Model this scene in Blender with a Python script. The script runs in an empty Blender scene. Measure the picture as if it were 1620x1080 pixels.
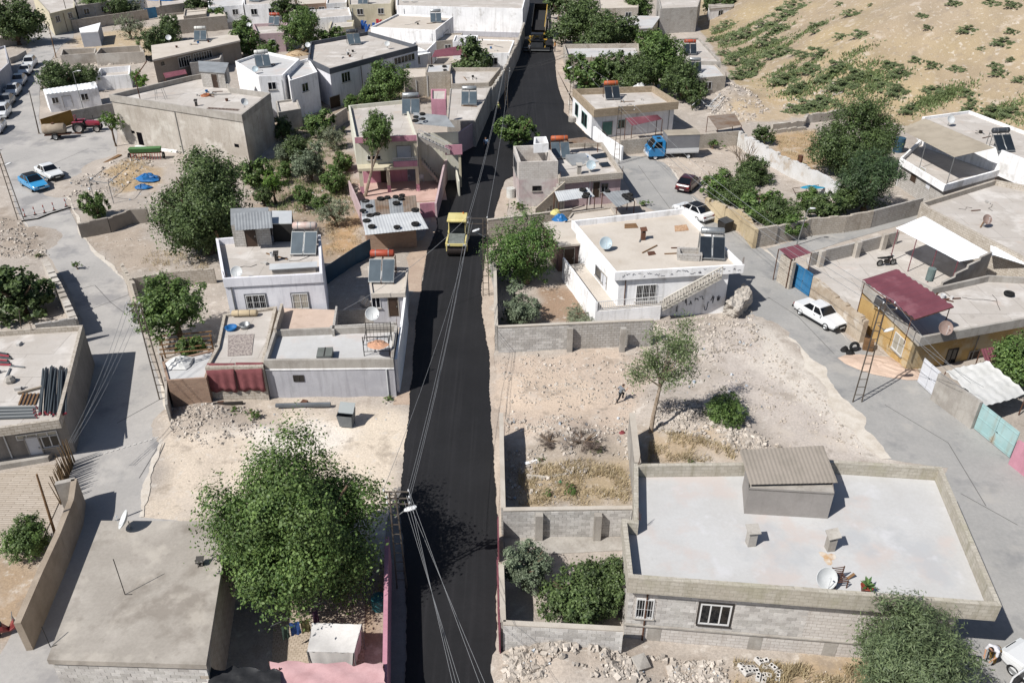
import bpy, math, random
import numpy as np
from mathutils import Vector, Matrix
R = math.radians
random.seed(7)
rng = np.random.default_rng(7)
S = bpy.context.scene
COL = S.collection
# ------------------------------------------------------------ camera, world, sun
FPX, TH, CAMH = 1290.0, R(31.5), 32.0
cam = bpy.data.objects.new('camera', bpy.data.cameras.new('camera'))
COL.objects.link(cam)
cam.location = (0, 0, CAMH)
cam.rotation_euler = (R(90) - TH, 0, 0)
cam.data.sensor_width = 36
cam.data.lens = 36 * FPX / 1620
cam.data.clip_end = 3000
S.camera = cam
SUN_EL, SUN_DIR = R(49), R(36)            # shadows run to the right and away: 36 degrees from +X towards +Y
W = bpy.data.worlds.new('World'); S.world = W; W.use_nodes = True
nt = W.node_tree
sky = nt.nodes.new('ShaderNodeTexSky'); sky.sky_type = 'NISHITA'; sky.sun_disc = False
sky.sun_elevation = SUN_EL; sky.sun_rotation = R(234); sky.altitude = 500; sky.dust_density = 1.5
nt.links.new(sky.outputs[0], nt.nodes['Background'].inputs[0])
nt.nodes['Background'].inputs[1].default_value = 0.065
sl = bpy.data.lights.new('sun', 'SUN'); sl.energy = 4.9; sl.angle = R(0.5); sl.color = (1, .965, .91)
sun = bpy.data.objects.new('sun', sl); COL.objects.link(sun)
sun.location = (-40, -20, 80)
sd = Vector((math.cos(SUN_DIR) * math.cos(SUN_EL), math.sin(SUN_DIR) * math.cos(SUN_EL), -math.sin(SUN_EL)))
sun.rotation_euler = sd.to_track_quat('-Z', 'Y').to_euler()
vs = S.view_settings
vs.view_transform = 'Standard'; vs.look = 'None'; vs.gamma = 1; vs.exposure = 0.36; vs.use_curve_mapping = False
S.cycles.max_bounces = 5; S.cycles.diffuse_bounces = 3; S.cycles.glossy_bounces = 2
S.cycles.transparent_max_bounces = 6; S.cycles.transmission_bounces = 2
S.cycles.use_adaptive_sampling = True

# ------------------------------------------------------------ survey: where a sight line meets the place
def ray(px, py):
 xc, yc = (px - 810) / FPX, (py - 540) / FPX
 return Vector((xc, math.cos(TH) - yc * math.sin(TH), -math.sin(TH) - yc * math.cos(TH)))
def P(px, py, z=0.0):
 d = ray(px, py); t = (z - CAMH) / d.z
 return Vector((d.x * t, d.y * t, z))
def SC(px, py, z=0.0):
 """picture pixels per metre at that point"""
 d = ray(px, py); t = (z - CAMH) / d.z
 return FPX / t

# ------------------------------------------------------------ materials
MATS = {}
def lin(c):
 """sRGB hex as seen in full sun -> linear base colour"""
 if isinstance(c, str):
  v = [int(c[i:i + 2], 16) / 255 for i in (0, 2, 4)]
  return tuple(.7 * (x / 12.92 if x <= .04045 else ((x + .055) / 1.055) ** 2.4) for x in v)
 return tuple(c)
def _ramp(nd, a, b):
 r = nd.new('ShaderNodeMapRange'); r.inputs[1].default_value = a; r.inputs[2].default_value = b
 return r
def M(name, c, c2=None, s=.5, lo=.42, hi=.62, fine=.12, rough=.92, bump=.25, bs=14, brick=None, stain=None, drip=None,
 metal=0, spec=.3, tint=False, isl=0, streak=None):
 if name in MATS: return MATS[name]
 m = bpy.data.materials.new(name); m.use_nodes = True; t = m.node_tree; nd = t.nodes; L = t.links.new
 b = nd['Principled BSDF']; b.inputs['Roughness'].default_value = rough; b.inputs['Metallic'].default_value = metal
 b.inputs['Specular IOR Level'].default_value = spec
 g = nd.new('ShaderNodeNewGeometry'); pos = g.outputs['Position']
 def noise(vec, sc, det=5, ro=.6):
  n = nd.new('ShaderNodeTexNoise'); n.inputs['Scale'].default_value = sc
  n.inputs['Detail'].default_value = det; n.inputs['Roughness'].default_value = ro
  L(vec, n.inputs['Vector']); return n.outputs['Fac']
 def mix(fac, a, bb, mode='MIX'):
  x = nd.new('ShaderNodeMix'); x.data_type = 'RGBA'; x.blend_type = mode
  for sock, val in ((x.inputs['Factor'], fac), (x.inputs[6], a), (x.inputs[7], bb)):
   if isinstance(val, (int, float)): sock.default_value = val
   elif isinstance(val, tuple): sock.default_value = (*val[:3], 1)
   else: L(val, sock)
  return x.outputs[2]
 def rng_(f, a, bb):
  r = _ramp(nd, a, bb); L(f, r.inputs[0]); return r.outputs[0]
 c = lin(c)
 col = None
 if tint:
  at = nd.new('ShaderNodeAttribute'); at.attribute_name = 'tint'; col = at.outputs['Color']
 hgt = None
 if brick:
  bw, bh, mo, mc = brick
  uv = nd.new('ShaderNodeUVMap')
  bt = nd.new('ShaderNodeTexBrick'); L(uv.outputs[0], bt.inputs['Vector'])
  bt.inputs['Scale'].default_value = 1; bt.inputs['Brick Width'].default_value = bw; bt.inputs['Row Height'].default_value = bh
  bt.inputs['Mortar Size'].default_value = mo; bt.inputs['Mortar Smooth'].default_value = .3
  bt.inputs['Color1'].default_value = (*c, 1); bt.inputs['Color2'].default_value = (*lin(c2 or c), 1)
  bt.inputs['Mortar'].default_value = (*lin(mc), 1)
  col = bt.outputs[0]; hgt = bt.outputs[1]
  col = mix(rng_(noise(pos, s), lo, hi), col, mix(.35, col, (.75 * c[0], .72 * c[1], .68 * c[2])))
 elif c2 is not None:
  col = mix(rng_(noise(pos, s, 6, .65), lo, hi), col if col is not None else c, lin(c2))
 elif col is None:
  col = mix(0.0, c, c)
 if streak:                                        # long soft streaks along Y: (colour, amount)
  mp = nd.new('ShaderNodeMapping'); mp.inputs['Scale'].default_value = (2.2, .035, 1); L(pos, mp.inputs[0])
  f = rng_(noise(mp.outputs[0], 1.6, 4, .6), .5, .75)
  mu = nd.new('ShaderNodeMath'); mu.operation = 'MULTIPLY'; L(f, mu.inputs[0]); mu.inputs[1].default_value = streak[1]
  col = mix(mu.outputs[0], col, lin(streak[0]))
 if fine:
  f = rng_(noise(pos, s * 11 + 3, 6, .7), .3, .7)
  r = nd.new('ShaderNodeMapRange'); L(f, r.inputs[0]); r.inputs[3].default_value = 1 - fine; r.inputs[4].default_value = 1 + fine
  v = nd.new('ShaderNodeCombineColor')
  for k in range(3): L(r.outputs[0], v.inputs[k])
  col = mix(1.0, col, v.outputs[0], 'MULTIPLY')
 for st in ([stain] if isinstance(stain, tuple) else (stain or [])):
  sc_, ss, th, am = st                           # colour, scale, threshold, amount
  mp = nd.new('ShaderNodeMapping'); mp.inputs['Location'].default_value = (ss * 13, th * 31, 4); L(pos, mp.inputs[0])
  f = rng_(noise(mp.outputs[0], ss, 5, .62), th, th + .1)
  mu = nd.new('ShaderNodeMath'); mu.operation = 'MULTIPLY'; L(f, mu.inputs[0]); mu.inputs[1].default_value = am
  col = mix(mu.outputs[0], col, lin(sc_))
 if drip:
  mp = nd.new('ShaderNodeMapping'); mp.inputs['Scale'].default_value = (2.4, 2.4, .22); L(pos, mp.inputs[0])
  f = rng_(noise(mp.outputs[0], 1.0, 5, .65), .5, .72)
  mu = nd.new('ShaderNodeMath'); mu.operation = 'MULTIPLY'; L(f, mu.inputs[0]); mu.inputs[1].default_value = drip[1]
  col = mix(mu.outputs[0], col, lin(drip[0]))
 if isl:
  r = nd.new('ShaderNodeMapRange'); L(g.outputs['Random Per Island'], r.inputs[0]); r.inputs[3].default_value = 1 - isl; r.inputs[4].default_value = 1 + isl
  v = nd.new('ShaderNodeCombineColor')
  for k in range(3): L(r.outputs[0], v.inputs[k])
  col = mix(1.0, col, v.outputs[0], 'MULTIPLY')
 L(col, b.inputs['Base Color'])
 if bump:
  bn = nd.new('ShaderNodeBump'); bn.inputs['Strength'].default_value = bump; bn.inputs['Distance'].default_value = .03
  h = noise(pos, bs, 6, .7)
  L(h, bn.inputs['Height'])
  if hgt is not None:
   b2 = nd.new('ShaderNodeBump'); b2.inputs['Strength'].default_value = .6; b2.inputs['Distance'].default_value = .015; b2.invert = True
   L(hgt, b2.inputs['Height']); L(bn.outputs[0], b2.inputs['Normal']); L(b2.outputs[0], b.inputs['Normal'])
  else: L(bn.outputs[0], b.inputs['Normal'])
 MATS[name] = m
 return m
def leafmat(name, c, c2, var=.35, trans=.22):
 m = bpy.data.materials.new(name); m.use_nodes = True; t = m.node_tree; nd = t.nodes; L = t.links.new
 nd.remove(nd['Principled BSDF'])
 g = nd.new('ShaderNodeNewGeometry')
 x = nd.new('ShaderNodeMix'); x.data_type = 'RGBA'; L(g.outputs['Random Per Island'], x.inputs['Factor'])
 x.inputs[6].default_value = (*lin(c), 1); x.inputs[7].default_value = (*lin(c2), 1)
 n = nd.new('ShaderNodeTexNoise'); n.inputs['Scale'].default_value = .9; L(g.outputs['Position'], n.inputs['Vector'])
 r = nd.new('ShaderNodeMapRange'); L(n.outputs[0], r.inputs[0]); r.inputs[1].default_value = .3; r.inputs[2].default_value = .7
 r.inputs[3].default_value = 1 - var; r.inputs[4].default_value = 1 + var
 v = nd.new('ShaderNodeCombineColor')
 for k in range(3): L(r.outputs[0], v.inputs[k])
 y = nd.new('ShaderNodeMix'); y.data_type = 'RGBA'; y.blend_type = 'MULTIPLY'; y.inputs['Factor'].default_value = 1
 L(x.outputs[2], y.inputs[6]); L(v.outputs[0], y.inputs[7])
 d = nd.new('ShaderNodeBsdfPrincipled'); d.inputs['Roughness'].default_value = .55; d.inputs['Specular IOR Level'].default_value = .35
 tr = nd.new('ShaderNodeBsdfTranslucent'); ms = nd.new('ShaderNodeMixShader'); ms.inputs[0].default_value = trans
 L(y.outputs[2], d.inputs['Base Color']); L(y.outputs[2], tr.inputs[0]); L(d.outputs[0], ms.inputs[1]); L(tr.outputs[0], ms.inputs[2])
 L(ms.outputs[0], nd['Material Output'].inputs[0])
 MATS[name] = m; return m
def flat(name, c, rough=.6, metal=0, spec=.4, fine=.06):
 return M(name, c, fine=fine, s=1.5, rough=rough, metal=metal, bump=0, spec=spec)

# ------------------------------------------------------------ geometry collector
class G:
 def __init__(s): s.v = []; s.f = []
 def add(s, v, f):
  n = len(s.v); s.v += [tuple(p) for p in v]; s.f += [tuple(i + n for i in q) for q in f]; return s
 def box(s, c, d, rz=0, M4=None):
  cx, cy, cz = c; hx, hy, hz = d[0] / 2, d[1] / 2, d[2] / 2
  ca, sa = math.cos(rz), math.sin(rz); v = []
  for z in (-hz, hz):
   for x, y in ((-hx, -hy), (hx, -hy), (hx, hy), (-hx, hy)):
    v.append((cx + x * ca - y * sa, cy + x * sa + y * ca, cz + z))
  if M4: v = [M4 @ Vector(p) for p in v]
  return s.add(v, [(3, 2, 1, 0), (4, 5, 6, 7), (0, 1, 5, 4), (1, 2, 6, 5), (2, 3, 7, 6), (3, 0, 4, 7)])
 def prism(s, poly, z0, z1, top=True, bot=False):
  n = len(poly)
  v = [(p[0], p[1], z0) for p in poly] + [(p[0], p[1], z1) for p in poly]
  f = [(i, (i + 1) % n, n + (i + 1) % n, n + i) for i in range(n)]
  if top: f.append(tuple(range(n, 2 * n)))
  if bot: f.append(tuple(range(n - 1, -1, -1)))
  return s.add(v, f)
 def ring(s, po, pi, z0, z1):
  n = len(po)
  v = [(p[0], p[1], z0) for p in po] + [(p[0], p[1], z1) for p in po] + [(p[0], p[1], z1) for p in pi] + [(p[0], p[1], z0) for p in pi]
  f = []
  for i in range(n):
   j = (i + 1) % n
   f += [(i, j, n + j, n + i), (n + i, n + j, 2 * n + j, 2 * n + i), (2 * n + i, 2 * n + j, 3 * n + j, 3 * n + i)]
  return s.add(v, f)
 def tube(s, a, b, r, r2=None, n=6, cap=True):
  a = Vector(a); b = Vector(b); d = b - a
  if d.length < 1e-6: return s
  q = d.to_track_quat('Z', 'Y'); r2 = r if r2 is None else r2; v = []
  for p, rr in ((a, r), (b, r2)):
   for k in range(n):
    t = 2 * math.pi * k / n
    v.append(p + q @ Vector((math.cos(t) * rr, math.sin(t) * rr, 0)))
  f = [(k, (k + 1) % n, n + (k + 1) % n, n + k) for k in range(n)]
  if cap: f += [tuple(range(n - 1, -1, -1)), tuple(range(n, 2 * n))]
  return s.add(v, f)
 def path(s, pts, r, n=5):
  pts = [Vector(p) for p in pts]; rings = []; v = []; f = []
  rs = r if isinstance(r, (list, tuple)) else [r] * len(pts)
  for i, p in enumerate(pts):
   d = (pts[min(i + 1, len(pts) - 1)] - pts[max(i - 1, 0)])
   q = d.to_track_quat('Z', 'Y')
   for k in range(n):
    t = 2 * math.pi * k / n
    v.append(p + q @ Vector((math.cos(t) * rs[i], math.sin(t) * rs[i], 0)))
  for i in range(len(pts) - 1):
   for k in range(n):
    f.append((i * n + k, i * n + (k + 1) % n, (i + 1) * n + (k + 1) % n, (i + 1) * n + k))
  f += [tuple(range(n - 1, -1, -1)), tuple(range((len(pts) - 1) * n, len(pts) * n))]
  return s.add(v, f)
 def beam(s, a, b, w, h):
  a = Vector(a); b = Vector(b); d = b - a; L = d.length
  if L < 1e-6: return s
  q = d.to_track_quat('X', 'Z')
  v = [a + q @ Vector((x, y, z)) for x in (0, L) for y, z in ((-w / 2, -h / 2), (w / 2, -h / 2), (w / 2, h / 2), (-w / 2, h / 2))]
  return s.add(v, [(0, 1, 2, 3), (7, 6, 5, 4), (0, 4, 5, 1), (1, 5, 6, 2), (2, 6, 7, 3), (3, 7, 4, 0)])
 def lathe(s, prof, n=16, M4=None):
  v = []; f = []
  for r, z in prof:
   for k in range(n):
    t = 2 * math.pi * k / n; v.append(Vector((r * math.cos(t), r * math.sin(t), z)))
  for i in range(len(prof) - 1):
   for k in range(n):
    f.append((i * n + k, i * n + (k + 1) % n, (i + 1) * n + (k + 1) % n, (i + 1) * n + k))
  if M4: v = [M4 @ p for p in v]
  return s.add(v, f)
 def torus(s, c, Rr, r, n=16, m=7, M4=None):
  v = []; f = []
  for i in range(n):
   a = 2 * math.pi * i / n
   for j in range(m):
    b = 2 * math.pi * j / m
    p = Vector(((Rr + r * math.cos(b)) * math.cos(a), (Rr + r * math.cos(b)) * math.sin(a), r * math.sin(b) * 1.1))
    v.append((M4 @ p if M4 else p) + Vector(c))
  for i in range(n):
   for j in range(m):
    f.append((i * m + j, ((i + 1) % n) * m + j, ((i + 1) % n) * m + (j + 1) % m, i * m + (j + 1) % m))
  return s.add(v, f)
 def sheet(s, q, amp=.03, wave=.18, th=.012, along=0, wob=0.0):
  """corrugated sheet over four corners; ridges run from edge 0-1 towards edge 3-2 (along=0)"""
  a, b, c, d = [Vector(p) for p in q]
  if along: a, b, c, d = b, c, d, a
  n = max(2, int((b - a).length / wave) * 2)
  nrm = (b - a).cross(d - a).normalized()
  rows = 5 if wob else 2
  v = []
  for side in (0, 1):
   for j in range(rows):
    t = j / (rows - 1)
    for i in range(n + 1):
     u = i / n
     p = (a.lerp(b, u)).lerp(d.lerp(c, u), t)
     o = (amp if i % 2 else 0) - side * th
     if wob: o += wob * math.sin(u * 7 + t * 4) * math.sin(3.1 * t + u * 3)
     v.append(p + nrm * o)
  f = []; k = (n + 1) * rows
  for j in range(rows - 1):
   for i in range(n):
    q0 = j * (n + 1) + i
    f += [(q0, q0 + 1, q0 + n + 2, q0 + n + 1), (k + q0 + n + 1, k + q0 + n + 2, k + q0 + 1, k + q0)]
  return s.add(v, f)
 def slab4(s, q, th):
  """flat plate over four (3D) corners with thickness th downwards"""
  v = [Vector(p) for p in q] + [Vector(p) - Vector((0, 0, th)) for p in q]
  n = len(q)
  return s.add(v, [tuple(range(n)), tuple(range(2 * n - 1, n - 1, -1))] + [(n + i, n + (i + 1) % n, (i + 1) % n, i) for i in range(n)])
def obj(name, g, mat, parent=None, off=None, smooth=False, uv=True):
 me = bpy.data.meshes.new(name)
 v = g.v if off is None else [(p[0] - off[0], p[1] - off[1], p[2] - off[2]) for p in g.v]
 me.from_pydata(v, [], g.f)
 me.materials.append(mat)
 if uv and len(g.f) < 20000:
  ul = me.uv_layers.new(name='UVMap'); data = ul.data
  ox, oy, oz = off if off is not None else (0, 0, 0)
  for p in me.polygons:
   nx, ny, nz = p.normal
   if abs(nz) < .6:
    l = math.hypot(nx, ny) or 1; tx, ty = -ny / l, nx / l
    for li, vi in zip(p.loop_indices, p.vertices):
     c = me.vertices[vi].co; data[li].uv = ((c[0] + ox) * tx + (c[1] + oy) * ty, c[2] + oz)
   else:
    for li, vi in zip(p.loop_indices, p.vertices):
     c = me.vertices[vi].co; data[li].uv = (c[0] + ox, c[1] + oy)
 if smooth: me.polygons.foreach_set('use_smooth', [True] * len(me.polygons))
 o = bpy.data.objects.new(name, me); COL.objects.link(o)
 if parent is not None: o.parent = parent
 return o
class T:
 """a thing: an Empty at its base that parents its parts; parts come in world coordinates unless local=True"""
 def __init__(s, name, label, cat, loc=(0, 0, 0), rz=0, group=None, local=False, sc=None):
  s.o = bpy.data.objects.new(name, None); COL.objects.link(s.o); s.o.empty_display_size = .2
  s.loc = Vector(loc); s.o.location = s.loc; s.o.rotation_euler = (0, 0, rz); s.local = local
  if sc: s.o.scale = sc if isinstance(sc, tuple) else (sc, sc, sc)
  s.o['label'] = label; s.o['category'] = cat
  if name.split('_')[-1] in ('wall', 'path', 'field', 'roof', 'terrace'): s.o['kind'] = 'thing'
  if group: s.o['group'] = group
 def part(s, name, g, mat, parent=None, label=None, smooth=False, kind=None):
  o = obj(name, g, mat, parent or s.o, None if s.local else s.loc, smooth)
  if label: o['label'] = label
  if kind: o['kind'] = kind
  return o
def single(name, label, cat, g, mat, group=None, smooth=False, loc=None):
 """a thing that is one mesh; origin at its base"""
 if loc is None:
  xs = [p[0] for p in g.v]; ys = [p[1] for p in g.v]; zs = [p[2] for p in g.v]
  loc = ((min(xs) + max(xs)) / 2, (min(ys) + max(ys)) / 2, min(zs))
 o = obj(name, g, mat, None, loc, smooth); o.location = loc
 o['label'] = label; o['category'] = cat
 if group: o['group'] = group
 return o
def struct(name, g, mat, kind='structure', smooth=False, label=None):
 o = obj(name, g, mat, smooth=smooth); o['kind'] = kind
 if label: o['label'] = label
 return o
def dup(root, loc, rz=0, label=None, group=None, sc=None):
 def cp(o, par):
  c = o.copy(); COL.objects.link(c)
  if par is not None: c.parent = par
  for ch in o.children: cp(ch, c)
  return c
 r = cp(root, None); r.location = loc; r.rotation_euler = (0, 0, rz)
 if sc: r.scale = sc if isinstance(sc, tuple) else (sc, sc, sc)
 if label: r['label'] = label
 if group: r['group'] = group
 return r
def area2(p): return sum(p[i][0] * p[(i + 1) % len(p)][1] - p[(i + 1) % len(p)][0] * p[i][1] for i in range(len(p)))
def inset(poly, d):
 n = len(poly); out = []
 for i in range(n):
  p0, p1, p2 = Vector(poly[i - 1][:2]), Vector(poly[i][:2]), Vector(poly[(i + 1) % n][:2])
  e1 = (p1 - p0).normalized(); e2 = (p2 - p1).normalized()
  n1 = Vector((-e1.y, e1.x)); n2 = Vector((-e2.y, e2.x)); b = n1 + n2
  if b.length < 1e-6: b = n1
  b.normalize(); k = max(.35, b.dot(n1))
  out.append(p1 + b * (d / k))
 return out
# ------------------------------------------------------------ palette
concrete = M('concrete', 'bbb6af', 'a49e97', s=.7, fine=.1, stain=[('7d766c', .5, .6, .5)], drip=('8d867c', .5))
roof_pale = M('roof_concrete_pale', 'cfc9c3', 'c4bdb6', brick=(3.4, 2.7, .02, 'a49d96'), s=.45, fine=.06, bump=.12, stain=[('a39c95', .9, .6, .45), ('e4dfda', .35, .54, .65), ('c9b8ac', .5, .6, .6), ('8f8984', 2.2, .68, .4)])
roof_white = M('roof_whitewash', 'cfcfcf', 'c8c7c6', s=.4, fine=.04, bump=.1, stain=[('cfc4bf', .33, .52, .7), ('bdbfc2', .28, .55, .7), ('dadadd', .6, .6, .6), ('a9a6a2', 1.7, .66, .4), ('b9b4a8', .8, .68, .5)])
roof_tan = M('roof_tan', 'd6cdc2', 'ccc2b6', s=.4, fine=.05, bump=.1, stain=[('b3a28c', .7, .64, .4)])
roof_grey = M('roof_grey_concrete', 'aaa39a', 'bab3aa', s=.4, fine=.08, bump=.15, stain=[('857c72', .35, .5, .6), ('cbc3b8', .5, .54, .6), ('968d84', 1.1, .58, .4), ('6f675f', 1.3, .68, .45)])
block_grey = M('block_wall_grey', 'cdcac6', 'bcb8b4', s=.6, brick=(.4, .2, .012, '8e867c'), stain=[('857d73', .6, .58, .5)], drip=('8c8578', .4))
block_warm = M('block_wall_warm', 'd2cabf', 'c1b8ac', s=.6, brick=(.4, .2, .014, '988b7c'), stain=[('8c7f70', .6, .58, .5)], drip=('8f8372', .4))
block_pink = M('block_wall_pinkish', 'e2ddd8', 'd3cdc8', s=.6, brick=(.4, .2, .009, 'b0a69c'), stain=[('a89c94', .5, .56, .5)], drip=('a59a92', .35))
brick_red = M('brick_reddish', 'b59681', 'a08270', s=.6, brick=(.25, .09, .01, 'a3978a'), stain=[('8f7868', .8, .6, .5)])
lavender = M('plaster_lavender', (.66, .66, .7), (.58, .58, .62), s=.5, fine=.05, drip=('9fa0ab', .4), stain=[('a6a4a6', .9, .66, .4)])
lavender_dk = M('plaster_grey_blue', (.4, .4, .43), (.35, .35, .38), s=.5, fine=.06, drip=('8a8a8e', .5))
white_wall = M('plaster_white', (.8, .8, .81), (.7, .7, .71), s=.5, fine=.04, drip=('b3b0ab', .45), stain=[('b9b3aa', .9, .64, .5), ('c3bfb9', .4, .58, .6)])
cream = M('plaster_cream', 'd9d0b8', 'cbc2a8', s=.5, fine=.05, drip=('aba38c', .4))
yellow_cream = M('plaster_pale_yellow', 'e6e4d6', 'dcdacb', s=.5, fine=.05, drip=('aaa684', .4))
pink = M('plaster_pink', 'd29aaa', 'c58d9d', s=.5, fine=.07, drip=('9d7480', .4), stain=[('d3b1b6', .8, .62, .4)])
pink_dusty = M('plaster_dusty_pink', 'cdb6b9', 'c1aaad', s=.5, fine=.07, drip=('94817f', .4))
stone = M('stone_plaster', 'c9c2b9', 'b7afa5', s=.35, fine=.14, bump=.4, bs=7, stain=[('dad5cd', .45, .52, .8), ('938a80', .8, .6, .5), ('a89f95', .25, .55, .6)], drip=('948a7c', .4))
ochre = M('plaster_ochre', 'd0ae74', 'c2a06a', s=.5, fine=.08, stain=[('d3c3a4', .5, .5, .85), ('97713a', .8, .62, .5)])
dark_band = M('paint_dark_grey', '666a72', '5b5f67', s=.6, fine=.06, drip=('7a7a7c', .3))
mustard = M('sheet_mustard', 'a07a35', '8f6c30', s=.7, fine=.08, rough=.7)
tin_grey = M('tin_grey', 'a9adb0', '96999c', s=.6, fine=.07, rough=.55, metal=.15, bump=.05, stain=[('7c736a', .7, .62, .5)])
tin_pale = M('tin_pale', 'd8dbdd', 'c9cccf', s=.6, fine=.04, rough=.5, metal=.05, bump=.05, stain=[('a9a49d', .6, .66, .4)])
tin_white = M('tin_white', (.78, .79, .8), (.7, .72, .74), s=.5, fine=.02, rough=.45, bump=.03)
tin_maroon = M('tin_maroon', '85505a', '784751', s=.5, fine=.06, rough=.6, bump=.05, stain=[('a07078', .5, .58, .5)])
tin_rust = M('tin_rusty', '8c7f74', '7a6350', s=.8, fine=.12, rough=.8, bump=.1)
tin_blue = M('tin_blue', '33566e', '2b4a60', s=.6, fine=.08, rough=.6, bump=.05, stain=[('6a6058', .9, .64, .5)])
tarp_blue = M('tarp_blue', '2f78b8', '2565a0', s=1.2, fine=.08, rough=.45, bump=.1)
tarp_white = M('tarp_white', 'dcdcda', 'cfcfcc', s=1.2, fine=.04, rough=.5, bump=.15)
canvas_grey = M('canvas_grey', '85868a', '7c7d82', s=1, fine=.05, rough=.8, bump=.1)
canvas_beige = M('canvas_beige', 'b3a999', 'a59b8c', s=.6, fine=.06, rough=.8, stain=[('8f8678', .6, .6, .4)])
door_blue = M('door_blue', '3d83b5', '3675a3', s=1, fine=.06, rough=.5, drip=('7b8b92', .4))
door_teal = M('door_pale_teal', 'b2d2d3', 'a6c8c9', s=1, fine=.05, rough=.55, stain=[('b08c66', .9, .62, .7)], drip=('a08a6c', .4))
door_white = M('door_white', 'e6e8ee', 'dcdee4', s=1, fine=.03, rough=.45)
door_brown = M('door_brown', '4a3a30', '3f3128', s=1, fine=.08, rough=.6)
door_green = M('door_green', '6f9a90', '5f8a80', s=1, fine=.06, rough=.6)
pvc = flat('window_pvc', 'e8e8e8', .4)
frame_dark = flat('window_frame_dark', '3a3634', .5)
frame_grey = flat('window_frame_grey', '74767c', .5)
glass = flat('window_glass', '15191f', .08, 0, .6, 0)
curtain = flat('window_curtained', 'b9b4a6', .15, 0, .6, .15)
rust = M('rusty_iron', '6b4a3a', '54392c', s=2, fine=.15, rough=.85, bump=.2, bs=30)
iron = flat('dark_iron', '3b3836', .6, .3)
steel = flat('galvanised_steel', 'a4a7a8', .4, .6)
pole_metal = M('pole_metal', '6e675f', '5b4f45', s=1.5, fine=.1, rough=.7, metal=.2, bump=.05)
wood = M('old_wood', '8a6b4c', '765a40', s=2, fine=.15, rough=.9)
rubber = M('rubber', '1d1d1e', '29292a', s=2, fine=.15, rough=.9, bump=.1)
plastic_white = flat('white_plastic', 'dfe1e3', .4)
wire_m = flat('wire', '8d8f92', .6)
wire_d = flat('wire_dark', '2c2c2e', .7)
asphalt = M('asphalt_new', '1a1a1d', '212124', s=.25, lo=.4, hi=.65, fine=.14, rough=.82, bump=.5, bs=60, spec=.35, streak=('323134', .5))
paver = M('street_concrete_pavers', 'b1aeab', 'bfbbb7', s=.16, fine=.07, brick=None, bump=.35, bs=25, stain=[('8c8b8d', .22, .52, .65), ('c8c4bf', .3, .58, .65), ('7f7e80', .8, .66, .4), ('d2ccc4', 1.2, .7, .5)])
paver_brown = M('courtyard_pavers', 'd2c3b2', 'bfb09e', s=.6, brick=(.22, .11, .012, '8d7d6c'), stain=[('8f8070', .6, .58, .5)])
tile_pale = M('courtyard_tiles', 'cdc2b5', 'bfb3a5', s=.6, brick=(1.2, .16, .03, 'a3978a'), stain=[('a39888', .6, .6, .4)])
lime = M('spilt_lime', 'e0d8cd', 'cfc5b8', s=1.2, fine=.12, bump=.5, bs=20)
dirt_verge = M('verge_dirt', 'c6b8aa', 'b5a698', s=.5, fine=.16, bump=.6, bs=12, stain=[('dccdbd', .8, .56, .6), ('9d8a78', 1.1, .64, .5)])
earth_red = M('garden_earth', 'a58f74', '937c62', s=.5, fine=.16, bump=.6, bs=10, stain=[('c9a678', .7, .56, .6), ('7d6144', 1.0, .62, .5)])

lane_m = M('lane_concrete', 'a4a3a1', 'b1afac', s=.2, fine=.08, bump=.35, bs=25, stain=[('858688', .25, .54, .6), ('bcb8b2', .35, .6, .6), ('c8c2ba', 1.2, .68, .5), ('77787a', .9, .66, .4)])
# ------------------------------------------------------------ ground
ST_SIDE = [(285, 1140), (300, 1085), (325, 1000), (365, 830), (222, 818), (268, 655), (262, 630), (238, 560), (207, 478), (196, 442), (150, 395), (128, 368), (104, 318), (118, 300), (98, 290), (150, 262),
  (185, 243), (186, 200), (176, 180), (100, 205), (72, 208), (62, 196), (64, 118), (98, 72), (116, 60), (118, 47), (92, 48), (60, 34), (46, 26), (30, 40), (28, 62), (42, 70), (50, 80), (10, 112), (-30, 160), (-60, 215), (-40, 232), (2, 243), (30, 340), (38, 352), (66, 396), (84, 412), (130, 505), (128, 560), (100, 690), (112, 780),
  (20, 1000), (-30, 1085), (-40, 1140)]
ST_LANE = [(955, 240), (985, 247), (1040, 249), (1062, 268), (1088, 302), (1120, 330), (1170, 372), (1208, 395), (1232, 388), (1290, 372), (1400, 352), (1460, 332), (1470, 342), (1405, 362), (1330, 383), (1240, 412), (1250, 440), (1300, 490), (1345, 540), (1380, 560), (1440, 590), (1500, 640), (1640, 750),
  (1700, 900), (1700, 1140), (1500, 1140), (1380, 1085), (1400, 1000), (1500, 740), (1402, 726), (1330, 640), (1262, 545), (1184, 500), (1130, 450), (1160, 430), (1100, 352), (1050, 340), (1008, 322), (984, 280), (966, 258)]
ST_ROAD = [(640, 1140), (640, 1050), (641, 870), (636, 800), (636, 760), (643, 690), (645, 640), (650, 600), (656, 545), (664, 478), (669, 435), (674, 400), (690, 362), (690, 335), (700, 270), (740, 215), (772, 155), (792, 115), (810, 82), (828, 45), (832, 15), (832, -25),
  (868, -25), (872, 40), (876, 80), (880, 115), (884, 142), (890, 160), (892, 178), (914, 200), (926, 213), (948, 226), (965, 240), (930, 250), (850, 262), (800, 285), (792, 300), (781, 343), (766, 403), (762, 452), (762, 490), (764, 518), (774, 560), (776, 640), (781, 740), (785, 870), (787, 960), (790, 1140)]
def pxpoly(pts, z=0): return [tuple(P(x, y, z)[:2]) for x, y in pts]
hill_foot = pxpoly([(1040, -40), (1088, 12), (1108, 48), (1150, 108), (1172, 148), (1215, 163), (1300, 186), (1420, 196), (1640, 236)])
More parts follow.
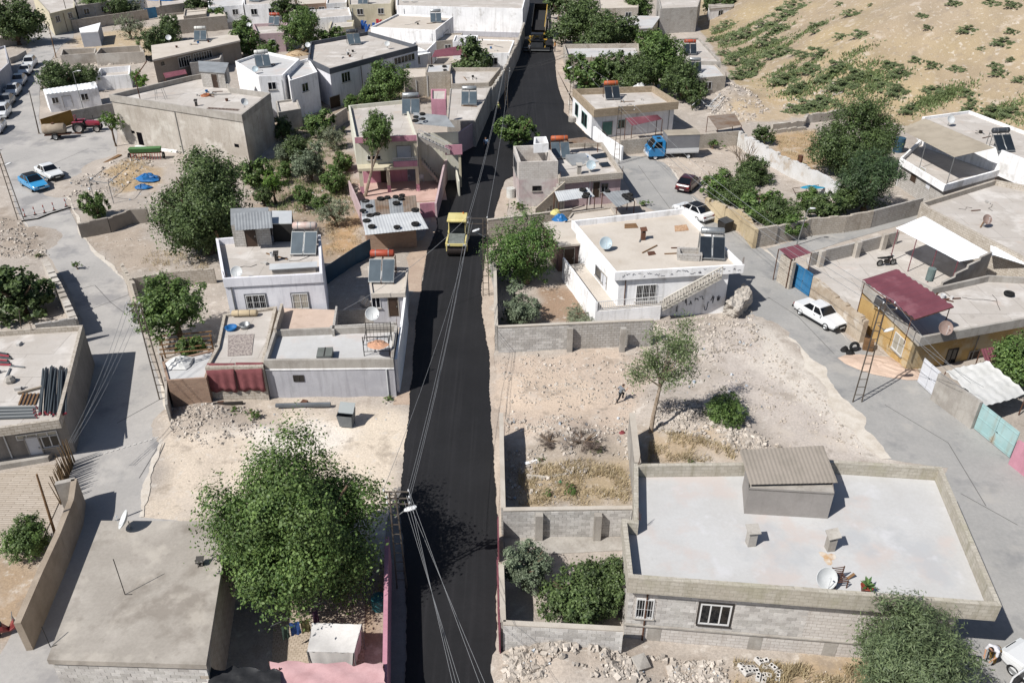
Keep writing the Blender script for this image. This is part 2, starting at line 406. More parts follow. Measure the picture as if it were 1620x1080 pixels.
hill_poly = hill_foot + [(260, hill_foot[-1][1] - 6), (330, 420), (hill_foot[0][0] + 25, 420)]
def pip(x, y, poly):
 x = np.asarray(x); inside = np.zeros(x.shape, bool); n = len(poly)
 for i in range(n):
  x1, y1 = poly[i]; x2, y2 = poly[(i + 1) % n]
  c = (y1 > y) != (y2 > y)
  with np.errstate(divide='ignore', invalid='ignore'):
   inside ^= c & (x < (x2 - x1) * (y - y1) / (y2 - y1 + 1e-12) + x1)
 return inside
def polydist(x, y, line):
 d = np.full(np.shape(x), 1e9)
 for (x1, y1), (x2, y2) in zip(line[:-1], line[1:]):
  dx, dy = x2 - x1, y2 - y1; t = np.clip(((x - x1) * dx + (y - y1) * dy) / (dx * dx + dy * dy), 0, 1)
  d = np.minimum(d, np.hypot(x - x1 - t * dx, y - y1 - t * dy))
 return d
_perm = rng.random((64, 64))
def vnoise(x, y):
 xi = np.floor(x).astype(int); yi = np.floor(y).astype(int); fx = x - xi; fy = y - yi
 fx = fx * fx * (3 - 2 * fx); fy = fy * fy * (3 - 2 * fy)
 a = _perm[xi % 64, yi % 64]; b = _perm[(xi + 1) % 64, yi % 64]; c = _perm[xi % 64, (yi + 1) % 64]; d = _perm[(xi + 1) % 64, (yi + 1) % 64]
 return (a * (1 - fx) + b * fx) * (1 - fy) + (c * (1 - fx) + d * fx) * fy
def fbm(x, y, o=4):
 r = 0; a = .5
 for k in range(o): r = r + a * vnoise(x * 2 ** k + 17 * k, y * 2 ** k + 5 * k); a *= .5
 return r
def hill_h(x, y):
 x = np.asarray(x, float); y = np.asarray(y, float)
 ins = pip(x, y, hill_poly); d = polydist(x, y, hill_foot)
 h = np.where(ins, np.where(d < 6, .22 * d * d / 6, .22 * 6 + (d - 6) * .46), 0)
 h = np.where(h > 26, 26 + (h - 26) * .25, h)
 return h + np.where(ins, (fbm(x * .12, y * .12) - .45) * np.minimum(d * .16, 2.2), 0)
def hz(x, y):
 return float(hill_h(np.array([x]), np.array([y]))[0])
mounds = []      # (px,py,radius m, height m) loose heaps
for mx, my, mr, mh in [(1100, 672, 3.0, .5), (1160, 690, 2.4, .4), (1050, 650, 2.0, .4), (905, 1060, 2.2, .7), (850, 1050, 2.0, .4), (980, 1070, 2.2, .45),
     (1110, 545, 2.6, .4), (1180, 530, 2.4, .5), (1070, 525, 2.0, .3), (340, 655, 2.4, .35), (300, 665, 1.8, .3), (880, 690, 2.4, .35), (930, 700, 2.2, .3),
     (120, 295, 2.5, .35), (190, 262, 3, .4), (1150, 150, 4, 1.4), (1130, 165, 3, .9), (1175, 170, 3, .7), (25, 385, 3, .35), (890, 740, 2.2, .25), (835, 620, 2.4, .18), (1040, 705, 2, .45),
     (220, 272, 2.5, .3), (1060, 245, 2.5, .25), (1110, 262, 2.5, .3)]:
 p = P(mx, my); mounds.append((p.x, p.y, mr, mh))
def ground_h(x, y):
 h = hill_h(x, y)
 for mx, my, mr, mh in mounds:
  d2 = ((x - mx) ** 2 + (y - my) ** 2) / mr ** 2
  h = h + mh * np.exp(-d2 * 1.6) * (.75 + .5 * vnoise(x * 1.7, y * 1.7))
 return h
xs = np.unique(np.concatenate([np.arange(-70, 70.01, .5), np.arange(-190, -70, 3), np.arange(70, 200, 2), [-900, -500, -300, 300, 500, 900]]))
ys = np.unique(np.concatenate([np.arange(14, 110, .5), np.arange(110, 175, 1.2), np.arange(175, 300, 4), [-300, -100, -30, 0, 8, 340, 420, 600, 900, 1500]]))
GX, GY = np.meshgrid(xs, ys)
# colours of the different soils (what the earth itself is)
def patch(poly_px, col, amt, soft=1.2, wob=1.1):
 poly = pxpoly(poly_px)
 wx = GX + (fbm(GX * .35, GY * .35) - .47) * 2 * wob * 2; wy = GY + (fbm(GX * .35 + 40, GY * .35 + 9) - .47) * 2 * wob * 2
 ins = pip(wx, wy, poly); d = polydist(wx, wy, poly + [poly[0]])
 w = np.where(ins, np.clip(.5 + d / soft, 0, 1), np.clip(.5 - d / soft, 0, 1)) * amt
 c = np.array(lin(col)); c = (c * .72 + c.mean() * .28) * 1.08
 global TINT
 TINT = TINT * (1 - w[..., None]) + c * w[..., None]
TINT = np.ones(GX.shape + (3,)) * np.array(lin('b8aea4'))
n1 = fbm(GX * .09, GY * .09)[..., None]
TINT = TINT * (.84 + .36 * n1)
# hill soil
hm = pip(GX, GY, hill_poly)
hn = fbm(GX * .07 + 3, GY * .07)
hd = polydist(GX, GY, hill_foot)
hillcol = np.array(lin('a99880')) * (1 - np.clip((hd - 16) / 26, 0, 1))[..., None] + np.array(lin('b0a291')) * np.clip((hd - 16) / 26, 0, 1)[..., None]
yel = np.clip((hn - .44) / .1, 0, 1)[..., None] * (1 - np.clip((hd - 14) / 30, 0, 1))[..., None]
hillcol = hillcol * (1 - .5 * yel) + np.array(lin('b5a27c')) * .5 * yel
hillcol = hillcol * (.86 + .3 * fbm(GX * .3, GY * .3)[..., None])
TINT = np.where(hm[..., None], hillcol, TINT)
HS = [(1250, 55, 70, 14), (1225, 85, 90, 12), (1190, 100, 80, 14), (1300, 112, 80, 12), (1270, 140, 90, 14), (1350, 135, 90, 12), (1290, 172, 90, 10), (1420, 150, 60, 12), (1560, 180, 90, 10), (1170, 60, 60, 16), (1480, 150, 40, 8), (1150, 80, 40, 14)]
patch([(215, 820), (275, 655), (420, 640), (645, 650), (640, 830)], 'd9c6ae', .95)
patch([(330, 800), (430, 690), (640, 655), (640, 790)], 'e3d0b6', .8)
patch([(345, 690), (480, 655), (560, 668), (520, 720), (420, 740)], 'e9dfd2', .8)
patch([(270, 690), (275, 645), (420, 640), (440, 680)], 'a8998a', .8)
patch([(785, 560), (1020, 555), (1040, 660), (990, 690), (785, 690)], 'cdb49c', .85)
patch([(800, 580), (930, 600), (960, 650), (800, 660)], 'd9bfa3', .7)
patch([(1090, 555), (1200, 500), (1400, 725), (1290, 720), (1180, 640)], 'c4b7ac', .9)
patch([(1190, 500), (1240, 530), (1410, 725), (1370, 725), (1200, 560)], 'd8cdbf', .9)
patch([(800, 690), (1000, 690), (1000, 800), (800, 800)], 'ab9a86', .8)
patch([(820, 745), (990, 735), (1000, 800), (820, 800)], 'b79d70', .75)
patch([(1025, 690), (1130, 690), (1180, 715), (1025, 735)], 'bb9c6c', .7)
patch([(790, 1030), (1400, 1050), (1400, 1090), (790, 1090)], 'b9a794', .8)
patch([(1160, 1040), (1400, 1055), (1400, 1090), (1180, 1090)], 'b5935a', .75)
patch([(130, 390), (210, 360), (260, 400), (230, 430), (195, 420)], 'b3a08c', .9)
patch([(0, 330), (40, 345), (85, 400), (0, 405)], 'a3917e', .9)
patch([(375, 255), (560, 240), (580, 400), (500, 420), (420, 350)], 'a58d72', .9)
patch([(515, 340), (575, 340), (580, 395), (515, 405)], 'c0965f', .9)
patch([(170, 270), (240, 240), (240, 300), (180, 310)], 'bd9a60', .8)
patch([(1215, 215), (1290, 200), (1300, 260), (1290, 275), (1230, 245)], 'b8935c', .9)
patch([(1150, 160), (1260, 150), (1290, 180), (1160, 200)], 'c6a875', .7)
patch([(1040, 235), (1160, 215), (1200, 270), (1080, 300)], 'bfae9c', .9)
patch([(855, 450), (945, 460), (945, 512), (795, 518), (860, 505)], '9f7d5c', .9)
patch([(110, 60), (235, 40), (300, 75), (240, 100), (110, 75)], 'c4a878', .8)
patch([(-40, 880), (40, 880), (60, 900), (20, 990), (-40, 1000)], 'b0916a', .9)
patch([(560, 870), (610, 860), (605, 1060), (575, 1060)], 'a9865f', .9)
patch([(560, 170), (640, 140), (700, 160)], 'b0916a', .6)
patch([(400, 165), (560, 130), (560, 240), (440, 250)], 'a08465', .6)
nearst = np.zeros(GX.shape, bool)
COURTS = [[(428, 1090), (434, 960), (440, 900), (578, 888), (576, 1090)], [(-60, 880), (60, 870), (100, 780), (112, 742), (80, 735), (-60, 760)], [(800, 880), (990, 870), (985, 850), (798, 848)]]
for pl in [ST_SIDE, ST_LANE, ST_ROAD] + COURTS:
 w_ = pxpoly(pl); nearst |= pip(GX, GY, w_) | (polydist(GX, GY, w_ + [w_[0]]) < .9)
GZ = ground_h(GX, GY) + np.where(nearst, (fbm(GX * .9, GY * .9, 3) - .44) * .02 - .008, (fbm(GX * .8, GY * .8, 3) - .44) * .28 - .02)
ny_, nx_ = GX.shape
gm = bpy.data.meshes.new('ground')
gm.vertices.add(nx_ * ny_); gm.vertices.foreach_set('co', np.stack([GX, GY, GZ], -1).ravel().astype(np.float32))
ii = (np.arange(ny_ - 1)[:, None] * nx_ + np.arange(nx_ - 1)[None]).ravel()
fc = np.stack([ii, ii + 1, ii + nx_ + 1, ii + nx_], -1)
gm.loops.add(fc.size); gm.loops.foreach_set('vertex_index', fc.ravel().astype(np.int32))
gm.polygons.add(len(fc)); gm.polygons.foreach_set('loop_start', np.arange(0, fc.size, 4, dtype=np.int32)); gm.polygons.foreach_set('loop_total', np.full(len(fc), 4, np.int32))
gm.update(); gm.polygons.foreach_set('use_smooth', np.ones(len(fc), bool))
ca = gm.color_attributes.new('tint', 'FLOAT_COLOR', 'POINT')
ca.data.foreach_set('color', np.concatenate([np.clip(TINT, .01, .9), np.ones(GX.shape + (1,))], -1).ravel().astype(np.float32))
gmat = M('ground_soil', 'b9a590', tint=True, s=.5, fine=.22, bump=.9, bs=4.5, stain=[('dfd8cf', 1.6, .58, .6), ('8f857a', 1.1, .6, .5), ('e6e0d8', 6, .64, .55), ('857b70', 7, .64, .55), ('d3c8bc', .4, .58, .5), ('94877a', .5, .56, .5)])
gm.materials.append(gmat)
go = bpy.data.objects.new('ground', gm); COL.objects.link(go); go['kind'] = 'structure'

# ------------------------------------------------------------ streets
def street(name, pts, mat, z=.03, wob=.12, th=.1, seg=.7, amp2=.05):
 poly = pxpoly(pts)
 if area2(poly) < 0: poly = poly[::-1]
 out = []
 for i in range(len(poly)):
  a = Vector(poly[i]); b = Vector(poly[(i + 1) % len(poly)]); L = (b - a).length; n = max(1, int(L / seg))
  nn = Vector((b.y - a.y, a.x - b.x)).normalized() if L > 0 else Vector((0, 0))
  for k in range(n):
   p = a.lerp(b, k / n)
   w = (float(fbm(np.array(p.x * .23), np.array(p.y * .23))) - .47) * 2.6 * wob + random.uniform(-1, 1) * amp2
   out.append(p + nn * w)
 g = G().prism([(p.x, p.y) for p in out], z - th, z)
 return struct(name, g, mat)
street('side_street_paving', ST_SIDE, paver, z=.016, th=.12, seg=.25, amp2=.03)
street('lane_paving', ST_LANE, lane_m, z=.02, th=.12, seg=.25, amp2=.03)
street('asphalt_road', ST_ROAD, asphalt, z=.07, th=.16, wob=.2, amp2=.035, seg=.16)
street('verge', [(787, 1140), (782, 960), (781, 840), (777, 700), (771, 560), (760, 510), (758, 450), (762, 400), (778, 343), (788, 300), (806, 300), (800, 360), (786, 420), (782, 520), (782, 560), (790, 640), (794, 800), (794, 960), (796, 1140)], dirt_verge, z=.012, wob=.05)
street('verge', [(600, 1140), (606, 1000), (612, 820), (630, 770), (645, 770), (645, 900), (645, 1140)], M('verge_grey', '8f8a86', '7f7a76', s=.5, fine=.12, bump=.4, stain=[('a8a29b', .8, .6, .5)]), z=.02, wob=.03)
street('verge', [(622, 640), (632, 540), (640, 470), (648, 425), (640, 400), (590, 400), (600, 385), (668, 380), (690, 330), (700, 345), (676, 400), (668, 440), (662, 500), (656, 560), (650, 640)], M('verge_pale', 'b8a392', 'c4b09e', s=.6, fine=.12, bump=.4, stain=[('8f8072', .9, .62, .5)]), z=.02, wob=.03)
street('verge', [(874, 60), (890, 60), (905, 140), (935, 222), (952, 235), (940, 222), (912, 200), (888, 176), (880, 130)], dirt_verge, z=.012, wob=.1)
# rough white cement edging spilt along the street margins
def edging(name, pts, w):
 g = G(); ps = [P(x, y) for x, y in pts]
 L = []; Rr = []
 dense = []
 for a, b in zip(ps[:-1], ps[1:]):
  n = max(1, int((b - a).length / .22))
  dense += [a.lerp(b, k / n) for k in range(n)]
 dense.append(ps[-1])
 for i, p in enumerate(dense):
  d = (dense[min(i + 1, len(dense) - 1)] - dense[max(i - 1, 0)]).normalized(); nn = Vector((-d.y, d.x, 0))
  f_ = float(fbm(np.array(p.x * .35 + 7), np.array(p.y * .35))); k = w * max(.06, (f_ - .26) * 2.8) / 2; c = p + nn * ((float(fbm(np.array(p.x * .3), np.array(p.y * .3 + 30))) - .47) * .7 + random.uniform(-.03, .03))
  L.append(c + nn * k); Rr.append(c - nn * k)
 v = [(p.x, p.y, .026) for p in L] + [(p.x, p.y, .026) for p in Rr]; n = len(L)
 g.add(v, [(i + n, i + n + 1, i + 1, i) for i in range(n - 1)])
 return struct(name, g, lime)
edging('street_edging', [(1184, 500), (1262, 545), (1330, 640), (1402, 726)], 1.5)
edging('street_edging', [(984, 262), (1008, 268), (1030, 285), (1062, 300)], .0001) if False else None
edging('street_edging', [(1062, 268), (1088, 302), (1100, 318)], .35)
edging('street_edging', [(222, 818), (245, 735), (268, 660), (262, 630), (252, 600)], .55)
edging('street_edging', [(196, 442), (150, 395), (128, 368), (118, 340), (98, 290)], .4)
edging('street_edging', [(36, 345), (58, 398)], .3)
edging('street_edging', [(1213, 395), (1245, 428), (1290, 480), (1345, 542)], .3)
edging('street_edging', [(1445, 592), (1500, 640), (1622, 738)], .35)
edging('street_edging', [(900, 160), (906, 190), (930, 215), (958, 240)], .5)

g = G()
for ln in ([(126, 457), (150, 451), (175, 478), (202, 499)], [(138, 491), (204, 466)], [(185, 669), (259, 628)], [(220, 756), (267, 678)], [(232, 760), (266, 690)], [(1215, 470), (1262, 500), (1320, 560)], [(1400, 640), (1500, 700), (1560, 800)], [(60, 270), (140, 235)], [(1520, 780), (1610, 830)], [(1010, 262), (1060, 330)]):
 for a, b in zip(ln[:-1], ln[1:]):
  a, b = P(*a, .024), P(*b, .024); n_ = Vector((-(b - a).y, (b - a).x, 0)).normalized() * .025; g.add([a - n_, b - n_, b + n_, a + n_], [(0, 1, 2, 3)])
struct('street_cracks', g, flat('crack_dark', '6c6a69', .9), 'stuff', label='dark cut lines in the street concrete')
g = G()
for k in range(12):
 a = P(147, 722, .05).lerp(P(254, 690, .05), k / 12); b = P(147, 722, .05).lerp(P(254, 690, .05), (k + .55) / 12); n_ = Vector((0, .05, 0))
 g.add([a - n_, b - n_, b + n_, a + n_], [(0, 1, 2, 3)])
o = struct('street_marking', g, flat('road_paint', 'dedcd8', .8), 'stuff', label='dotted white line across the left street')
# ------------------------------------------------------------ houses
def inset_e(poly, ds):
 n = len(poly); out = []
 def line(i):
  a = Vector(poly[i][:2]); b = Vector(poly[(i + 1) % n][:2]); e = (b - a).normalized(); nn = Vector((-e.y, e.x))
  return a + nn * ds[i], e
 for i in range(n):
  a, e = line((i - 1) % n); b, f = line(i)
  den = e.x * f.y - e.y * f.x
  if abs(den) < .08: out.append(b)
  else:
   t = ((b.x - a.x) * f.y - (b.y - a.y) * f.x) / den; out.append(a + e * t)
 return out
class House(T):
 def __init__(s, name, label, px, h, wall, roof, par=.45, pt=.18, over=0.0, parmat=None, slab=.2, base=0.0, cat='house', group=None, wpts=None, wallname='wall'):
  pts = wpts or [P(x, y, h) for x, y in px]
  pts = [Vector(p[:2]) for p in pts]
  s.pts = pts; s.h = h; s.fl = h - par
  n = len(pts)
  ds = over if isinstance(over, (list, tuple)) else [over] * n
  s.wp = inset_e(pts, ds)
  cx = sum(p.x for p in pts) / n; cy = sum(p.y for p in pts) / n
  super().__init__(name, label, cat, (cx, cy, base), group=group)
  s.part(wallname, G().prism(s.wp, base - .15, s.fl - slab, top=False), wall)
  pm = parmat or wall
  if par > 0:
   pin = inset(pts, pt)
   s.part('roof', G().prism(inset(pts, .02), s.fl - slab, s.fl, top=True, bot=True), roof)
   s.part('parapet', G().ring(pts, pin, s.fl - slab, h), pm)
  else:
   s.part('roof', G().prism(pts, s.fl - slab, s.fl, top=True, bot=True), roof)
  s.wall_m = wall
 def edge(s, i):
  a = s.wp[i]; b = s.wp[(i + 1) % len(s.wp)]; e = (b - a).normalized(); return a, e, Vector((e.y, -e.x))
 def hit(s, i, px, py):
  a, e, n = s.edge(i); d = ray(px, py); o = Vector((0, 0))
  t = (a - o).dot(n) / (d.x * n.x + d.y * n.y)
  q = Vector((d.x * t, d.y * t)); return (q - a).dot(e), CAMH + d.z * t
 def rect(s, i, x0, y0, x1, y1):
  xm, ym = (x0 + x1) / 2, (y0 + y1) / 2
  u0 = s.hit(i, x0, ym)[0]; u1 = s.hit(i, x1, ym)[0]; z1 = s.hit(i, xm, y0)[1]; z0 = s.hit(i, xm, y1)[1]
  return min(u0, u1), max(u0, u1), min(z0, z1), max(z0, z1)
 def bx(s, g, i, u0, u1, z0, z1, d0, d1):
  a, e, n = s.edge(i); c = a + e * ((u0 + u1) / 2) + n * ((d0 + d1) / 2)
  return g.box((c.x, c.y, (z0 + z1) / 2), (u1 - u0, abs(d1 - d0), z1 - z0), math.atan2(e.y, e.x))
 def win(s, i, x0, y0, x1, y1, fm=None, n=2, bars=0, sill=True, gm=None, surround=None, fw=.05, uz=None):
  u0, u1, z0, z1 = uz or s.rect(i, x0, y0, x1, y1); fm = fm or pvc
  g = G()
  s.bx(g, i, u0, u0 + fw, z0, z1, -.02, .05); s.bx(g, i, u1 - fw, u1, z0, z1, -.02, .05)
  s.bx(g, i, u0 + fw, u1 - fw, z0, z0 + fw, -.02, .05); s.bx(g, i, u0 + fw, u1 - fw, z1 - fw, z1, -.02, .05)
  for k in range(1, n):
   u = u0 + (u1 - u0) * k / n; s.bx(g, i, u - .03, u + .03, z0 + fw, z1 - fw, -.02, .045)
  w = s.part('window', g, fm)
  for k in range(n):
   a_ = u0 + fw + (u1 - u0 - 2 * fw) * k / n + .01; b_ = u0 + fw + (u1 - u0 - 2 * fw) * (k + 1) / n - .01
   s.part('pane', s.bx(G(), i, a_, b_, z0 + fw, z1 - fw, -.02, .012), gm or glass, w)
  if sill: s.part('sill', s.bx(G(), i, u0 - .08, u1 + .08, z0 - .06, z0 - .002, -.02, .12), surround or concrete, w)
  if surround:
   g = G(); t = .1
   s.bx(g, i, u0 - t, u0 - .002, z0, z1 + t, -.02, .03); s.bx(g, i, u1 + .002, u1 + t, z0, z1 + t, -.02, .03); s.bx(g, i, u0 - .002, u1 + .002, z1 + .002, z1 + t, -.02, .03)
   s.part('surround', g, surround, w)
  if bars:
   g = G(); a, e, nn = s.edge(i); k = int((u1 - u0) / .13)
   for j in range(k + 1):
    c = a + e * (u0 + (u1 - u0) * j / k) + nn * .09; g.tube((c.x, c.y, z0), (c.x, c.y, z1), .009, n=4)
   for z in (z0 + .02, (z0 + z1) / 2, z1 - .02):
    p, q = a + e * u0 + nn * .09, a + e * u1 + nn * .09; g.tube((p.x, p.y, z), (q.x, q.y, z), .009, n=4)
   s.part('grille', g, fm if bars == 1 else iron, w)
  return w
 def door(s, i, x0, y0, x1, y1, m=None, fm=None, uz=None, panels=2, handle=True):
  u0, u1, z0, z1 = uz or s.rect(i, x0, y0, x1, y1); m = m or door_brown; t = .06
  g = G(); s.bx(g, i, u0 - t, u0, z0, z1 + t, -.02, .06); s.bx(g, i, u1, u1 + t, z0, z1 + t, -.02, .06); s.bx(g, i, u0, u1, z1, z1 + t, -.02, .06)
  w = s.part('door', s.bx(G(), i, u0, u1, z0, z1, -.02, .02), m)
  s.part('door_frame', g, fm or concrete, w)
  g = G()
  for k in range(panels):
   a_ = z0 + .12 + (z1 - z0 - .12) * k / panels; b_ = z0 + (z1 - z0 - .12) * (k + 1) / panels
   s.bx(g, i, u0 + .1, u1 - .1, a_, b_, .02, .035)
  s.part('door_panel', g, m, w, kind=None) if panels == 1 else None
  if handle: s.part('handle', s.bx(G(), i, u1 - .14, u1 - .08, z0 + (z1 - z0) * .48, z0 + (z1 - z0) * .55, .02, .06), steel, w)
  return w
 def opening(s, i, x0, y0, x1, y1, name='opening'):
  u0, u1, z0, z1 = s.rect(i, x0, y0, x1, y1)
  return s.part(name, s.bx(G(), i, u0, u1, z0, z1, -.02, .008), painted_void)
painted_void = flat('opening_shade_paint', '17161a', 1, 0, 0, 0)  # flat near-black colour standing for the shade inside openings

# --- lower right: long flat house with white roof
h1 = House('flat_house', 'long block house with whitewashed roof terrace in the lower right corner', [(994, 913), (1585, 958), (1490, 738), (1314, 727), (1170, 731), (1003, 733), (1003, 822), (984, 820)], 4.5, block_pink, roof_white,
  par=.75, pt=.22, over=[.42, 1.3, .15, .15, .15, .15, .15, .15], parmat=M('parapet_mossy_block', 'ccc6ba', 'bcb5a8', s=.5, brick=(.4, .2, .01, 'a8a296'), stain=[('b0ac94', .5, .55, .5), ('8f8b7e', .9, .62, .4)], drip=('8b866f', .5)))
h1.win(0, 1106, 955, 1156, 987, pvc, n=3, surround=frame_dark, fw=.07)
h1.win(0, 1006, 946, 1034, 976, pvc, n=2, bars=1)
u0, u1, z0, z1 = h1.rect(0, 990, 1000, 1560, 1004)
h1.part('ledge', h1.bx(G(), 0, -.05, u1, .98, 1.06, -.02, .1), concrete)
h1.part('eave_shadow_strip', h1.bx(G(), 0, -.3, u1, 3.42, 3.5, -.02, .06), frame_dark)  # dark strip below the slab, coloured in as the eave's shade
for k, x in enumerate((1020, 1180, 1300)):
 a = h1.hit(0, x, 1030)[0]; h1.part('plaster_pier', h1.bx(G(), 0, a, a + .62, -.1, .97, -.02, .012), concrete)
# stair box
sb = House('stair_hut', 'rendered stair hut with sloping grey tin roof on the whitewashed roof', None, 5.35, M('render_grey', 'a8a39f', '9c9793', s=.5, fine=.06, drip=('8a8581', .3)), concrete, par=0, slab=.06, base=3.7, cat='roof hut',
  wpts=[P(1177, 812, 3.75), P(1309, 820, 3.75), P(1299, 772, 3.75), P(1174, 770, 3.75)])
q = [P(1186, 768, 5.5), P(1325, 765, 5.5), P(1303, 706, 5.95), P(1170, 713, 5.95)]
A, B, C_, D = q
for k in range(6):
 t0, t1 = k / 6, (k + 1) / 6 + .02
 sb.part('roof_sheet', G().sheet([A.lerp(D, t0) + Vector((0, 0, .012 * (5 - k) + .01)), B.lerp(C_, t0) + Vector((0, 0, .012 * (5 - k) + .01)), B.lerp(C_, t1) + Vector((0, 0, .012 * (6 - k) + .01)), A.lerp(D, t1) + Vector((0, 0, .012 * (6 - k) + .01))], .015, .2), M('tin_taupe', 'a39a90', '989086', s=.8, fine=.06, rough=.6, bump=.03, stain=[('8a7565', 1, .66, .4)]))
w4 = sb.wp
sb.part('gable_wall', G().add([(w4[0].x, w4[0].y, 5.28), (w4[1].x, w4[1].y, 5.28), (w4[2].x, w4[2].y, 5.28), (w4[3].x, w4[3].y, 5.28), (w4[2].x, w4[2].y, 5.72), (w4[3].x, w4[3].y, 5.72), (w4[0].x, w4[0].y, 5.44), (w4[1].x, w4[1].y, 5.44)], [(0, 1, 7, 6), (1, 2, 4, 7), (2, 3, 5, 4), (3, 0, 6, 5)]), sb.wall_m)

# --- lower left building with bare grey roof
h2 = House('block_building', 'grey flat roofed block building at the lower left', [(74, 1043), (326, 1051), (363, 824), (160, 823)], 3.4, block_warm, roof_grey, par=0, slab=.28, over=[.12, .08, .05, .08])
# --- left edge building with stacked pipes on the roof
h3 = House('flat_house', 'concrete house at the left edge with pipes stacked on its roof', [(-110, 692), (93, 664), (131, 514), (50, 519), (-110, 530)], 3.25, M('render_dark', 'a09a94', '918b85', s=.5, drip=('78726c', .5), stain=[('b5ada4', .7, .6, .5)]), roof_pale, par=.38, pt=.2, over=[1.0, .02, .02, .02, .02], parmat=block_warm)
h3.door(0, 45, 690, 66, 728, door_white); h3.win(0, 66, 688, 95, 706, pvc, n=2); h3.win(0, 24, 684, 92, 692, pvc, n=4, sill=False, gm=curtain)
h3.part('terrace', G().prism(pxpoly([(-110, 762), (78, 730), (92, 712), (-110, 740)]), -.1, .35), concrete)
# --- grey-blue family of houses left of the road
h4 = House('lavender_house', 'lavender plastered upper house with two barred windows', [(352, 441), (510, 433), (507, 371), (425, 371), (341, 377)], 5.2, lavender, roof_pale, par=.5, pt=.2, over=[.12, 0, 0, 0, .05])
h4.win(0, 390, 466, 421, 488, pvc, n=3, bars=1, surround=frame_grey); h4.win(0, 463, 464, 488, 488, pvc, n=2, bars=1, surround=frame_grey, gm=curtain)
h4b = House('terrace_house', 'single storey house with grey-blue front and white roof terrace', [(417, 570), (622, 568), (629, 513), (433, 521)], 3.0, lavender_dk, roof_white, par=.5, pt=.2, parmat=concrete)
h4b.win(0, 464, 593, 481, 603, frame_dark, n=2, sill=False)
h4b.part('white_string_course', h4b.bx(G(), 0, 0, (h4b.wp[1] - h4b.wp[0]).length, 2.24, 2.32, -.02, .05), white_wall)
h4c = House('terrace_house', 'low house with sunny terrace and red carpets over its front', [(324, 581), (416, 579), (438, 484), (353, 497), (342, 549)], 2.75, block_warm, roof_pale, par=.2, pt=.2)
h4f = House('low_shed', 'low brick shed with junk on its roof beside the red carpets', [(264, 602), (326, 598), (341, 552), (256, 572)], 2.2, brick_red, roof_white, par=.1, pt=.15, cat='shed')
h4d = House('middle_terrace', 'pinkish roof terrace in front of the lavender house window', [(438, 523), (527, 524), (532, 490), (447, 487)], 2.5, concrete, M('roof_pinkish', 'd2bdae', 'c6b1a2', s=.5, fine=.06, bump=.1, stain=[('b29d8e', .7, .6, .4)]), par=0, slab=.15, cat='terrace')
h4d.part('side_wall', G().prism([P(433, 521, 3.2)[:2], P(437, 521, 3.2)[:2], P(448, 482, 3.2)[:2], P(444, 482, 3.2)[:2]], 2.4, 3.3), block_warm)
h4d.part('back_wall', G().prism([P(525, 524, 2.9)[:2], P(529, 524, 2.9)[:2], P(534, 486, 2.9)[:2], P(531, 486, 2.9)[:2]], 2.4, 3.0), block_grey)
h4e = House('small_house', 'small grey house with cream roof beside the black road', [(587, 465), (641, 463), (646, 423), (581, 421)], 3.1, lavender_dk, roof_tan, par=.15, pt=.15, over=[.2, .1, 0, 0], parmat=roof_tan)
h4e.win(0, 588, 470, 602, 487, pvc, n=2); h4e.door(0, 615, 470, 630, 500)
# --- white house with scribbled walls
h5 = House('white_house', 'white house with scribbled wall, outside stair and tan roof', [(973, 431), (1178, 419), (1083, 329), (904, 349)], 4.25, white_wall, roof_tan, par=.5, pt=.2, over=[.25, 1.0, .1, .45])
h5.win(0, 1006, 450, 1038, 476, pvc, n=3, bars=1)
h5.win(3, 942, 425, 955, 442, frame_grey, n=1); h5.door(3, 951, 433, 960, 455, door_white)
a, e, nn = h5.edge(0); l5 = (h5.wp[1] - h5.wp[0]).length
# graffiti strokes: flat paint on the parapet band
def scribble(h, i, u0, u1, z0, z1, n, off, mat, seed, name='graffiti', r=.022):
 rr = random.Random(seed); g = G(); a, e, nn = h.edge(i); u = u0
 while u < u1:
  w = rr.uniform(.12, .4); pts = []; zc = rr.uniform(z0, z1); s_ = rr.uniform(.35, 1)
  for k in range(6):
   uu = u + w * k / 5 + rr.uniform(-.04, .04); zz = zc + rr.uniform(-.5, .5) * (z1 - z0) * s_
   p = a + e * uu + nn * off; pts.append((p.x, p.y, min(max(zz, z0), z1)))
  for p, q_ in zip(pts[:-1], pts[1:]): g.tube(p, q_, r, n=3, cap=False)
  u += w + rr.uniform(.02, .25)
 return h.part(name, g, mat, kind='stuff')
ink = flat('spray_paint', '5c5d6a', .8)
scribble(h5, 0, .2, 3.4, 3.7, 4.05, 0, .252, ink, 3); scribble(h5, 0, 4.0, l5 - 2.2, 3.75, 4.1, 0, .252, ink, 4); scribble(h5, 0, l5 - 1.2, l5 + .8, 3.8, 4.05, 0, .252, ink, 9)
scribble(h5, 0, l5 - 4.4, l5 - .4, .35, 1.6, 0, .012, flat('spray_paint_black', '3c3d47', .8), 5, r=.03)
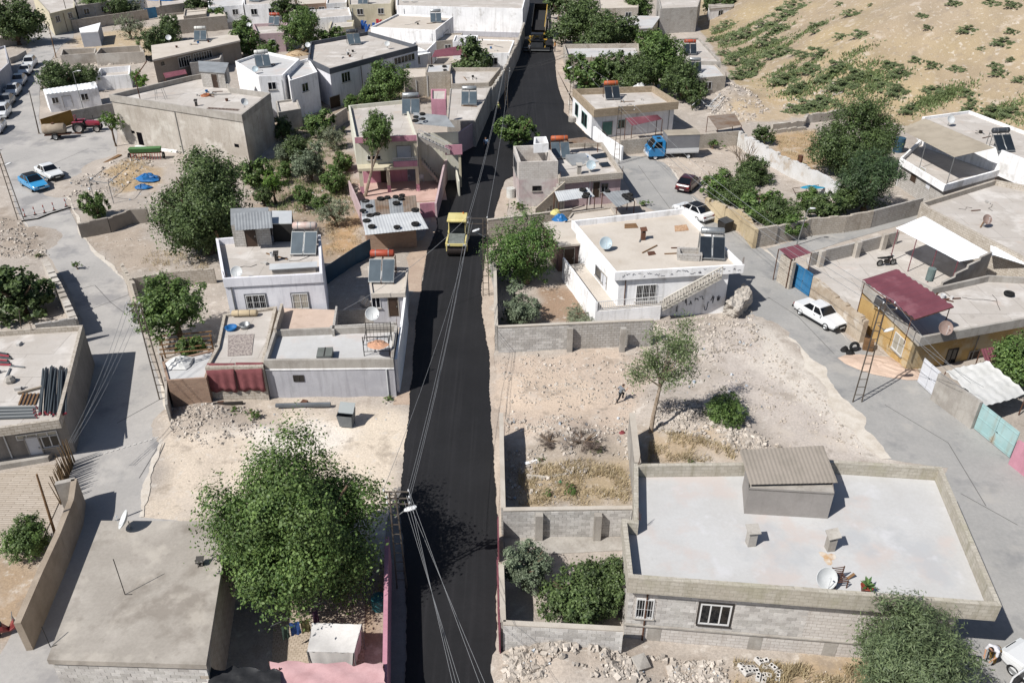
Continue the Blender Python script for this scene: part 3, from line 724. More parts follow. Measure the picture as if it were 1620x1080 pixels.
# balcony slab wrapping the left and front
wl = [Vector(p) for p in h5.wp]; e0 = (wl[1] - wl[0]).normalized(); n0 = Vector((e0.y, -e0.x)); e3 = (wl[0] - wl[3]).normalized(); n3 = Vector((e3.y, -e3.x))
c0 = wl[0] + n0 * .5 + n3 * 1.9; c1 = wl[0] + e0 * 3.4 + n0 * .5; c2 = wl[0] + e0 * 3.4 + n0 * .01; c3 = wl[0] + n0 * .01 + n3 * .01; c4 = wl[3] - (-e3) * 2.2 + n3 * .01; c5 = c4 + n3 * 1.9
h5.part('balcony', G().prism([c0, c1, c2, c3, c4, c5], -.1, 1.25), white_wall)
h5.part('balcony_floor', G().prism(inset([c0, c1, c2, c3, c4, c5], .05), 1.25, 1.27), roof_tan)
h5.part('balcony_wall', G().prism([c0, c0 + e0 * .15, c5 + e0 * .15, c5], 1.27, 2.0), white_wall)
def railing(th, a, b, z0, z1, step, mat, name='railing', r=.016, top=.03):
 """one balustrade: rail plus balusters"""
 a = Vector(a); b = Vector(b); g = G(); L = (b - a).length; n = max(1, int(L / step))
 z0 = z0 if isinstance(z0, tuple) else (z0, z0); z1 = z1 if isinstance(z1, tuple) else (z1, z1)
 for k in range(n + 1):
  p = a.lerp(b, k / n); t = k / n
  g.tube((p.x, p.y, z0[0] + (z0[1] - z0[0]) * t), (p.x, p.y, z1[0] + (z1[1] - z1[0]) * t), r, n=4)
 g.beam((a.x, a.y, z1[0]), (b.x, b.y, z1[1]), top * 2, top * 1.4); g.beam((a.x, a.y, z0[0] + .06), (b.x, b.y, z0[1] + .06), top * 1.4, top)
 return th.part(name, g, mat)
railing(h5, c0 + n0 * -.08, c1 + n0 * -.08, 1.27, 2.05, .16, pvc)
# outside stair along the front wall
cop_pale = M('stair_pale', 'dcd7cd', 'cfc9be', s=.8, fine=.06)
st_a = wl[0] + e0 * 3.4 + n0 * .5; st_n = 14; run = (l5 - 3.4 - 1.0)
g = G(); g2 = G()
for k in range(st_n):
 p = st_a + e0 * (run * (k + .5) / st_n); z = 1.25 + (3.75 - 1.25) * (k + 1) / st_n
 h5.part('step', G().box((p.x, p.y, z - .09), (run / st_n + .02, 1.0, .18), math.atan2(e0.y, e0.x)), concrete)
pa = st_a + n0 * .5; pb = st_a + e0 * run + n0 * .5
h5.part('stair_string', G().add([(pa.x, pa.y, 1.05), (pb.x, pb.y, 3.5), (pb.x, pb.y, 3.78), (pa.x, pa.y, 1.32), (pa.x - n0.x * .1, pa.y - n0.y * .1, 1.05), (pb.x - n0.x * .1, pb.y - n0.y * .1, 3.5), (pb.x - n0.x * .1, pb.y - n0.y * .1, 3.78), (pa.x - n0.x * .1, pa.y - n0.y * .1, 1.32)],
  [(0, 1, 2, 3), (7, 6, 5, 4), (3, 2, 6, 7), (4, 5, 1, 0)]), cop_pale)
railing(h5, pa - n0 * .05, pb - n0 * .05, (1.3, 3.8), (2.1, 4.6), .2, cop_pale, r=.035, top=.05)
# --- half finished pinkish house with open block tower
h6 = House('half_built_house', 'half built dusty pink house with cluttered roof by the road bend', [(884, 282), (986, 273), (953, 225), (872, 228)], 3.3, pink_dusty, roof_pale, par=.45, pt=.25, over=[.35, .1, .05, 0], parmat=block_warm)
h6.win(0, 951, 290, 962, 304, frame_grey, n=2); h6.door(0, 938, 288, 948, 312)
h6t = House('block_tower', 'unroofed grey block room rising above the dusty pink house', [(821, 257), (883, 255), (865, 229), (812, 231)], 4.7, M('render_pale', 'dad4d0', 'cbc4c0', s=.5, fine=.07, drip=('a8a09c', .4), stain=[('c3a9ab', .4, .5, .6)]), roof_pale, par=1.7, pt=.22, slab=.12, parmat=block_pink, cat='house')
h6t.win(3, 813, 250, 818, 272, frame_grey, n=2); h6t.win(0, 842, 294, 856, 302, frame_dark, n=1)
h6t.part('top_box', G().ring([P(*c, 5.4)[:2] for c in ((844, 228), (868, 227), (864, 216), (845, 217))], inset([Vector(P(*c, 5.4)[:2]) for c in ((844, 228), (868, 227), (864, 216), (845, 217))], .18), 4.45, 5.4), white_wall)
# --- house with red tank, right of the road
h7 = House('roadside_house', 'white walled house with beige block parapet beside the wide black road', [(940, 174), (1074, 161), (1034, 136), (906, 141)], 3.9, white_wall, roof_pale, par=.75, pt=.3, over=[.9, .1, .05, .06], parmat=M('block_beige', 'bfae98', 'ad9c86', s=.5, brick=(.4, .2, .012, '94866f'), stain=[('8d8069', .6, .56, .5)]))
h7.win(3, 910, 164, 915, 184, door_green, n=1, sill=False); h7.win(3, 920, 178, 929, 200, door_green, n=2, sill=False)
h7.door(0, 953, 193, 968, 214, door_green); h7.win(0, 978, 190, 988, 202, door_green, n=2)
# --- pink two storey house
h8 = House('pink_house', 'pink and cream two storey house with open ground floor', [(561, 218), (659, 214), (640, 158), (551, 167)], 6.2, yellow_cream, roof_pale, par=.4, pt=.2, over=[1.4, 0, 0, 0], parmat=yellow_cream, base=2.9)
# pink house: lower storey, columns, balcony, stairs
pp = h8.pts; ea = (pp[1] - pp[0]).normalized(); na = Vector((ea.y, -ea.x)); lw = (pp[1] - pp[0]).length
h8.part('first_floor_slab', G().prism(pp, 2.6, 2.88, bot=True), cream)
def bxy(g, o, u, v, w, d, z0, z1, e=ea, n=na):
 """box in a house's own frame: u along the front, v out of it"""
 c = o + e * (u + w / 2) + n * (v + d / 2); return g.box((c.x, c.y, (z0 + z1) / 2), (w, d, z1 - z0), math.atan2(e.y, e.x))
bk = pp[0]
dep = (pp[3] - pp[0]).length
h8.part('ground_floor_wall', bxy(G(), bk, .3, -dep + .2, lw - 1.5, dep - 3.4, -.1, 2.6), pink)
h8.part('ground_floor_door', bxy(G(), bk, 2.2, -3.2, 1.0, .06, 0, 2.1), door_brown)
for u, z1 in ((.05, 2.6), (2.9, 2.6), (lw - .35, 5.6)):
 h8.part('column', bxy(G(), bk, u, -.45, .35, .35, .9, z1), cream)
 h8.part('column_base', bxy(G(), bk, u - .01, -.46, .37, .37, -.1, .9), pink)
h8.part('balcony_parapet', bxy(G(), bk, lw - 2.6, -.12, 2.5, .12, 2.9, 3.5), pink)
railing(h8, bk + ea * (lw - 2.6) - na * .06, bk + ea * (lw - .1) - na * .06, 3.5, 3.85, .18, pvc)
h8.win(0, 581, 246, 603, 253, pvc, n=3); h8.door(0, 628, 231, 650, 250, door_white)
h8.part('porch_floor', bxy(G(), bk, -.3, -3.2, lw + 3, 6.0, -.1, .12), M('porch_pink_concrete', 'd3b5aa', 'c6a69b', s=.6, fine=.07, stain=[('a98f84', .7, .6, .5)]))
# stair flights on the road side
def stair(th, o, e, n, u0, u1, z0, z1, v0, w, ns, m, rail=None):
 for k in range(ns):
  ua = u0 + (u1 - u0) * k / ns; ub = u0 + (u1 - u0) * (k + 1) / ns; zt = z0 + (z1 - z0) * (k + 1) / ns
  th.part('step', bxy(G(), o, min(ua, ub), v0, abs(ub - ua), w, max(zt - .5, 0), zt, e, n), m)
stair(h8, bk, ea, na, lw + 2.4, lw + .4, .1, 2.9, -2.6, 1.0, 10, concrete)
stair(h8, bk, ea, na, lw + 3.4, lw + .2, 4.2, 5.9, -1.3, .9, 9, concrete)
h8.part('stair_landing', bxy(G(), bk, lw + 3.0, -2.9, 1.6, 2.2, 3.9, 4.1), concrete)
h8.part('stair_landing_parapet', bxy(G(), bk, lw + 2.9, -.75, 1.8, .15, 3.75, 4.8), pink)
h8.part('stair_back_wall', bxy(G(), bk, lw + .1, -3.2, 4.4, .18, 0, 5.4), yellow_cream)
h8.part('column', bxy(G(), bk, lw + 4.3, -1.0, .25, .25, 0, 3.9), cream)
railing(h8, bk + ea * (lw + .2) + na * -.38, bk + ea * (lw + 3.2) + na * -.38, (5.95, 4.4), (6.7, 5.1), .2, pvc)
h8.part('stair_side_wall', bxy(G(), bk, lw + 4.0, -2.8, .15, 4.6, 0, 1.7), yellow_cream)
h8.part('front_band', bxy(G(), bk, 0, .003, lw, .03, 5.62, 6.23), pink)
h8.part('canopy_sheet', G().sheet([P(656, 196, 6.4), P(720, 202, 6.6), P(706, 183, 6.9), P(654, 178, 6.9)], .02, .2), tin_grey)
pb = House('roof_stair_box', 'pink stair box on the roof of the pink house', None, 7.6, pink, roof_pale, par=.2, pt=.15, base=5.7, cat='roof hut', wpts=[P(683, 180, 6), P(706, 180, 6), P(707, 163, 6.0), P(683, 163, 6.0)])
h8b = House('side_house', 'low pinkish roofed annex with solar heater beside the pink house', [(707, 190), (752, 191), (777, 137), (712, 140)], 3.3, concrete, roof_pale, par=.12, pt=.15)
# --- stone building and its neighbours
h9 = House('stone_building', 'big stone-faced block building with roof clutter, upper left', [(172, 150), (382, 182), (428, 147), (366, 139), (345, 112), (300, 120)], 5.9, stone, roof_pale, par=.6, pt=.25, over=[.12, .06, 0, 0, 0, .06], parmat=concrete)
h9.opening(0, 218, 210, 226, 229, 'opening_shade')
for x0, y0, x1, y1 in ((371, 228, 378, 233), (208, 207, 213, 211)): h9.opening(0, x0, y0, x1, y1, 'hole_shade')  # near-black sheets laid on the wall, painted as shaded recesses
hut = House('roof_hut', 'small block hut with grey tin roof on the stone building', None, 7.3, block_grey, tin_grey, par=0, slab=.1, base=5.2, cat='roof hut', over=.12, wpts=[P(320, 138, 5.3), P(360, 141, 5.3), P(366, 124, 5.3), P(318, 121, 5.3)])
hut.door(0, 338, 121, 346, 137, door_brown, uz=(1.5, 2.3, 5.3, 7.0)); hut.door(1, 0, 0, 0, 0, door_brown, uz=(.6, 1.5, 5.3, 7.0))
h10 = House('white_annex', 'white flat roofed house joined behind the stone building', [(409, 121), (447, 119), (474, 93), (418, 81), (372, 97)], 5.6, white_wall, roof_white, par=.35, pt=.18)
h10.win(0, 424, 130, 437, 142, pvc, n=2)
h11 = House('two_storey_house', 'two storey house with dark grey roof band and stepped wall', [(521, 109), (573, 95), (661, 72), (582, 50), (491, 66), (487, 93)], 5.4, lavender, roof_pale, par=.55, pt=.2, over=.05, parmat=dark_band)
h11.win(0, 540, 114, 554, 130, pvc, n=3); h11.door(0, 522, 152, 538, 172); h11.win(1, 588, 99, 601, 114, pvc, n=3); h11.win(1, 623, 88, 656, 99, pvc, n=6)
h12 = House('white_hall', 'large white windowless building at the head of the street', [(627, 9), (827, 14), (838, -30), (628, -32)], 5.2, white_wall, roof_pale, par=.3, pt=.2)
h12.part('plinth', h12.bx(G(), 0, 0, (h12.wp[1] - h12.wp[0]).length, 0, .9, -.02, .05), lavender_dk)
h12b = House('white_house', 'white house with tan roof and dark side wall below the white hall', [(586, 43), (689, 48), (717, 26), (629, 22)], 4.4, white_wall, roof_tan, par=.3, pt=.18)
h12b.win(1, 695, 62, 701, 70, pvc, n=1); h12b.door(1, 702, 50, 709, 66, door_white)
h13 = House('long_house', 'long low house with dark shaded front and white windows', [(241, 95), (380, 64), (374, 53), (239, 72)], 3.7, M('render_taupe', 'a0968c', '92887e', s=.5, drip=('7c736a', .4)), roof_tan, par=0, slab=.25, over=[1.0, .05, .05, .05])
h13.win(0, 282, 89, 303, 106, pvc, n=5); h13.win(0, 306, 82, 336, 100, pvc, n=7); h13.win(0, 255, 98, 260, 104, frame_dark, n=1)
cont = House('site_container', 'white site container with ribbed roof behind a mustard gate', [(73, 150), (155, 140), (151, 130), (68, 142)], 2.4, white_wall, tin_white, par=0, slab=.12, cat='container')
cont.win(0, 82, 154, 93, 164, pvc, n=2, gm=glass); cont.win(0, 128, 148, 140, 159, pvc, n=2); cont.door(0, 100, 152, 114, 170, door_white)
q = [P(73, 150, 2.42), P(155, 140, 2.42), P(151, 130, 2.42), P(68, 142, 2.42)]
cont.part('roof_ribs', G().sheet([p + Vector((0, 0, .02)) for p in q], .05, .5), tin_white)
shd = House('white_shed', 'small white shed with rubble on its roof on dry ground', [(127, 52), (155, 50), (159, 36), (125, 45)], 2.5, M('shed_pale_blue', 'c8ccd6', 'bcc0ca', s=.5, fine=.05), white_wall, par=0, slab=.15, cat='shed')
# --- right edge houses
h17 = House('hillside_house', 'pale house at the hill foot with beige canopy over its terrace', [(1424, 250), (1495, 293), (1603, 263), (1660, 280), (1660, 215), (1480, 198)], 3.1, block_grey, roof_pale, par=.5, pt=.2, over=[.35, .1, 0, 0, 0, 0], parmat=white_wall)
h17.door(0, 1442, 262, 1452, 290, door_brown); h17.door(0, 1466, 277, 1474, 300, door_white); h17.win(0, 1454, 264, 1464, 280, pvc, n=1, gm=curtain)
h17u = House('upper_storey', 'upper storey block with pale roof and dish behind the beige canopy', [(1470, 200), (1575, 234), (1660, 268), (1660, 222), (1534, 175), (1459, 185)], 5.0, white_wall, roof_pale, par=.3, pt=.2, base=2.6)
q = [P(1510, 249, 5.3), P(1574, 234, 5.6), P(1464, 189, 6.0), P(1424, 206, 5.3)]
cn = T('terrace_canopy', 'beige ribbed sheet canopy shading the hillside house terrace', 'canopy', (q[0].x, q[0].y, 2.6))
for k in range(7):
 A, B, C_, D = q; t0, t1 = k / 7, (k + 1) / 7 + .01; dz = Vector((0, 0, .012 * k))
 cn.part('roof_sheet', G().sheet([A.lerp(D, t0) + dz, B.lerp(C_, t0) + dz, B.lerp(C_, t1) + dz, A.lerp(D, t1) + dz], .02, .22), canvas_beige)
for p in (q[0], q[0].lerp(q[3], .5), q[3]): cn.part('post', G().tube((p.x, p.y, 2.6), (p.x, p.y, p.z), .04), steel)
h18 = House('flat_house', 'wide low house with pale empty roof at the right edge', [(1475, 333), (1660, 428), (1660, 300), (1574, 284), (1457, 320)], 3.3, block_warm, roof_pale, par=.5, pt=.25, parmat=block_warm)
# --- ochre house with maroon canopy
h19 = House('ochre_house', 'ochre walled house with concrete roof terrace beside the lane', [(1457, 534), (1660, 497), (1660, 440), (1563, 435), (1475, 455), (1420, 428), (1364, 446)], 3.4, ochre, roof_pale, par=.5, pt=.2, over=[.9, 0, 0, 0, 0, 0, .25], parmat=concrete)
h19.win(6, 1412, 528, 1432, 560, pvc, n=2, gm=curtain); h19.win(0, 1496, 552, 1512, 580, frame_dark, n=2); h19.door(0, 1530, 556, 1545, 585)
q = [P(1447, 505, 5.0), P(1509, 485, 5.0), P(1418, 427, 5.5), P(1364, 444, 5.3)]
mc = T('terrace_canopy', 'maroon corrugated canopy over the ochre house terrace', 'canopy', (q[0].x, q[0].y, 2.9))
A, B, C_, D = q
for k in range(5):
 t0, t1 = k / 5, (k + 1) / 5 + .01; dz = Vector((0, 0, .01 * k))
 mc.part('roof_sheet', G().sheet([A.lerp(D, t0) + dz, B.lerp(C_, t0) + dz, B.lerp(C_, t1) + dz, A.lerp(D, t1) + dz], .1, .5, along=1), tin_maroon)
for t, (a_, b_) in enumerate(((0, .05), (1, .05), (1, .5), (0, .5), (1, .95), (0, .95))):
 p = (A if a_ == 0 else B).lerp(D if a_ == 0 else C_, b_); mc.part('post', G().tube((p.x, p.y, 2.9), (p.x, p.y, p.z - .02), .035), rust)
mc.part('frame', G().beam(A - Vector((0, 0, .05)), B - Vector((0, 0, .05)), .05, .05).beam(A - Vector((0, 0, .05)), D - Vector((0, 0, .05)), .05, .05).beam(B - Vector((0, 0, .05)), C_ - Vector((0, 0, .05)), .05, .05), rust)
# yard beside it: floor and white canopy
yd = T('walled_yard', 'bare concrete yard with white tin canopy behind the blue door', 'yard', P(1400, 415))
yd.part('floor', G().prism(pxpoly([(1290, 470), (1368, 520), (1480, 470), (1570, 430), (1480, 372), (1420, 375), (1275, 412)]), -.1, .25), roof_pale)
q = [P(1518, 414, 3.2), P(1572, 404, 3.2), P(1463, 343, 3.5), P(1418, 362, 3.3)]
A, B, C_, D = q
for k in range(6):
 t0, t1 = k / 6, (k + 1) / 6 + .01; dz = Vector((0, 0, .008 * k))
 yd.part('canopy_sheet', G().sheet([A.lerp(D, t0) + dz, B.lerp(C_, t0) + dz, B.lerp(C_, t1) + dz, A.lerp(D, t1) + dz], .018, .25), tin_white)
for t in (.02, .34, .66, .97):
 p = A.lerp(D, t); yd.part('canopy_post', G().tube((p.x, p.y, .2), (p.x, p.y, p.z), .045), tin_maroon)
q2 = [P(1567, 402, 3.0), P(1640, 425, 2.9), P(1640, 412, 2.9), P(1567, 388, 3.0)]
yd.part('canopy_sheet', G().sheet(q2, .018, .25), tin_white)
yw = P(1475, 450, 3.0); yw2 = P(1569, 403, 3.3)
for k in range(5):
 a_ = yw.lerp(yw2, k / 5); b_ = yw.lerp(yw2, (k + 1) / 5); z = 2.4 + .28 * k
 yd.part('stepped_wall', G().prism([(a_.x, a_.y), (b_.x, b_.y), (b_.x - .05, b_.y + .2), (a_.x - .05, a_.y + .2)], 0, z), concrete)
# --- far buildings, one line each: label, corners, height, wall, roof, parapet, windows on the front
FAR = [
('white roofed low building behind the dark roadside trees', [(982, 47), (1032, 44), (1045, 26), (974, 24)], 2.8, cream, roof_white, .0, 3),
('plain grey block house at the top centre right', [(1045, 14), (1104, 11), (1110, -8), (1040, -8)], 4.6, block_grey, roof_pale, .3, 0),
('pale house with red water tank at the foot of the hill', [(1070, 96), (1141, 98), (1106, 60), (1066, 62)], 3.4, concrete, roof_pale, .3, 2),
('white roofed low house just below the red tank house', [(1094, 125), (1149, 120), (1129, 98), (1090, 100)], 3.0, block_warm, roof_white, .15, 1),
('beige walled roof terrace right of the dump truck', [(898, 92), (1012, 88), (1010, 69), (891, 70)], 2.6, block_warm, roof_white, .7, 0),
('white fronted roof by the asphalt paver, left side', [(756, 85), (806, 84), (814, 64), (757, 62)], 3.0, white_wall, roof_tan, .15, 1),
('beige walled roof below the fig tree', [(714, 133), (773, 131), (792, 107), (712, 107)], 3.1, block_warm, roof_pale, .55, 0),
('small pale box house with tyres on its roof', [(673, 115), (712, 113), (714, 101), (676, 102)], 3.5, block_warm, roof_white, .12, 0),
('beige wall house between the olive tree and the tyre roof', [(640, 124), (675, 121), (678, 107), (636, 109)], 2.8, block_warm, roof_tan, .1, 0),
('pink fronted house among trees in the upper left', [(407, 54), (449, 52), (455, 36), (400, 38)], 3.2, pink_dusty, roof_pale, .5, 1),
('white house with grey awning near the top edge', [(386, 8), (442, 6), (448, -10), (384, -10)], 4.2, white_wall, roof_pale, .3, 2),
('brick house with dark windows near the top edge', [(468, 8), (516, 5), (520, -10), (466, -10)], 3.6, brick_red, roof_tan, .2, 3),
('cream house with solar heater at the top edge', [(552, 8), (618, 6), (624, -14), (550, -14)], 4.2, cream, roof_pale, .3, 2),
('cream corner house with blue door in the top left', [(78, 22), (118, 12), (118, -12), (50, -10)], 4.0, cream, roof_pale, .2, 2),
('grey flat roofed building at the very top left', [(120, 10), (175, 2), (180, -20), (110, -16)], 4.0, concrete, roof_grey, .2, 2),
('blue gated house at the top edge left of centre', [(252, 10), (330, 0), (330, -20), (250, -14)], 3.4, block_warm, roof_pale, .3, 1),
('white low building with red awning near the top edge', [(330, 12), (384, 8), (386, -8), (328, -4)], 3.2, white_wall, roof_white, .2, 2),
('grey plastered house at the left edge by the parked cars', [(-40, 150), (14, 100), (8, 72), (-50, 90)], 3.2, lavender_dk, roof_pale, .3, 0),
('white hut with grey roof at the top right of the lane', [(1122, 14), (1160, 11), (1164, 2), (1120, 4)], 2.6, white_wall, roof_grey, .0, 1),
('maroon roofed low shed beyond the dark trees', [(1222, 8), (1258, 6), (1262, -6), (1220, -4)], 2.6, white_wall, tin_maroon, .0, 1),
('tan flat house hidden behind the top centre trees', [(948, 14), (1010, 12), (1010, -6), (946, -6)], 4.4, block_warm, roof_tan, .3, 2),
('low beige house behind the dark windowed long house', [(258, 34), (358, 25), (352, 14), (262, 22)], 2.6, block_warm, roof_tan, .4, 0),
('long white wall house in the top centre left', [(492, 30), (556, 25), (552, 12), (490, 16)], 3.4, white_wall, roof_pale, .2, 0),
('white stepped annex joined to the two storey house', [(458, 128), (502, 114), (488, 92), (448, 104)], 5.2, white_wall, roof_white, .4, 1),
('low white house left of the awning near the hall', [(640, 84), (676, 80), (690, 66), (655, 66)], 3.0, white_wall, roof_pale, .3, 1),
('grey low house in front of the top left olive', [(300, 100), (348, 94), (352, 84), (306, 86)], 2.2, block_grey, roof_pale, .3, 0),
('pale roofed annex at the orchard top corner', [(440, 178), (476, 172), (470, 156), (436, 160)], 2.6, concrete, roof_pale, .25, 0),
('tan roofed shed behind the red awning', [(690, 66), (726, 62), (732, 52), (700, 54)], 2.6, block_warm, roof_tan, .2, 1),
('white roof strip above the fig tree', [(716, 66), (754, 64), (756, 56), (720, 56)], 3.0, white_wall, roof_white, .2, 0),
('tan box house beside the blue gates', [(290, 26), (326, 22), (328, 12), (292, 14)], 2.8, block_warm, roof_tan, .3, 1),
('small grey house behind the pink fronted one', [(456, 34), (488, 31), (490, 20), (458, 22)], 2.8, concrete, roof_pale, .3, 1),
('low pale house near the playset', [(520, 46), (558, 42), (560, 32), (524, 33)], 2.6, cream, roof_pale, .3, 1),
('white cube house near the top left trees', [(176, 4), (226, -2), (228, -14), (180, -10)], 3.6, white_wall, roof_pale, .3, 2),
('pale house between the top edge trees', [(516, 6), (548, 4), (550, -8), (518, -8)], 3.8, white_wall, roof_pale, .3, 1),
('roofless stone ruin beside the white shed', [(95, 88), (150, 84), (152, 76), (98, 78)], 1.6, stone, earth_red, 1.4, 0),
('roofless rubble stone ruin left of the long house', [(150, 86), (228, 82), (222, 72), (158, 76)], 1.8, stone, earth_red, 1.5, 0),
('ruined pale hut with dark doorway near the container', [(150, 122), (205, 118), (206, 104), (158, 108)], 2.0, white_wall, roof_pale, .8, 0),
]
far = []
for lb, pts, h, w, r, par, nw in FAR:
 hh = House('ruin' if 'ruin' in lb else 'house', lb, pts, h, w, r, par=par, pt=.2, slab=.15 if par else .18, over=0 if par else .1, cat='ruin' if 'ruin' in lb else 'house'); far.append(hh)
 l = (hh.wp[1] - hh.wp[0]).length
 for k in range(nw):
  u = l * (k + .5) / nw; z = hh.fl - 1.6
  hh.win(0, 0, 0, 0, 0, pvc, n=2, uz=(u - min(.6, l / nw * .3), u + min(.6, l / nw * .3), max(.7, z), max(1.7, z + 1.1)))
# --- tin roofs weighted with tyres, carports
def sheetroof(name, label, q, mat, cat='shed roof', posts=None, npan=4, amp=.02, wave=.22, along=0, base=0.0, wob=0.0, pm=None):
 t = T(name, label, cat, (q[0].x, q[0].y, base)); A, B, C_, D = q
 for k in range(npan):
  t0, t1 = k / npan, min(1, (k + 1) / npan + .012); dz = Vector((0, 0, .009 * (k % 3)))
  t.part('roof_sheet', G().sheet([A.lerp(B, t0) + dz, A.lerp(B, t1) + dz, D.lerp(C_, t1) + dz, D.lerp(C_, t0) + dz], amp, wave, along=along, wob=wob), mat)
 for p in (q if posts is None else posts):
  t.part('post', G().tube((p.x, p.y, base), (p.x, p.y, p.z - .01), .045), pm or rust)
 return t
tyre_shed = House('tyre_shed', 'brick shed under a tin roof weighted with tyres', None, 2.3, brick_red, concrete, par=0, slab=.08, cat='shed', wpts=[P(582, 396), P(660, 392), P(652, 350), P(574, 356)])
q = [P(578, 372, 2.5), P(677, 362, 2.5), P(662, 334, 2.7), P(572, 343, 2.7)]
A, B, C_, D = q
for k in range(5):
 t0, t1 = k / 5, (k + 1) / 5 + .01; tyre_shed.part('roof_sheet', G().sheet([A.lerp(B, t0), A.lerp(B, t1), D.lerp(C_, t1), D.lerp(C_, t0)], .02, .25), tin_pale)
q = [P(573, 344, 2.55), P(660, 335, 2.55), P(657, 309, 2.7), P(570, 318, 2.7)]
A, B, C_, D = q
for k in range(4):
 t0, t1 = k / 4, (k + 1) / 4 + .01; tyre_shed.part('roof_sheet', G().sheet([A.lerp(B, t0), A.lerp(B, t1), D.lerp(C_, t1), D.lerp(C_, t0)], .02, .25), tin_rust if k % 2 else tin_grey)
sheetroof('tin_canopy', 'pale tin canopy with tyres in front of the dusty pink house', [P(884, 319, 2.4), P(941, 311, 2.4), P(930, 297, 2.6), P(877, 303, 2.6)], tin_pale)
sheetroof('tin_canopy', 'grey tin shed roof with tyres beside the grey lane', [P(976, 328, 1.9), P(1004, 318, 1.9), P(994, 301, 2.1), P(953, 304, 2.1)], tin_grey)
sheetroof('tin_awning', 'maroon tin awning on the white roadside house', [P(1000, 199, 2.1), P(1048, 189, 2.1), P(1040, 182, 2.7), P(990, 187, 2.7)], tin_maroon, npan=3)
sheetroof('tin_awning', 'reddish awning below the white house near the hall', [P(683, 91, 2.2), P(730, 88, 2.2), P(733, 72, 2.5), P(688, 80, 2.5)], tin_maroon, npan=3)
sheetroof('tin_awning', 'white sheet awning beside the two storey house', [P(640, 92, 2.6), P(682, 84, 2.6), P(662, 75, 2.9), P(634, 82, 2.9)], tin_white, npan=3)
sheetroof('tin_awning', 'maroon porch awning on the dark windowed long house', [P(262, 124, 2.2), P(296, 117, 2.2), P(293, 110, 2.5), P(258, 116, 2.5)], tin_maroon, npan=2)
sheetroof('tin_shed_roof', 'flat rusty sheet roof near the bare tree', [P(1135, 205, 1.9), P(1173, 198, 1.9), P(1162, 180, 2.1), P(1120, 184, 2.1)], tin_rust, npan=3)
sheetroof('grey_canopy', 'long grey sheet roof at the back of the pinkish cluttered roof', [P(892, 228, 3.9), P(946, 226, 3.9), P(926, 217, 4.2), P(892, 221, 4.2)], tin_rust, npan=4, base=2.8)
sheetroof('door_canopy', 'small maroon roof over the blue street door', [P(1252, 410, 2.7), P(1284, 400, 2.7), P(1262, 387, 2.9), P(1232, 394, 2.9)], tin_maroon, npan=2, along=0)
sheetroof('tin_awning', 'maroon tin awning under the right edge tree', [P(1560, 575, 1.9), P(1625, 560, 1.9), P(1620, 540, 2.4), P(1552, 552, 2.4)], tin_maroon, npan=2)
hs = House('roof_shed', 'block shed with ribbed grey roof on the lavender house', None, 6.6, block_grey, tin_grey, par=0, slab=.05, base=4.6, cat='roof hut', wpts=[P(372, 391, 4.7), P(431, 389, 4.7), P(430, 362, 4.7), P(371, 364, 4.7)])
q = [P(372, 365, 6.65), P(431, 361, 6.75), P(428, 334, 6.95), P(370, 338, 6.85)]
A, B, C_, D = q
for k in range(6):
 t0, t1 = k / 6, (k + 1) / 6 + .01; hs.part('roof_sheet', G().sheet([A.lerp(B, t0), A.lerp(B, t1), D.lerp(C_, t1), D.lerp(C_, t0)], .03, .2), tin_grey)
l = (hs.wp[1] - hs.wp[0]).length
hs.door(0, 0, 0, 0, 0, door_brown, uz=(l * .32, l * .62, 4.7, 6.4))
# ------------------------------------------------------------ free standing walls
def brickrow(th, a, b, z0, z1, t, mat, par, off=0, bl=.4, bh=.2):
 """individual blocks on the face of a wall (shared mesh per length)"""
 pass
_blk = {}
def blocks(th, a, b, z0, z1, mats, par=None, bl=.42, bh=.205, dep=.1, limit=300, face=.012, nm='block'):
 """single blocks laid in courses on the camera side of a wall from a to b (2D points)"""
 a = Vector(a[:2]); b = Vector(b[:2]); e = (b - a).normalized(); n = Vector((e.y, -e.x)); L = (b - a).length; rz = math.atan2(e.y, e.x)
 rows = int((z1 - z0) / bh + .3); cnt = 0
 for r in range(rows):
  u = -(bl / 2 if r % 2 else 0)
  while u < L - .05 and cnt < limit:
   u0 = max(0, u); u1 = min(L, u + bl); w = round(u1 - u0, 2)
   if w > .08:
    mi = random.randrange(len(mats)); key = (w, mi, nm, dep)
    if key not in _blk:
     o = obj(nm, G().box((0, 0, 0), (w - .014, dep, bh - .014)), mats[mi], par or th.o); _blk[key] = o.data
    else:
     o = bpy.data.objects.new(nm, _blk[key]); COL.objects.link(o); o.parent = par or th.o
    c = a + e * ((u0 + u1) / 2) + n * (face - dep / 2 + random.uniform(-.006, .008)); z = z0 + bh * (r + .5)
    o.location = (c.x - th.loc.x, c.y - th.loc.y, z - th.loc.z); o.rotation_euler = (0, 0, rz + random.uniform(-.01, .01)); cnt += 1
   u += bl
 return cnt
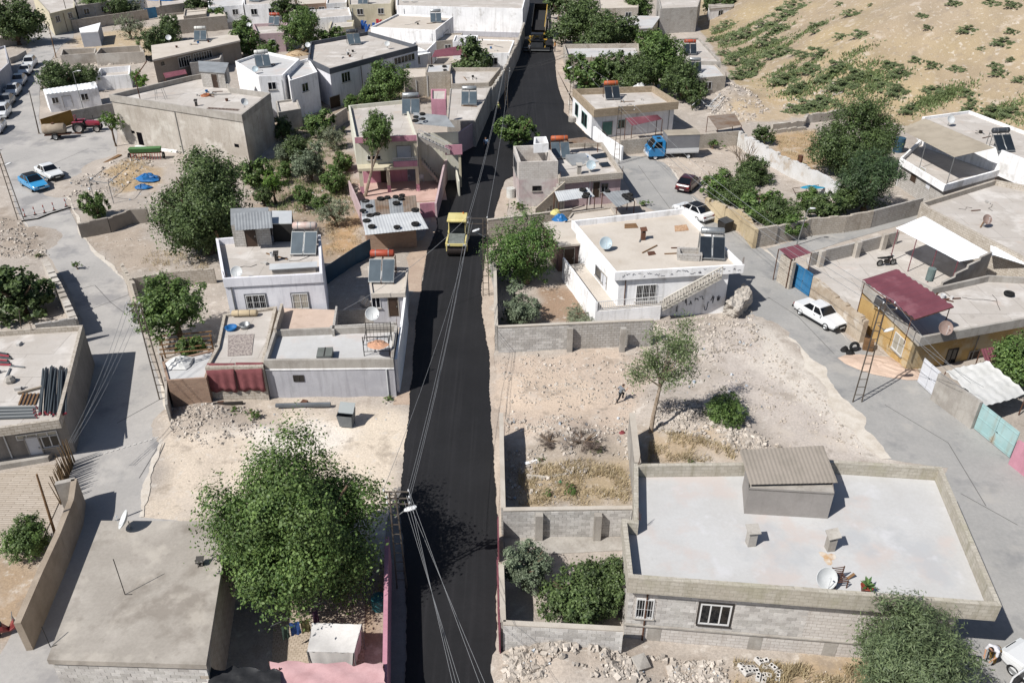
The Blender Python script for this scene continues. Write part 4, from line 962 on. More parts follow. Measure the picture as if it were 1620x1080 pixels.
def wallrun(name, label, px, h, mat, t=.2, z0=-.1, cop=None, jag=0.0, closed=False, cat='wall', hs=None, at=None, group=None):
 """wall along a line; pixels give its top edge; hs = height per point"""
 hs = hs or [h] * len(px); ps = [P(x, y, hh if at is None else at) for (x, y), hh in zip(px, hs)]
 th = T(name, label, cat, (ps[0].x, ps[0].y, 0), group=group)
 for i in range(len(ps) - 1):
  a, b = ps[i], ps[i + 1]; e = (b - a); e.z = 0; L = e.length; e.normalize(); n = Vector((-e.y, e.x, 0)) * t / 2
  if i: a = a + e * .003
  k = max(1, int(L / .45)) if jag else 1
  for s_ in range(1):
   g = G(); top = []
   for j in range(k + 1):
    p = a.lerp(b, j / k); zz = hs[i] + (hs[i + 1] - hs[i]) * j / k - (random.random() ** 2 * jag if jag else 0); top.append((p, zz))
   for (p, za), (q_, zb) in zip(top[:-1], top[1:]):
    if jag: zb = za
    g.add([p - n + Vector((0, 0, z0 - p.z)), q_ - n + Vector((0, 0, z0 - q_.z)), q_ + n + Vector((0, 0, z0 - q_.z)), p + n + Vector((0, 0, z0 - p.z)),
     p - n + Vector((0, 0, za - p.z)), q_ - n + Vector((0, 0, zb - q_.z)), q_ + n + Vector((0, 0, zb - q_.z)), p + n + Vector((0, 0, za - p.z))],
     [(4, 5, 6, 7), (0, 1, 5, 4), (1, 2, 6, 5), (2, 3, 7, 6), (3, 0, 4, 7)])
   th.part('wall_panel', g, mat)
   if cop:
    aa, bb = a, b; g = G(); w = t / 2 + .03; nn = n.normalized() * w
    g.add([aa - nn + Vector((0, 0, hs[i] - aa.z)), bb - nn + Vector((0, 0, hs[i + 1] - bb.z)), bb + nn + Vector((0, 0, hs[i + 1] - bb.z)), aa + nn + Vector((0, 0, hs[i] - aa.z)),
     aa - nn + Vector((0, 0, hs[i] + .06 - aa.z)), bb - nn + Vector((0, 0, hs[i + 1] + .06 - bb.z)), bb + nn + Vector((0, 0, hs[i + 1] + .06 - bb.z)), aa + nn + Vector((0, 0, hs[i] + .06 - aa.z))],
     [(4, 5, 6, 7), (0, 1, 5, 4), (1, 2, 6, 5), (2, 3, 7, 6), (3, 0, 4, 7), (3, 2, 1, 0)])
    th.part('coping', g, cop)
 th.ps = ps
 return th
bk_mats = [M('block_a', 'd2cfcb', 'c2beba', s=1, fine=.12, bump=.3), M('block_b', 'c6c3be', 'b6b2ae', s=1, fine=.12, bump=.3), M('block_c', 'dcd9d5', 'cdc9c5', s=1, fine=.12, bump=.3)]
bp_mats = [M('block_d', 'e2ded9', 'd3cec9', s=1, fine=.1, bump=.3), M('block_e', 'd9d4cf', 'c9c4bf', s=1, fine=.1, bump=.3), M('block_f', 'eae7e3', 'dcd8d4', s=1, fine=.1, bump=.3)]
bw_mats = [M('block_g', 'cdc3b6', 'baafa2', s=1, fine=.12, bump=.3), M('block_h', 'c2b7aa', 'afa397', s=1, fine=.12, bump=.3), M('block_i', 'd6ccc0', 'c4baad', s=1, fine=.12, bump=.3)]
def buttress(th, px, py, h, mat, w=.4, d=.3):
 p = P(px, py, h); th.part('buttress', G().box((p.x, p.y - d / 2 - .1, h / 2 - .08), (w, d, h - .04)), mat)
cop = M('coping_cement', 'cdc5ba', 'bfb6aa', s=.8, fine=.08)
w1 = wallrun('block_wall', 'grey block garden wall with two buttresses below the white scribbled house', [(788, 517), (900, 512), (1034, 506)], 2.15, block_grey, cop=cop)
for x in (902, 986): buttress(w1, x, 514, 2.1, concrete)
blocks(w1, (w1.ps[0].x, w1.ps[0].y - .1), (w1.ps[1].x, w1.ps[1].y - .1), 0, 2.1, bk_mats, limit=300)
wallrun('block_wall', 'pale roadside garden wall left of the dome shaped tree', [(785, 516), (783, 425), (776, 395)], 2.1, block_grey, cop=cop)
wallrun('block_wall', 'long top wall of the garden behind the dome shaped tree', [(771, 348), (830, 341), (905, 331)], 2.0, block_warm, cop=cop)
ann = House('garden_annex', 'tan roofed annex with dark doorway beside the white house', [(884, 389), (922, 385), (905, 345), (858, 352)], 2.6, M('render_maroon_brown', '7d6660', '6f5953', s=.6, drip=('5b4a46', .4)), roof_tan, par=0, slab=.18, over=[.3, .1, .1, .1])
ann.door(0, 0, 0, 0, 0, door_brown, uz=(.5, 1.4, .1, 2.1))
tan2 = House('tan_roof_annex', 'low tan roof strip behind the white house', [(893, 352), (976, 340), (968, 327), (905, 336)], 2.6, block_warm, roof_tan, par=.15, pt=.15, cat='annex')
w2 = wallrun('block_wall', 'grey block wall with two buttresses closing the rubble yard', [(796, 806), (852, 805), (1000, 803)], 1.95, block_grey, cop=cop)
for x in (853, 946): buttress(w2, x, 806, 1.9, concrete)
blocks(w2, (w2.ps[0].x, w2.ps[0].y - .1), (w2.ps[2].x, w2.ps[2].y - .1), 0, 1.9, bk_mats, limit=300)
wallrun('block_wall', 'narrow roadside wall along the rubble yard', [(793, 654), (794, 720), (796, 804)], 1.9, block_grey, cop=cop)
wallrun('block_wall', 'leaning pale wall beside the tall thin tree', [(1000, 654), (1009, 732)], 2.3, concrete, t=.3, cop=cop)
w3 = wallrun('block_wall', 'front yard wall of the white roofed house above the rubble heap', [(796, 985), (986, 995)], 1.9, block_pink, cop=cop)
blocks(w3, (w3.ps[0].x, w3.ps[0].y - .1), (w3.ps[1].x, w3.ps[1].y - .1), 0, 1.9, bp_mats, limit=300)
wallrun('block_wall', 'short roadside wall next to the maroon gate', [(793, 893), (796, 984)], 1.9, concrete, cop=cop)
# block faces of the two nearest houses
a, e, n = h1.edge(0); L1 = (h1.wp[1] - h1.wp[0]).length
wx = h1.rect(0, 1105, 954, 1157, 988); wx2 = h1.rect(0, 1006, 946, 1034, 976)
def facade_blocks(h, i, u0, u1, z0, z1, mats, limit):
 a, e, n = h.edge(i); blocks(h, a + e * u0, a + e * u1, z0, z1, mats, limit=limit, par=[c for c in h.o.children if c.name.startswith('wall')][0])
facade_blocks(h1, 0, .02, wx2[0] - .12, 1.08, 3.3, bp_mats, 60)
facade_blocks(h1, 0, wx2[1] + .14, wx[0] - .12, 1.08, 3.3, bp_mats, 110)
facade_blocks(h1, 0, wx2[0] - .12, wx2[1] + .14, 1.08, wx2[2] - .1, bp_mats, 40)
facade_blocks(h1, 0, wx[0] - .12, wx[1] + .14, 1.08, wx[2] - .1, bp_mats, 40)
facade_blocks(h1, 0, wx[1] + .14, 8.0, 1.08, 3.3, bp_mats, 140)
facade_blocks(h2, 0, 0, (h2.wp[1] - h2.wp[0]).length, 1.3, 3.08, bw_mats, 300)
wallrun('plaster_wall', 'curved low plaster wall along the shaded lower left street', [(117, 757), (112, 790), (90, 845), (62, 905), (40, 955), (27, 985)], 1.9, M('render_rough', 'b3a595', '9f9181', s=.6, fine=.12, bump=.5, stain=[('8a7c6d', .8, .58, .5)]), t=.3)
wallrun('plaster_wall', 'pale end wall with teal cups beside the reed fence', [(87, 764), (118, 757)], 1.9, concrete, t=.3)
wallrun('garden_wall', 'cracked grey cement wall along the small garden, left', [(122, 353), (169, 344), (205, 331), (232, 329)], 1.5, M('cement_cracked', 'a39b92', '948c83', s=.6, fine=.1, stain=[('d9d5cf', .4, .6, .8)]), t=.3, jag=.15)
wallrun('garden_wall', 'old crumbling wall beside the left street bend', [(192, 417), (211, 448)], 1.6, block_warm, t=.25, jag=.15)
wallrun('garden_wall', 'low beige wall behind the tree by the ladder pole', [(209, 440), (265, 430), (338, 423)], 1.4, block_warm, t=.2, jag=.1)
wallrun('stone_wall', 'rubble stone wall shading the left street', [(68, 405), (92, 450), (116, 502)], 1.8, stone, t=.5, jag=.35)
wallrun('garden_wall', 'short block wall above the roof with pipes', [(55, 512), (118, 502)], 2.2, block_grey, t=.2, jag=.1)
wallrun('garden_wall', 'wooden railed garden wall beside the ladder pole', [(250, 548), (262, 603), (263, 640)], 1.5, concrete, t=.15)
wallrun('long_white_wall', 'long white wall between the terrace house and the black road', [(641, 464), (634, 520), (626, 568)], 2.7, white_wall, t=.18)
wallrun('yard_wall', 'yard wall at the back of the stairwell by the terrace house', [(530, 490), (590, 488)], 1.2, block_grey, t=.15)
wallrun('low_yard_wall', 'block divider wall in front of the stairs and dish', [(522, 516), (628, 510)], 3.0, block_grey, t=.2, z0=2.3)
wallrun('dark_fence', 'dark blue sheet fence between orchard and yard', [(512, 424), (560, 392), (585, 378)], 1.6, tin_blue, t=.04, cat='fence')
wallrun('pink_wall', 'pink courtyard wall along the road at the bottom', [(612, 848), (610, 960), (608, 1100)], 2.0, pink, t=.2)
wallrun('roadside_wall', 'tall shaded wall between pink house and black road', [(689, 322), (702, 262), (722, 212), (752, 192)], 2.4, pink_dusty, t=.2, hs=[1.6, 2.4, 2.6, 3.0])
wallrun('pink_wall', 'low pink wall beside the road roller', [(664, 322), (690, 320)], 1.5, pink, t=.15)
wallrun('roadside_wall', 'dark jagged wall along the road below the paver', [(777, 140), (795, 112), (806, 90), (820, 62), (829, 35)], 3.2, stone, t=.3, jag=.4)
wallrun('pink_wall', 'pink wall on the left of the tyre shed', [(552, 286), (565, 315), (576, 342)], 1.6, pink_dusty, t=.15)
wallrun('yard_wall', 'beige wall behind the orchard near the pink house', [(517, 190), (548, 170)], 1.8, block_warm, t=.2)
wallrun('ochre_wall', 'ochre and rubble wall along the lane by the white coupe', [(1118, 312), (1150, 325), (1176, 333), (1198, 360)], 2.1, M('wall_ochre_worn', 'cdbc9c', 'bba98a', s=.5, fine=.12, bump=.4, stain=[('d3c8b8', .6, .55, .8), ('8f7d66', .8, .62, .5)]), t=.35, jag=.4)
wallrun('block_wall', 'beige block wall at the lane corner below the vines', [(1199, 361), (1230, 356)], 1.9, block_warm, t=.3)
wallrun('block_wall', 'long beige block wall along the side lane', [(1230, 357), (1284, 345), (1340, 340), (1382, 333)], 1.8, block_warm, t=.25, jag=.12)
wallrun('garden_wall', 'grey block wall beyond the side lane under the conifer', [(1382, 333), (1425, 322), (1460, 313)], 1.8, block_grey, t=.2)
wy = wallrun('yard_wall', 'low grey wall with broken piers along the side lane', [(1284, 400), (1345, 386), (1422, 366)], 1.5, block_grey, t=.2)
for x, y in ((1301, 396), (1358, 382), (1400, 370)): p = P(x, y, 1.7); wy.part('pier', G().box((p.x, p.y - .15, .8), (.45, .4, 1.9), .3), stone)
wallrun('stone_wall', 'whitewashed stone wall between blue door and ochre house', [(1290, 438), (1320, 465), (1372, 505)], 2.0, M('stone_whitewashed', 'c6b8a6', 'b3a28e', s=.6, fine=.15, bump=.5, bs=8, stain=[('a5785f', .9, .62, .6), ('ded6cb', .7, .56, .7)]), t=.4, jag=.2)
wallrun('white_wall', 'broken whitewashed compound wall right of the bare tree', [(1171, 207), (1200, 224), (1245, 248), (1290, 268), (1332, 290)], 1.9, M('whitewash_broken', 'dedede', 'd2d0cc', s=.6, fine=.08, stain=[('b9ab9a', .5, .57, .8)]), t=.35, jag=.35)
wallrun('block_wall', 'beige block wall behind the blue truck', [(982, 222), (1035, 217), (1100, 213), (1170, 207)], 1.8, block_warm, t=.2)
wallrun('stone_wall', 'low tan stone wall at the hill foot', [(1222, 196), (1272, 189), (1276, 181), (1340, 172)], 1.2, stone, t=.4, jag=.2)
wallrun('garden_wall', 'beige wall by the orange grass enclosure', [(1224, 205), (1275, 199)], .5, stone, t=.4, jag=.2)
wallrun('house_yard_wall', 'white yard wall running from the roadside house to the lattice pole', [(940, 200), (958, 215), (985, 232)], 1.7, white_wall, t=.25)
wallrun('street_wall', 'cement wall beside the tractor', [(110, 176), (178, 163)], 1.6, concrete, t=.2)
wallrun('street_wall', 'wall under the big dark tree in the top left', [(-10, 62), (38, 54)], 1.6, concrete, t=.3)
wallrun('street_wall', 'beige wall along the top left lane with shrubs above', [(112, 32), (170, 24), (232, 15)], 2.0, block_warm, t=.25)
wallrun('street_wall', 'low wall around the dirt strip by the parked cars', [(14, 92), (26, 88), (40, 80)], .9, concrete, t=.2)
wallrun('lane_wall', 'long wall with grey plaster between white gate and teal gate', [(1487, 590), (1553, 636)], 2.1, concrete, t=.25)
wallrun('pink_wall', 'pink wall with red marks at the right edge', [(1612, 696), (1650, 725)], 1.8, pink, t=.2)

lt = House('roof_lean_to', 'dark open lean-to with pale top beside the ribbed roof shed', None, 6.3, M('lean_to_recess_shade', '3a3836', '2f2d2b', s=1), tin_pale, par=.0, slab=.08, base=4.6, cat='roof hut', wpts=[P(434, 383, 4.7), P(466, 382, 4.7), P(466, 362, 4.7), P(434, 362, 4.7)])  # closed box; its near-black walls stand in for a shaded open recess
lt2 = House('roof_rack', 'low pale sheet rack at the front of the lavender roof', None, 5.25, concrete, tin_pale, par=0, slab=.06, base=4.65, cat='rack', over=.15, wpts=[P(428, 437, 4.7), P(503, 432, 4.7), P(503, 424, 4.7), P(428, 428, 4.7)])

rr = random.Random(21)
for hh in (h1, h3, h4, h4b, h5, h6, h7, h9, h10, h11, h12, h12b, h17, h18, h19) + tuple(far[2:20]):
 a, e, n = hh.edge(0); l = (hh.wp[1] - hh.wp[0]).length; u = l * rr.choice((.06, .5, .94)); p = a + e * u + n * .06; zb = hh.o.location.z
 hh.part('drainpipe', G().tube((p.x, p.y, zb), (p.x, p.y, hh.fl - .25), .04, n=6), rr.choice((steel, rust, plastic_white)))
 for c in rr.sample(hh.pts, min(2, len(hh.pts))):
  ce = sum(hh.pts, Vector((0, 0))) / len(hh.pts); q = c + (ce - c).normalized() * .2
  for k in range(3): hh.part('starter_bar', G().tube((q.x + .06 * k, q.y, hh.h - .05), (q.x + .06 * k + rr.uniform(-.1, .1), q.y + rr.uniform(-.1, .1), hh.h + rr.uniform(.3, .7)), .012, n=4), rust)
# ------------------------------------------------------------ solar water heaters
panel_glass = M('solar_panel', '59666f', '4d5962', s=.8, fine=.05, rough=.25, bump=0, spec=.5)
panel_dark = M('solar_panel_dark', '2d343b', '262c33', s=.8, fine=.05, rough=.2, bump=0, spec=.5)
tank_mats = {'white': M('tank_white', 'dcdcd8', 'cfcfca', s=1.5, fine=.05, rough=.4, bump=0, stain=[('a58a74', 1.5, .66, .5)]), 'red': M('tank_red', 'b5553f', 'a34a36', s=1.5, fine=.08, rough=.5, bump=0),
   'pinkish': M('tank_faded', 'cdb0a6', 'd8d3cd', s=1.2, fine=.06, rough=.45, bump=0), 'steel': M('tank_steel', 'b8bcbe', 'a5a9ab', s=1.5, fine=.04, rough=.3, metal=.5, bump=0), 'dark': M('tank_dark', '4b4f55', '40444a', s=1.5, fine=.05, rough=.4, bump=0), 'orange': M('tank_orange', 'c46a45', 'b25d3a', s=1.5, fine=.08, rough=.5, bump=0)}
def solar(px, py, z, label, tank='white', rz=0, pm=None, sc=1.0, tanks=1, lift=1.0):
 """pixels give the middle of the lower panel edge"""
 t = T('solar_water_heater', label, 'solar heater', P(px, py, z), rz, group='solar water heaters on the roofs', local=True, sc=sc)
 pm = pm or panel_glass; tl = R(42); ly, lz = math.cos(tl) * 1.9, math.sin(tl) * 1.9
 for sx in (-.98, .04):
  q = [Vector((sx, 0, .22)), Vector((sx + .94, 0, .22)), Vector((sx + .94, ly, .22 + lz)), Vector((sx, ly, .22 + lz))]
  p = t.part('panel', G().slab4(q, .08), steel)
  up = Vector((0, -.006, .008)); c = sum(q, Vector()) / 4
  t.part('glazing', G().add([v.lerp(c, .06) + up for v in q], [(0, 1, 2, 3)]), pm, p)
 fr = G()
 for x in (-.95, 0, .95):
  fr.beam((x, .05, .15), (x, ly, .15 + lz), .04, .04); fr.beam((x, ly + .1, 0), (x, ly + .1, 1.55 * lift), .05, .05); fr.beam((x, .05, 0), (x, .05, .2), .05, .05)
  fr.beam((x, ly + .6, 0), (x, ly + .6, 1.55 * lift), .05, .05); fr.beam((x, ly + .1, 1.5 * lift), (x, ly + .65, 1.5 * lift), .04, .04)
 fr.beam((-.95, ly + .1, .9), (.95, ly + .1, .9), .03, .03)
 t.part('stand', fr, rust if tank in ('red', 'orange') else steel)
 for k in range(tanks):
  Mx = Matrix.Translation((-.85, ly + .32, 1.55 * lift + .28 + .58 * k)) @ Matrix.Rotation(R(90), 4, 'Y')
  tk = t.part('tank', G().lathe([(.02, -.1), (.2, -.08), (.29, 0), (.29, 1.7), (.2, 1.78), (.02, 1.8)], 14, Mx), tank_mats[tank], smooth=True)
  g = G()
  for d in (.35, 1.35): g.lathe([(.298, d - .03), (.298, d + .03)], 14, Mx)
  t.part('band', g, steel, tk)
 t.part('pipe', G().path([(0, ly + .3, 1.5 * lift), (0, ly, 1.2), (0, .1, .4)], .025), plastic_white)
 return t
solar(480, 406, 4.7, 'solar heater with faded pink tank on the lavender house', 'pinkish', .02)
solar(603, 450, 2.95, 'solar heater with red tank on the small cream roofed house', 'red', 0)
solar(1126, 413, 3.75, 'dark solar heater on the scribbled white house', 'steel', -.12, panel_dark)
solar(970, 159, 3.15, 'solar heater with orange tank on the white roadside house', 'orange', .12, panel_dark)
solar(742, 168, 3.18, 'solar heater on the low annex by the road', 'steel', 0)
solar(650, 183, 5.8, 'twin panel solar heater beside the pink stair box', 'steel', .05)
solar(888, 253, 2.85, 'solar heater with orange tank behind the open block tower', 'orange', .1)
solar(418, 108, 5.25, 'solar heater with white tank on the white annex roof', 'white', .35)
solar(562, 72, 4.85, 'solar heater on the two storey house with dark band', 'dark', .35)
solar(690, 37, 4.1, 'solar heater on the tan roof below the white hall', 'steel', .1)
solar(317, 66, 3.7, 'solar heater with white tank on the long low house', 'white', .15)
solar(1592, 242, 4.7, 'twin tank solar heater on the hillside house', 'dark', .15, panel_dark)
solar(1092, 88, 3.1, 'solar heater with red tank at the hill foot house', 'red', -.05, panel_dark)
solar(1100, 116, 2.85, 'solar heater on the white low roof below the red tank', 'steel', -.05, panel_dark, .9)
solar(433, 42, 2.7, 'solar heater with red tank on the pink fronted house', 'red', 0)
solar(574, 8, 3.9, 'solar heater on the cream house at the top edge', 'steel', 0)
solar(402, 4, 3.9, 'solar heater on the white house with grey awning', 'steel', 0)
# ------------------------------------------------------------ satellite dishes
dish_m = M('dish_white', 'dfe2e3', 'd2d5d6', s=2, fine=.03, rough=.45, bump=0); dish_blue = M('dish_bluish', 'c3d3db', 'b5c6cf', s=2, fine=.04, rough=.45, bump=0); dish_rust = M('dish_rusty', 'a08c84', '8c746a', s=1.5, fine=.1, rough=.7, bump=0)
def dish(px, py, z, label, az=0, r=.45, m=None, el=35, pole=.5):
 t = T('satellite_dish', label, 'satellite dish', P(px, py, z), az, group='satellite dishes on the roofs', local=True)
 t.part('mast', G().tube((0, 0, 0), (0, 0, pole), .025).tube((-.15, 0, .02), (.15, 0, .02), .02).tube((0, -.15, .02), (0, .15, .02), .02), steel)
 Mx = Matrix.Translation((0, -.08, pole + .1)) @ Matrix.Rotation(R(90 - el), 4, 'X')
 prof = [(r * k / 6, .16 * r * 2 * (k / 6) ** 2) for k in range(7)] + [(r * 1.01, .34 * r), (r * .98, .35 * r)] + [(r * k / 6 * .98, .16 * r * 2 * (k / 6) ** 2 - .02) for k in range(5, -1, -1)]
 t.part('bowl', G().lathe(prof, 18, Mx), m or dish_m, smooth=True)
 f = Mx @ Vector((0, r * .15, r * 1.1)); b = Mx @ Vector((0, -r, .1))
 t.part('feed_arm', G().tube(b, f, .012).tube(f, f + (Mx.to_3x3() @ Vector((0, 0, -.1))), .035), plastic_white)
 return t
for a in [(1300, 926, 3.75, 'white dish beside the rusty chair on the whitewashed roof', .15, .5, None), (207, 836, 3.4, 'white dish on the bare grey roof at the lower left', -1.25, .48, None), (957, 395, 3.75, 'bluish dish on the tan roof of the scribbled house', .1, .52, dish_blue),
  (590, 507, 2.6, 'white dish in the stairwell yard by the terrace house', .2, .5, None), (377, 441, 4.75, 'white dish on the lavender house parapet', .2, .42, None), (1490, 530, 3.3, 'rusty brown dish on the ochre house parapet corner', .0, .5, dish_rust),
  (690, 158, 5.9, 'white dish behind the pink stair box', .2, .5, None), (934, 270, 2.9, 'pale blue dish on the cluttered pinkish roof', .1, .5, dish_blue), (1500, 198, 4.8, 'white dish on the hillside house roof', .3, .5, None), (268, 66, 3.7, 'white dish on the long low house roof', .3, .45, None),
  (387, 170, 5.6, 'grey dish on the stone building corner', .8, .45, None), (1556, 357, 2.9, 'rust stained dish on the wide low roof', .2, .45, dish_rust), (613, 76, 5.0, 'small dish on the two storey house parapet', .1, .4, None), (405, 117, 5.2, 'pale dish on the white annex corner', .2, .42, dish_blue),
  (488, 78, 4.9, 'dish by the wood heap on the two storey house', .1, .4, None), (638, 3, 5, 'left of two dishes on the white hall roof', .1, .5, None), (652, 3, 5, 'right of two dishes on the white hall roof', .1, .5, None), (395, 45, 2.8, 'dish on the pink fronted house', .1, .4, None), (151, 140, 2.4, 'small dish on the white container end', .1, .35, None)]:
 dish(a[0], a[1], a[2], a[3], a[4], a[5], a[6])
# ------------------------------------------------------------ tyres
ty = T('tyre', 'old black tyre on the tin roof of the brick shed', 'tyre', (0, 0, 0), group='tyres on the brick shed roof', local=True)
ty.part('tread', G().torus((0, 0, 0), .26, .1, 18, 8), rubber, smooth=True); ty.part('sidewall', G().torus((0, 0, .03), .2, .06, 16, 6), M('rubber_dusty', '3b3836', '302e2c', s=3, fine=.15), smooth=True)
first = True
for lb, gr, z, pts in [('old black tyre on the tin roof of the brick shed', 'tyres on the brick shed roof', 2.72, [(588, 358), (580, 349), (586, 341), (596, 339), (628, 359), (657, 354), (584, 326), (578, 318)]),
     ('old tyre on the back row of the brick shed roof', 'tyres on the back of the shed roof', 2.82, [(602, 314), (613, 312), (626, 311), (636, 309), (634, 314), (627, 321), (657, 332), (574, 333)]),
     ('tyre on the pale tin canopy of the dusty pink house', 'tyres on the pale canopy', 2.7, [(922, 300), (928, 307), (926, 311)]),
     ('tyre on the grey tin roof beside the lane', 'tyres on the grey lane shed', 2.2, [(961, 302), (989, 309), (996, 308), (998, 315), (993, 312)]),
     ('tyre on the grey sheet by the pink stair box', 'tyres on the pink house sheet', 6.95, [(658, 185), (669, 188), (668, 180), (657, 191)]),
     ('tyre on the small pale box house roof', 'tyres on the box house', 3.55, [(682, 104), (703, 105), (704, 111)])]:
 for x, y in pts:
  if first: ty.o.location = P(x, y, z); first = False
  else: dup(ty.o, P(x, y, z), random.uniform(0, 3), lb, gr, random.uniform(.85, 1.1))
single('tyre', 'lone tyre lying on the ochre house roof terrace', 'tyre', G().torus((0, 0, .1), .28, .11, 16, 7), rubber, smooth=True, loc=(0, 0, 0)).location = P(1596, 466, 3.0)
single('tyre', 'dark tyre leaning by the rubble heap at the ochre house wall', 'tyre', G().torus((0, 0, 0), .28, .11, 16, 7, Matrix.Rotation(R(75), 4, 'X')), rubber, smooth=True, loc=(0, 0, 0)).location = P(1352, 548, .35)
# ------------------------------------------------------------ poles and wires
def lattice_pole(top, base, label, arms, lamp=None, w=.5, rz=0):
 """steel ladder pole; pixels of top and base"""
 b = P(*base); d = ray(*top); tt = math.hypot(b.x, b.y) / math.hypot(d.x, d.y); H = CAMH + d.z * tt
 t = T('lattice_pole', label, 'utility pole', b, rz, group='steel lattice poles', local=True)
 for s in (-1, 1): t.part('leg', G().beam((s * w / 2, 0, -.1), (s * w * .28, 0, H), .05, .07), pole_metal)
 n = int(H / .6)
 for k in range(1, n + 1):
  z = H * k / (n + .3); ww = w / 2 + (w * .28 - w / 2) * z / H
  t.part('rung', G().beam((-ww, 0, z), (ww, 0, z), .03, .04), pole_metal)
 tips = []
 for z, x0, x1 in arms:
  t.part('crossarm', G().beam((x0, .06, H - z), (x1, .06, H - z), .05, .05), pole_metal)
  for x in (x0, x1):
   t.part('insulator', G().lathe([(.02, 0), (.05, .03), (.03, .06), (.05, .09), (.02, .14)], 8, Matrix.Translation((x, .06, H - z + .03))), plastic_white)
   tips.append(b + Matrix.Rotation(rz, 3, 'Z') @ Vector((x, .06, H - z + .16)))
 if lamp:
  dx, dy, dz = lamp
  t.part('lamp_arm', G().tube((0, 0, H - 1.6), (dx, dy, H - 1.6 + dz), .03), steel)
  t.part('lamp_head', G().lathe([(.02, -.1), (.1, -.08), (.16, .1), (.15, .45), (.04, .55)], 10, Matrix.Translation((dx, dy, H - 1.6 + dz)) @ Matrix.Rotation(R(70), 4, 'Y') @ Matrix.Scale(.5, 4, (1, 0, 0))), plastic_white, smooth=True)
 t.tips = tips; t.H = H
 return t
p1 = lattice_pole((634, 776), (636, 930), 'rusty ladder pole with lamp over the road beside the big tree', [(.05, -.4, .75), (.45, -.3, .75), (.8, -.3, .75)], (.55, .05, .45))
p2 = lattice_pole((1384, 476), (1356, 636), 'rusty ladder pole standing in the lane by the ochre house', [(.1, .0, .7), (.5, -.2, .9)], (.7, .3, -.6), .6)
p3 = lattice_pole((-4, 236), (33, 348), 'lattice pole with lamp at the left street bend', [(.1, -.4, .4)], (.6, -.3, .2), .6)
p4 = lattice_pole((207, 482), (259, 632), 'rusty ladder pole with arms beside the vine tree', [(.1, -.7, .1), (.6, -.7, .1), (1.1, -.6, .1)], None, .55)
p5 = lattice_pole((984, 168), (975, 260), 'lattice pole at the lane mouth by the blue truck', [(.1, -.1, 1.6), (.5, -.1, 1.6)], None, .6)
p6 = lattice_pole((908, 85), (903, 180), 'lattice pole by the trees right of the wide road', [(.1, -1, .2), (.5, -1, .2)], (-.6, 0, -.3), .5)
p7 = lattice_pole((770, 345), (769, 468), 'ladder pole with lamp beside the dome shaped tree', [(.05, -1.3, .2), (.5, -1.3, .2)], (-.9, 0, .5), .5)
def pole(top, base, label, r=.07, lamp=None, m=None, name='street_pole'):
 b = P(*base); d = ray(*top); tt = math.hypot(b.x, b.y) / math.hypot(d.x, d.y); H = CAMH + d.z * tt
 t = T(name, label, 'pole', b, local=True)
 tx = d.x * tt - b.x; ty_ = d.y * tt - b.y
 t.part('shaft', G().tube((0, 0, -.05), (tx, ty_, H), r, r * .6, 8), m or pole_metal); t.part('base_plate', G().box((0, 0, .02), (.4, .4, .04)), concrete)
 if lamp:
  t.part('lamp_arm', G().tube((tx, ty_, H - .05), (tx + lamp, ty_, H + .15), .03), m or pole_metal)
  t.part('lamp_head', G().lathe([(.02, 0), (.12, .05), (.14, .4), (.03, .55)], 10, Matrix.Translation((tx + lamp, ty_, H + .15)) @ Matrix.Rotation(R(90) * (1 if lamp > 0 else -1), 4, 'Y') @ Matrix.Scale(.5, 4, (1, 0, 0))), plastic_white, smooth=True)
 t.H = H; t.tip = b + Vector((tx, ty_, H)); return t
pole((77, 42), (89, 92), 'dark wooden pole by the top left lane', .09, None, wood)
pole((115, 114), (137, 190), 'pale street lamp in front of the white container', .06, .6, steel, 'street_lamp')
pole((46, 143), (62, 212), 'leaning pole at the mustard gate corner', .08)
pole((98, -10), (112, 46), 'pole by the cream corner house', .09)
pole((1278, 332), (1260, 388), 'street lamp with round head at the side lane corner', .06, .15, steel, 'street_lamp')
pl = pole((58, 750), (92, 860), 'leaning brown pole at the lower left wall', .08, None, wood)
pole((30, 490), (36, 542), 'thin pole on the roof with pipes', .04)
pole((20, 627), (30, 662), 'thin dark rod on the roof with pipes', .03)
pole((394, 57), (396, 88), 'thin lamp post among the upper left trees', .05, .5, steel, 'street_lamp')
def wire(label, a, b, sag=.5, r=.014, m=None, group=None, n=14):
 a = Vector(a); b = Vector(b)
 pts = [a.lerp(b, k / n) - Vector((0, 0, sag * 4 * (k / n) * (1 - k / n))) for k in range(n + 1)]
 return single('overhead_wire', label, 'wire', G().path(pts, r, 4), m or wire_m, group=group)
def at_h(px, py, h): return P(px, py, h)
gr1 = 'wires along the black road'
for k, (bx, tx) in enumerate(((700, 1), (706, 3), (712, 5), (744, 1), (753, 3))):
 a = p1.tips[min(tx, len(p1.tips) - 1)] + Vector((-.12 * (k % 3), 0, 0)); e_ = P(bx + 18, 1085, 5.6)
 d_ = (e_ - a); wire('overhead wire running down the road from the ladder pole to the bottom edge', a, a + d_ * 1.8, .15, .009, None, 'wires from the ladder pole to the bottom edge')
for k in range(4):
 wire('overhead wire over the black road between two ladder poles', p1.tips[(1, 3, 5, 0)[k]], p7.tips[(0, 2, 0, 2)[k]] + Vector((.12 * k, 0, 0)), .9, .011, None, gr1)
far_pole = lattice_pole((792, 108), (801, 172), 'thin lattice pole by the jagged shaded wall', [(.1, -.3, .5), (.5, -.3, .5)], None, .4)
for k in range(3): wire('overhead wire from the dome tree pole up the road', p7.tips[(0, 1, 2)[k]], far_pole.tips[k], 1.0, .016, None, 'wires up the road past the pink house')
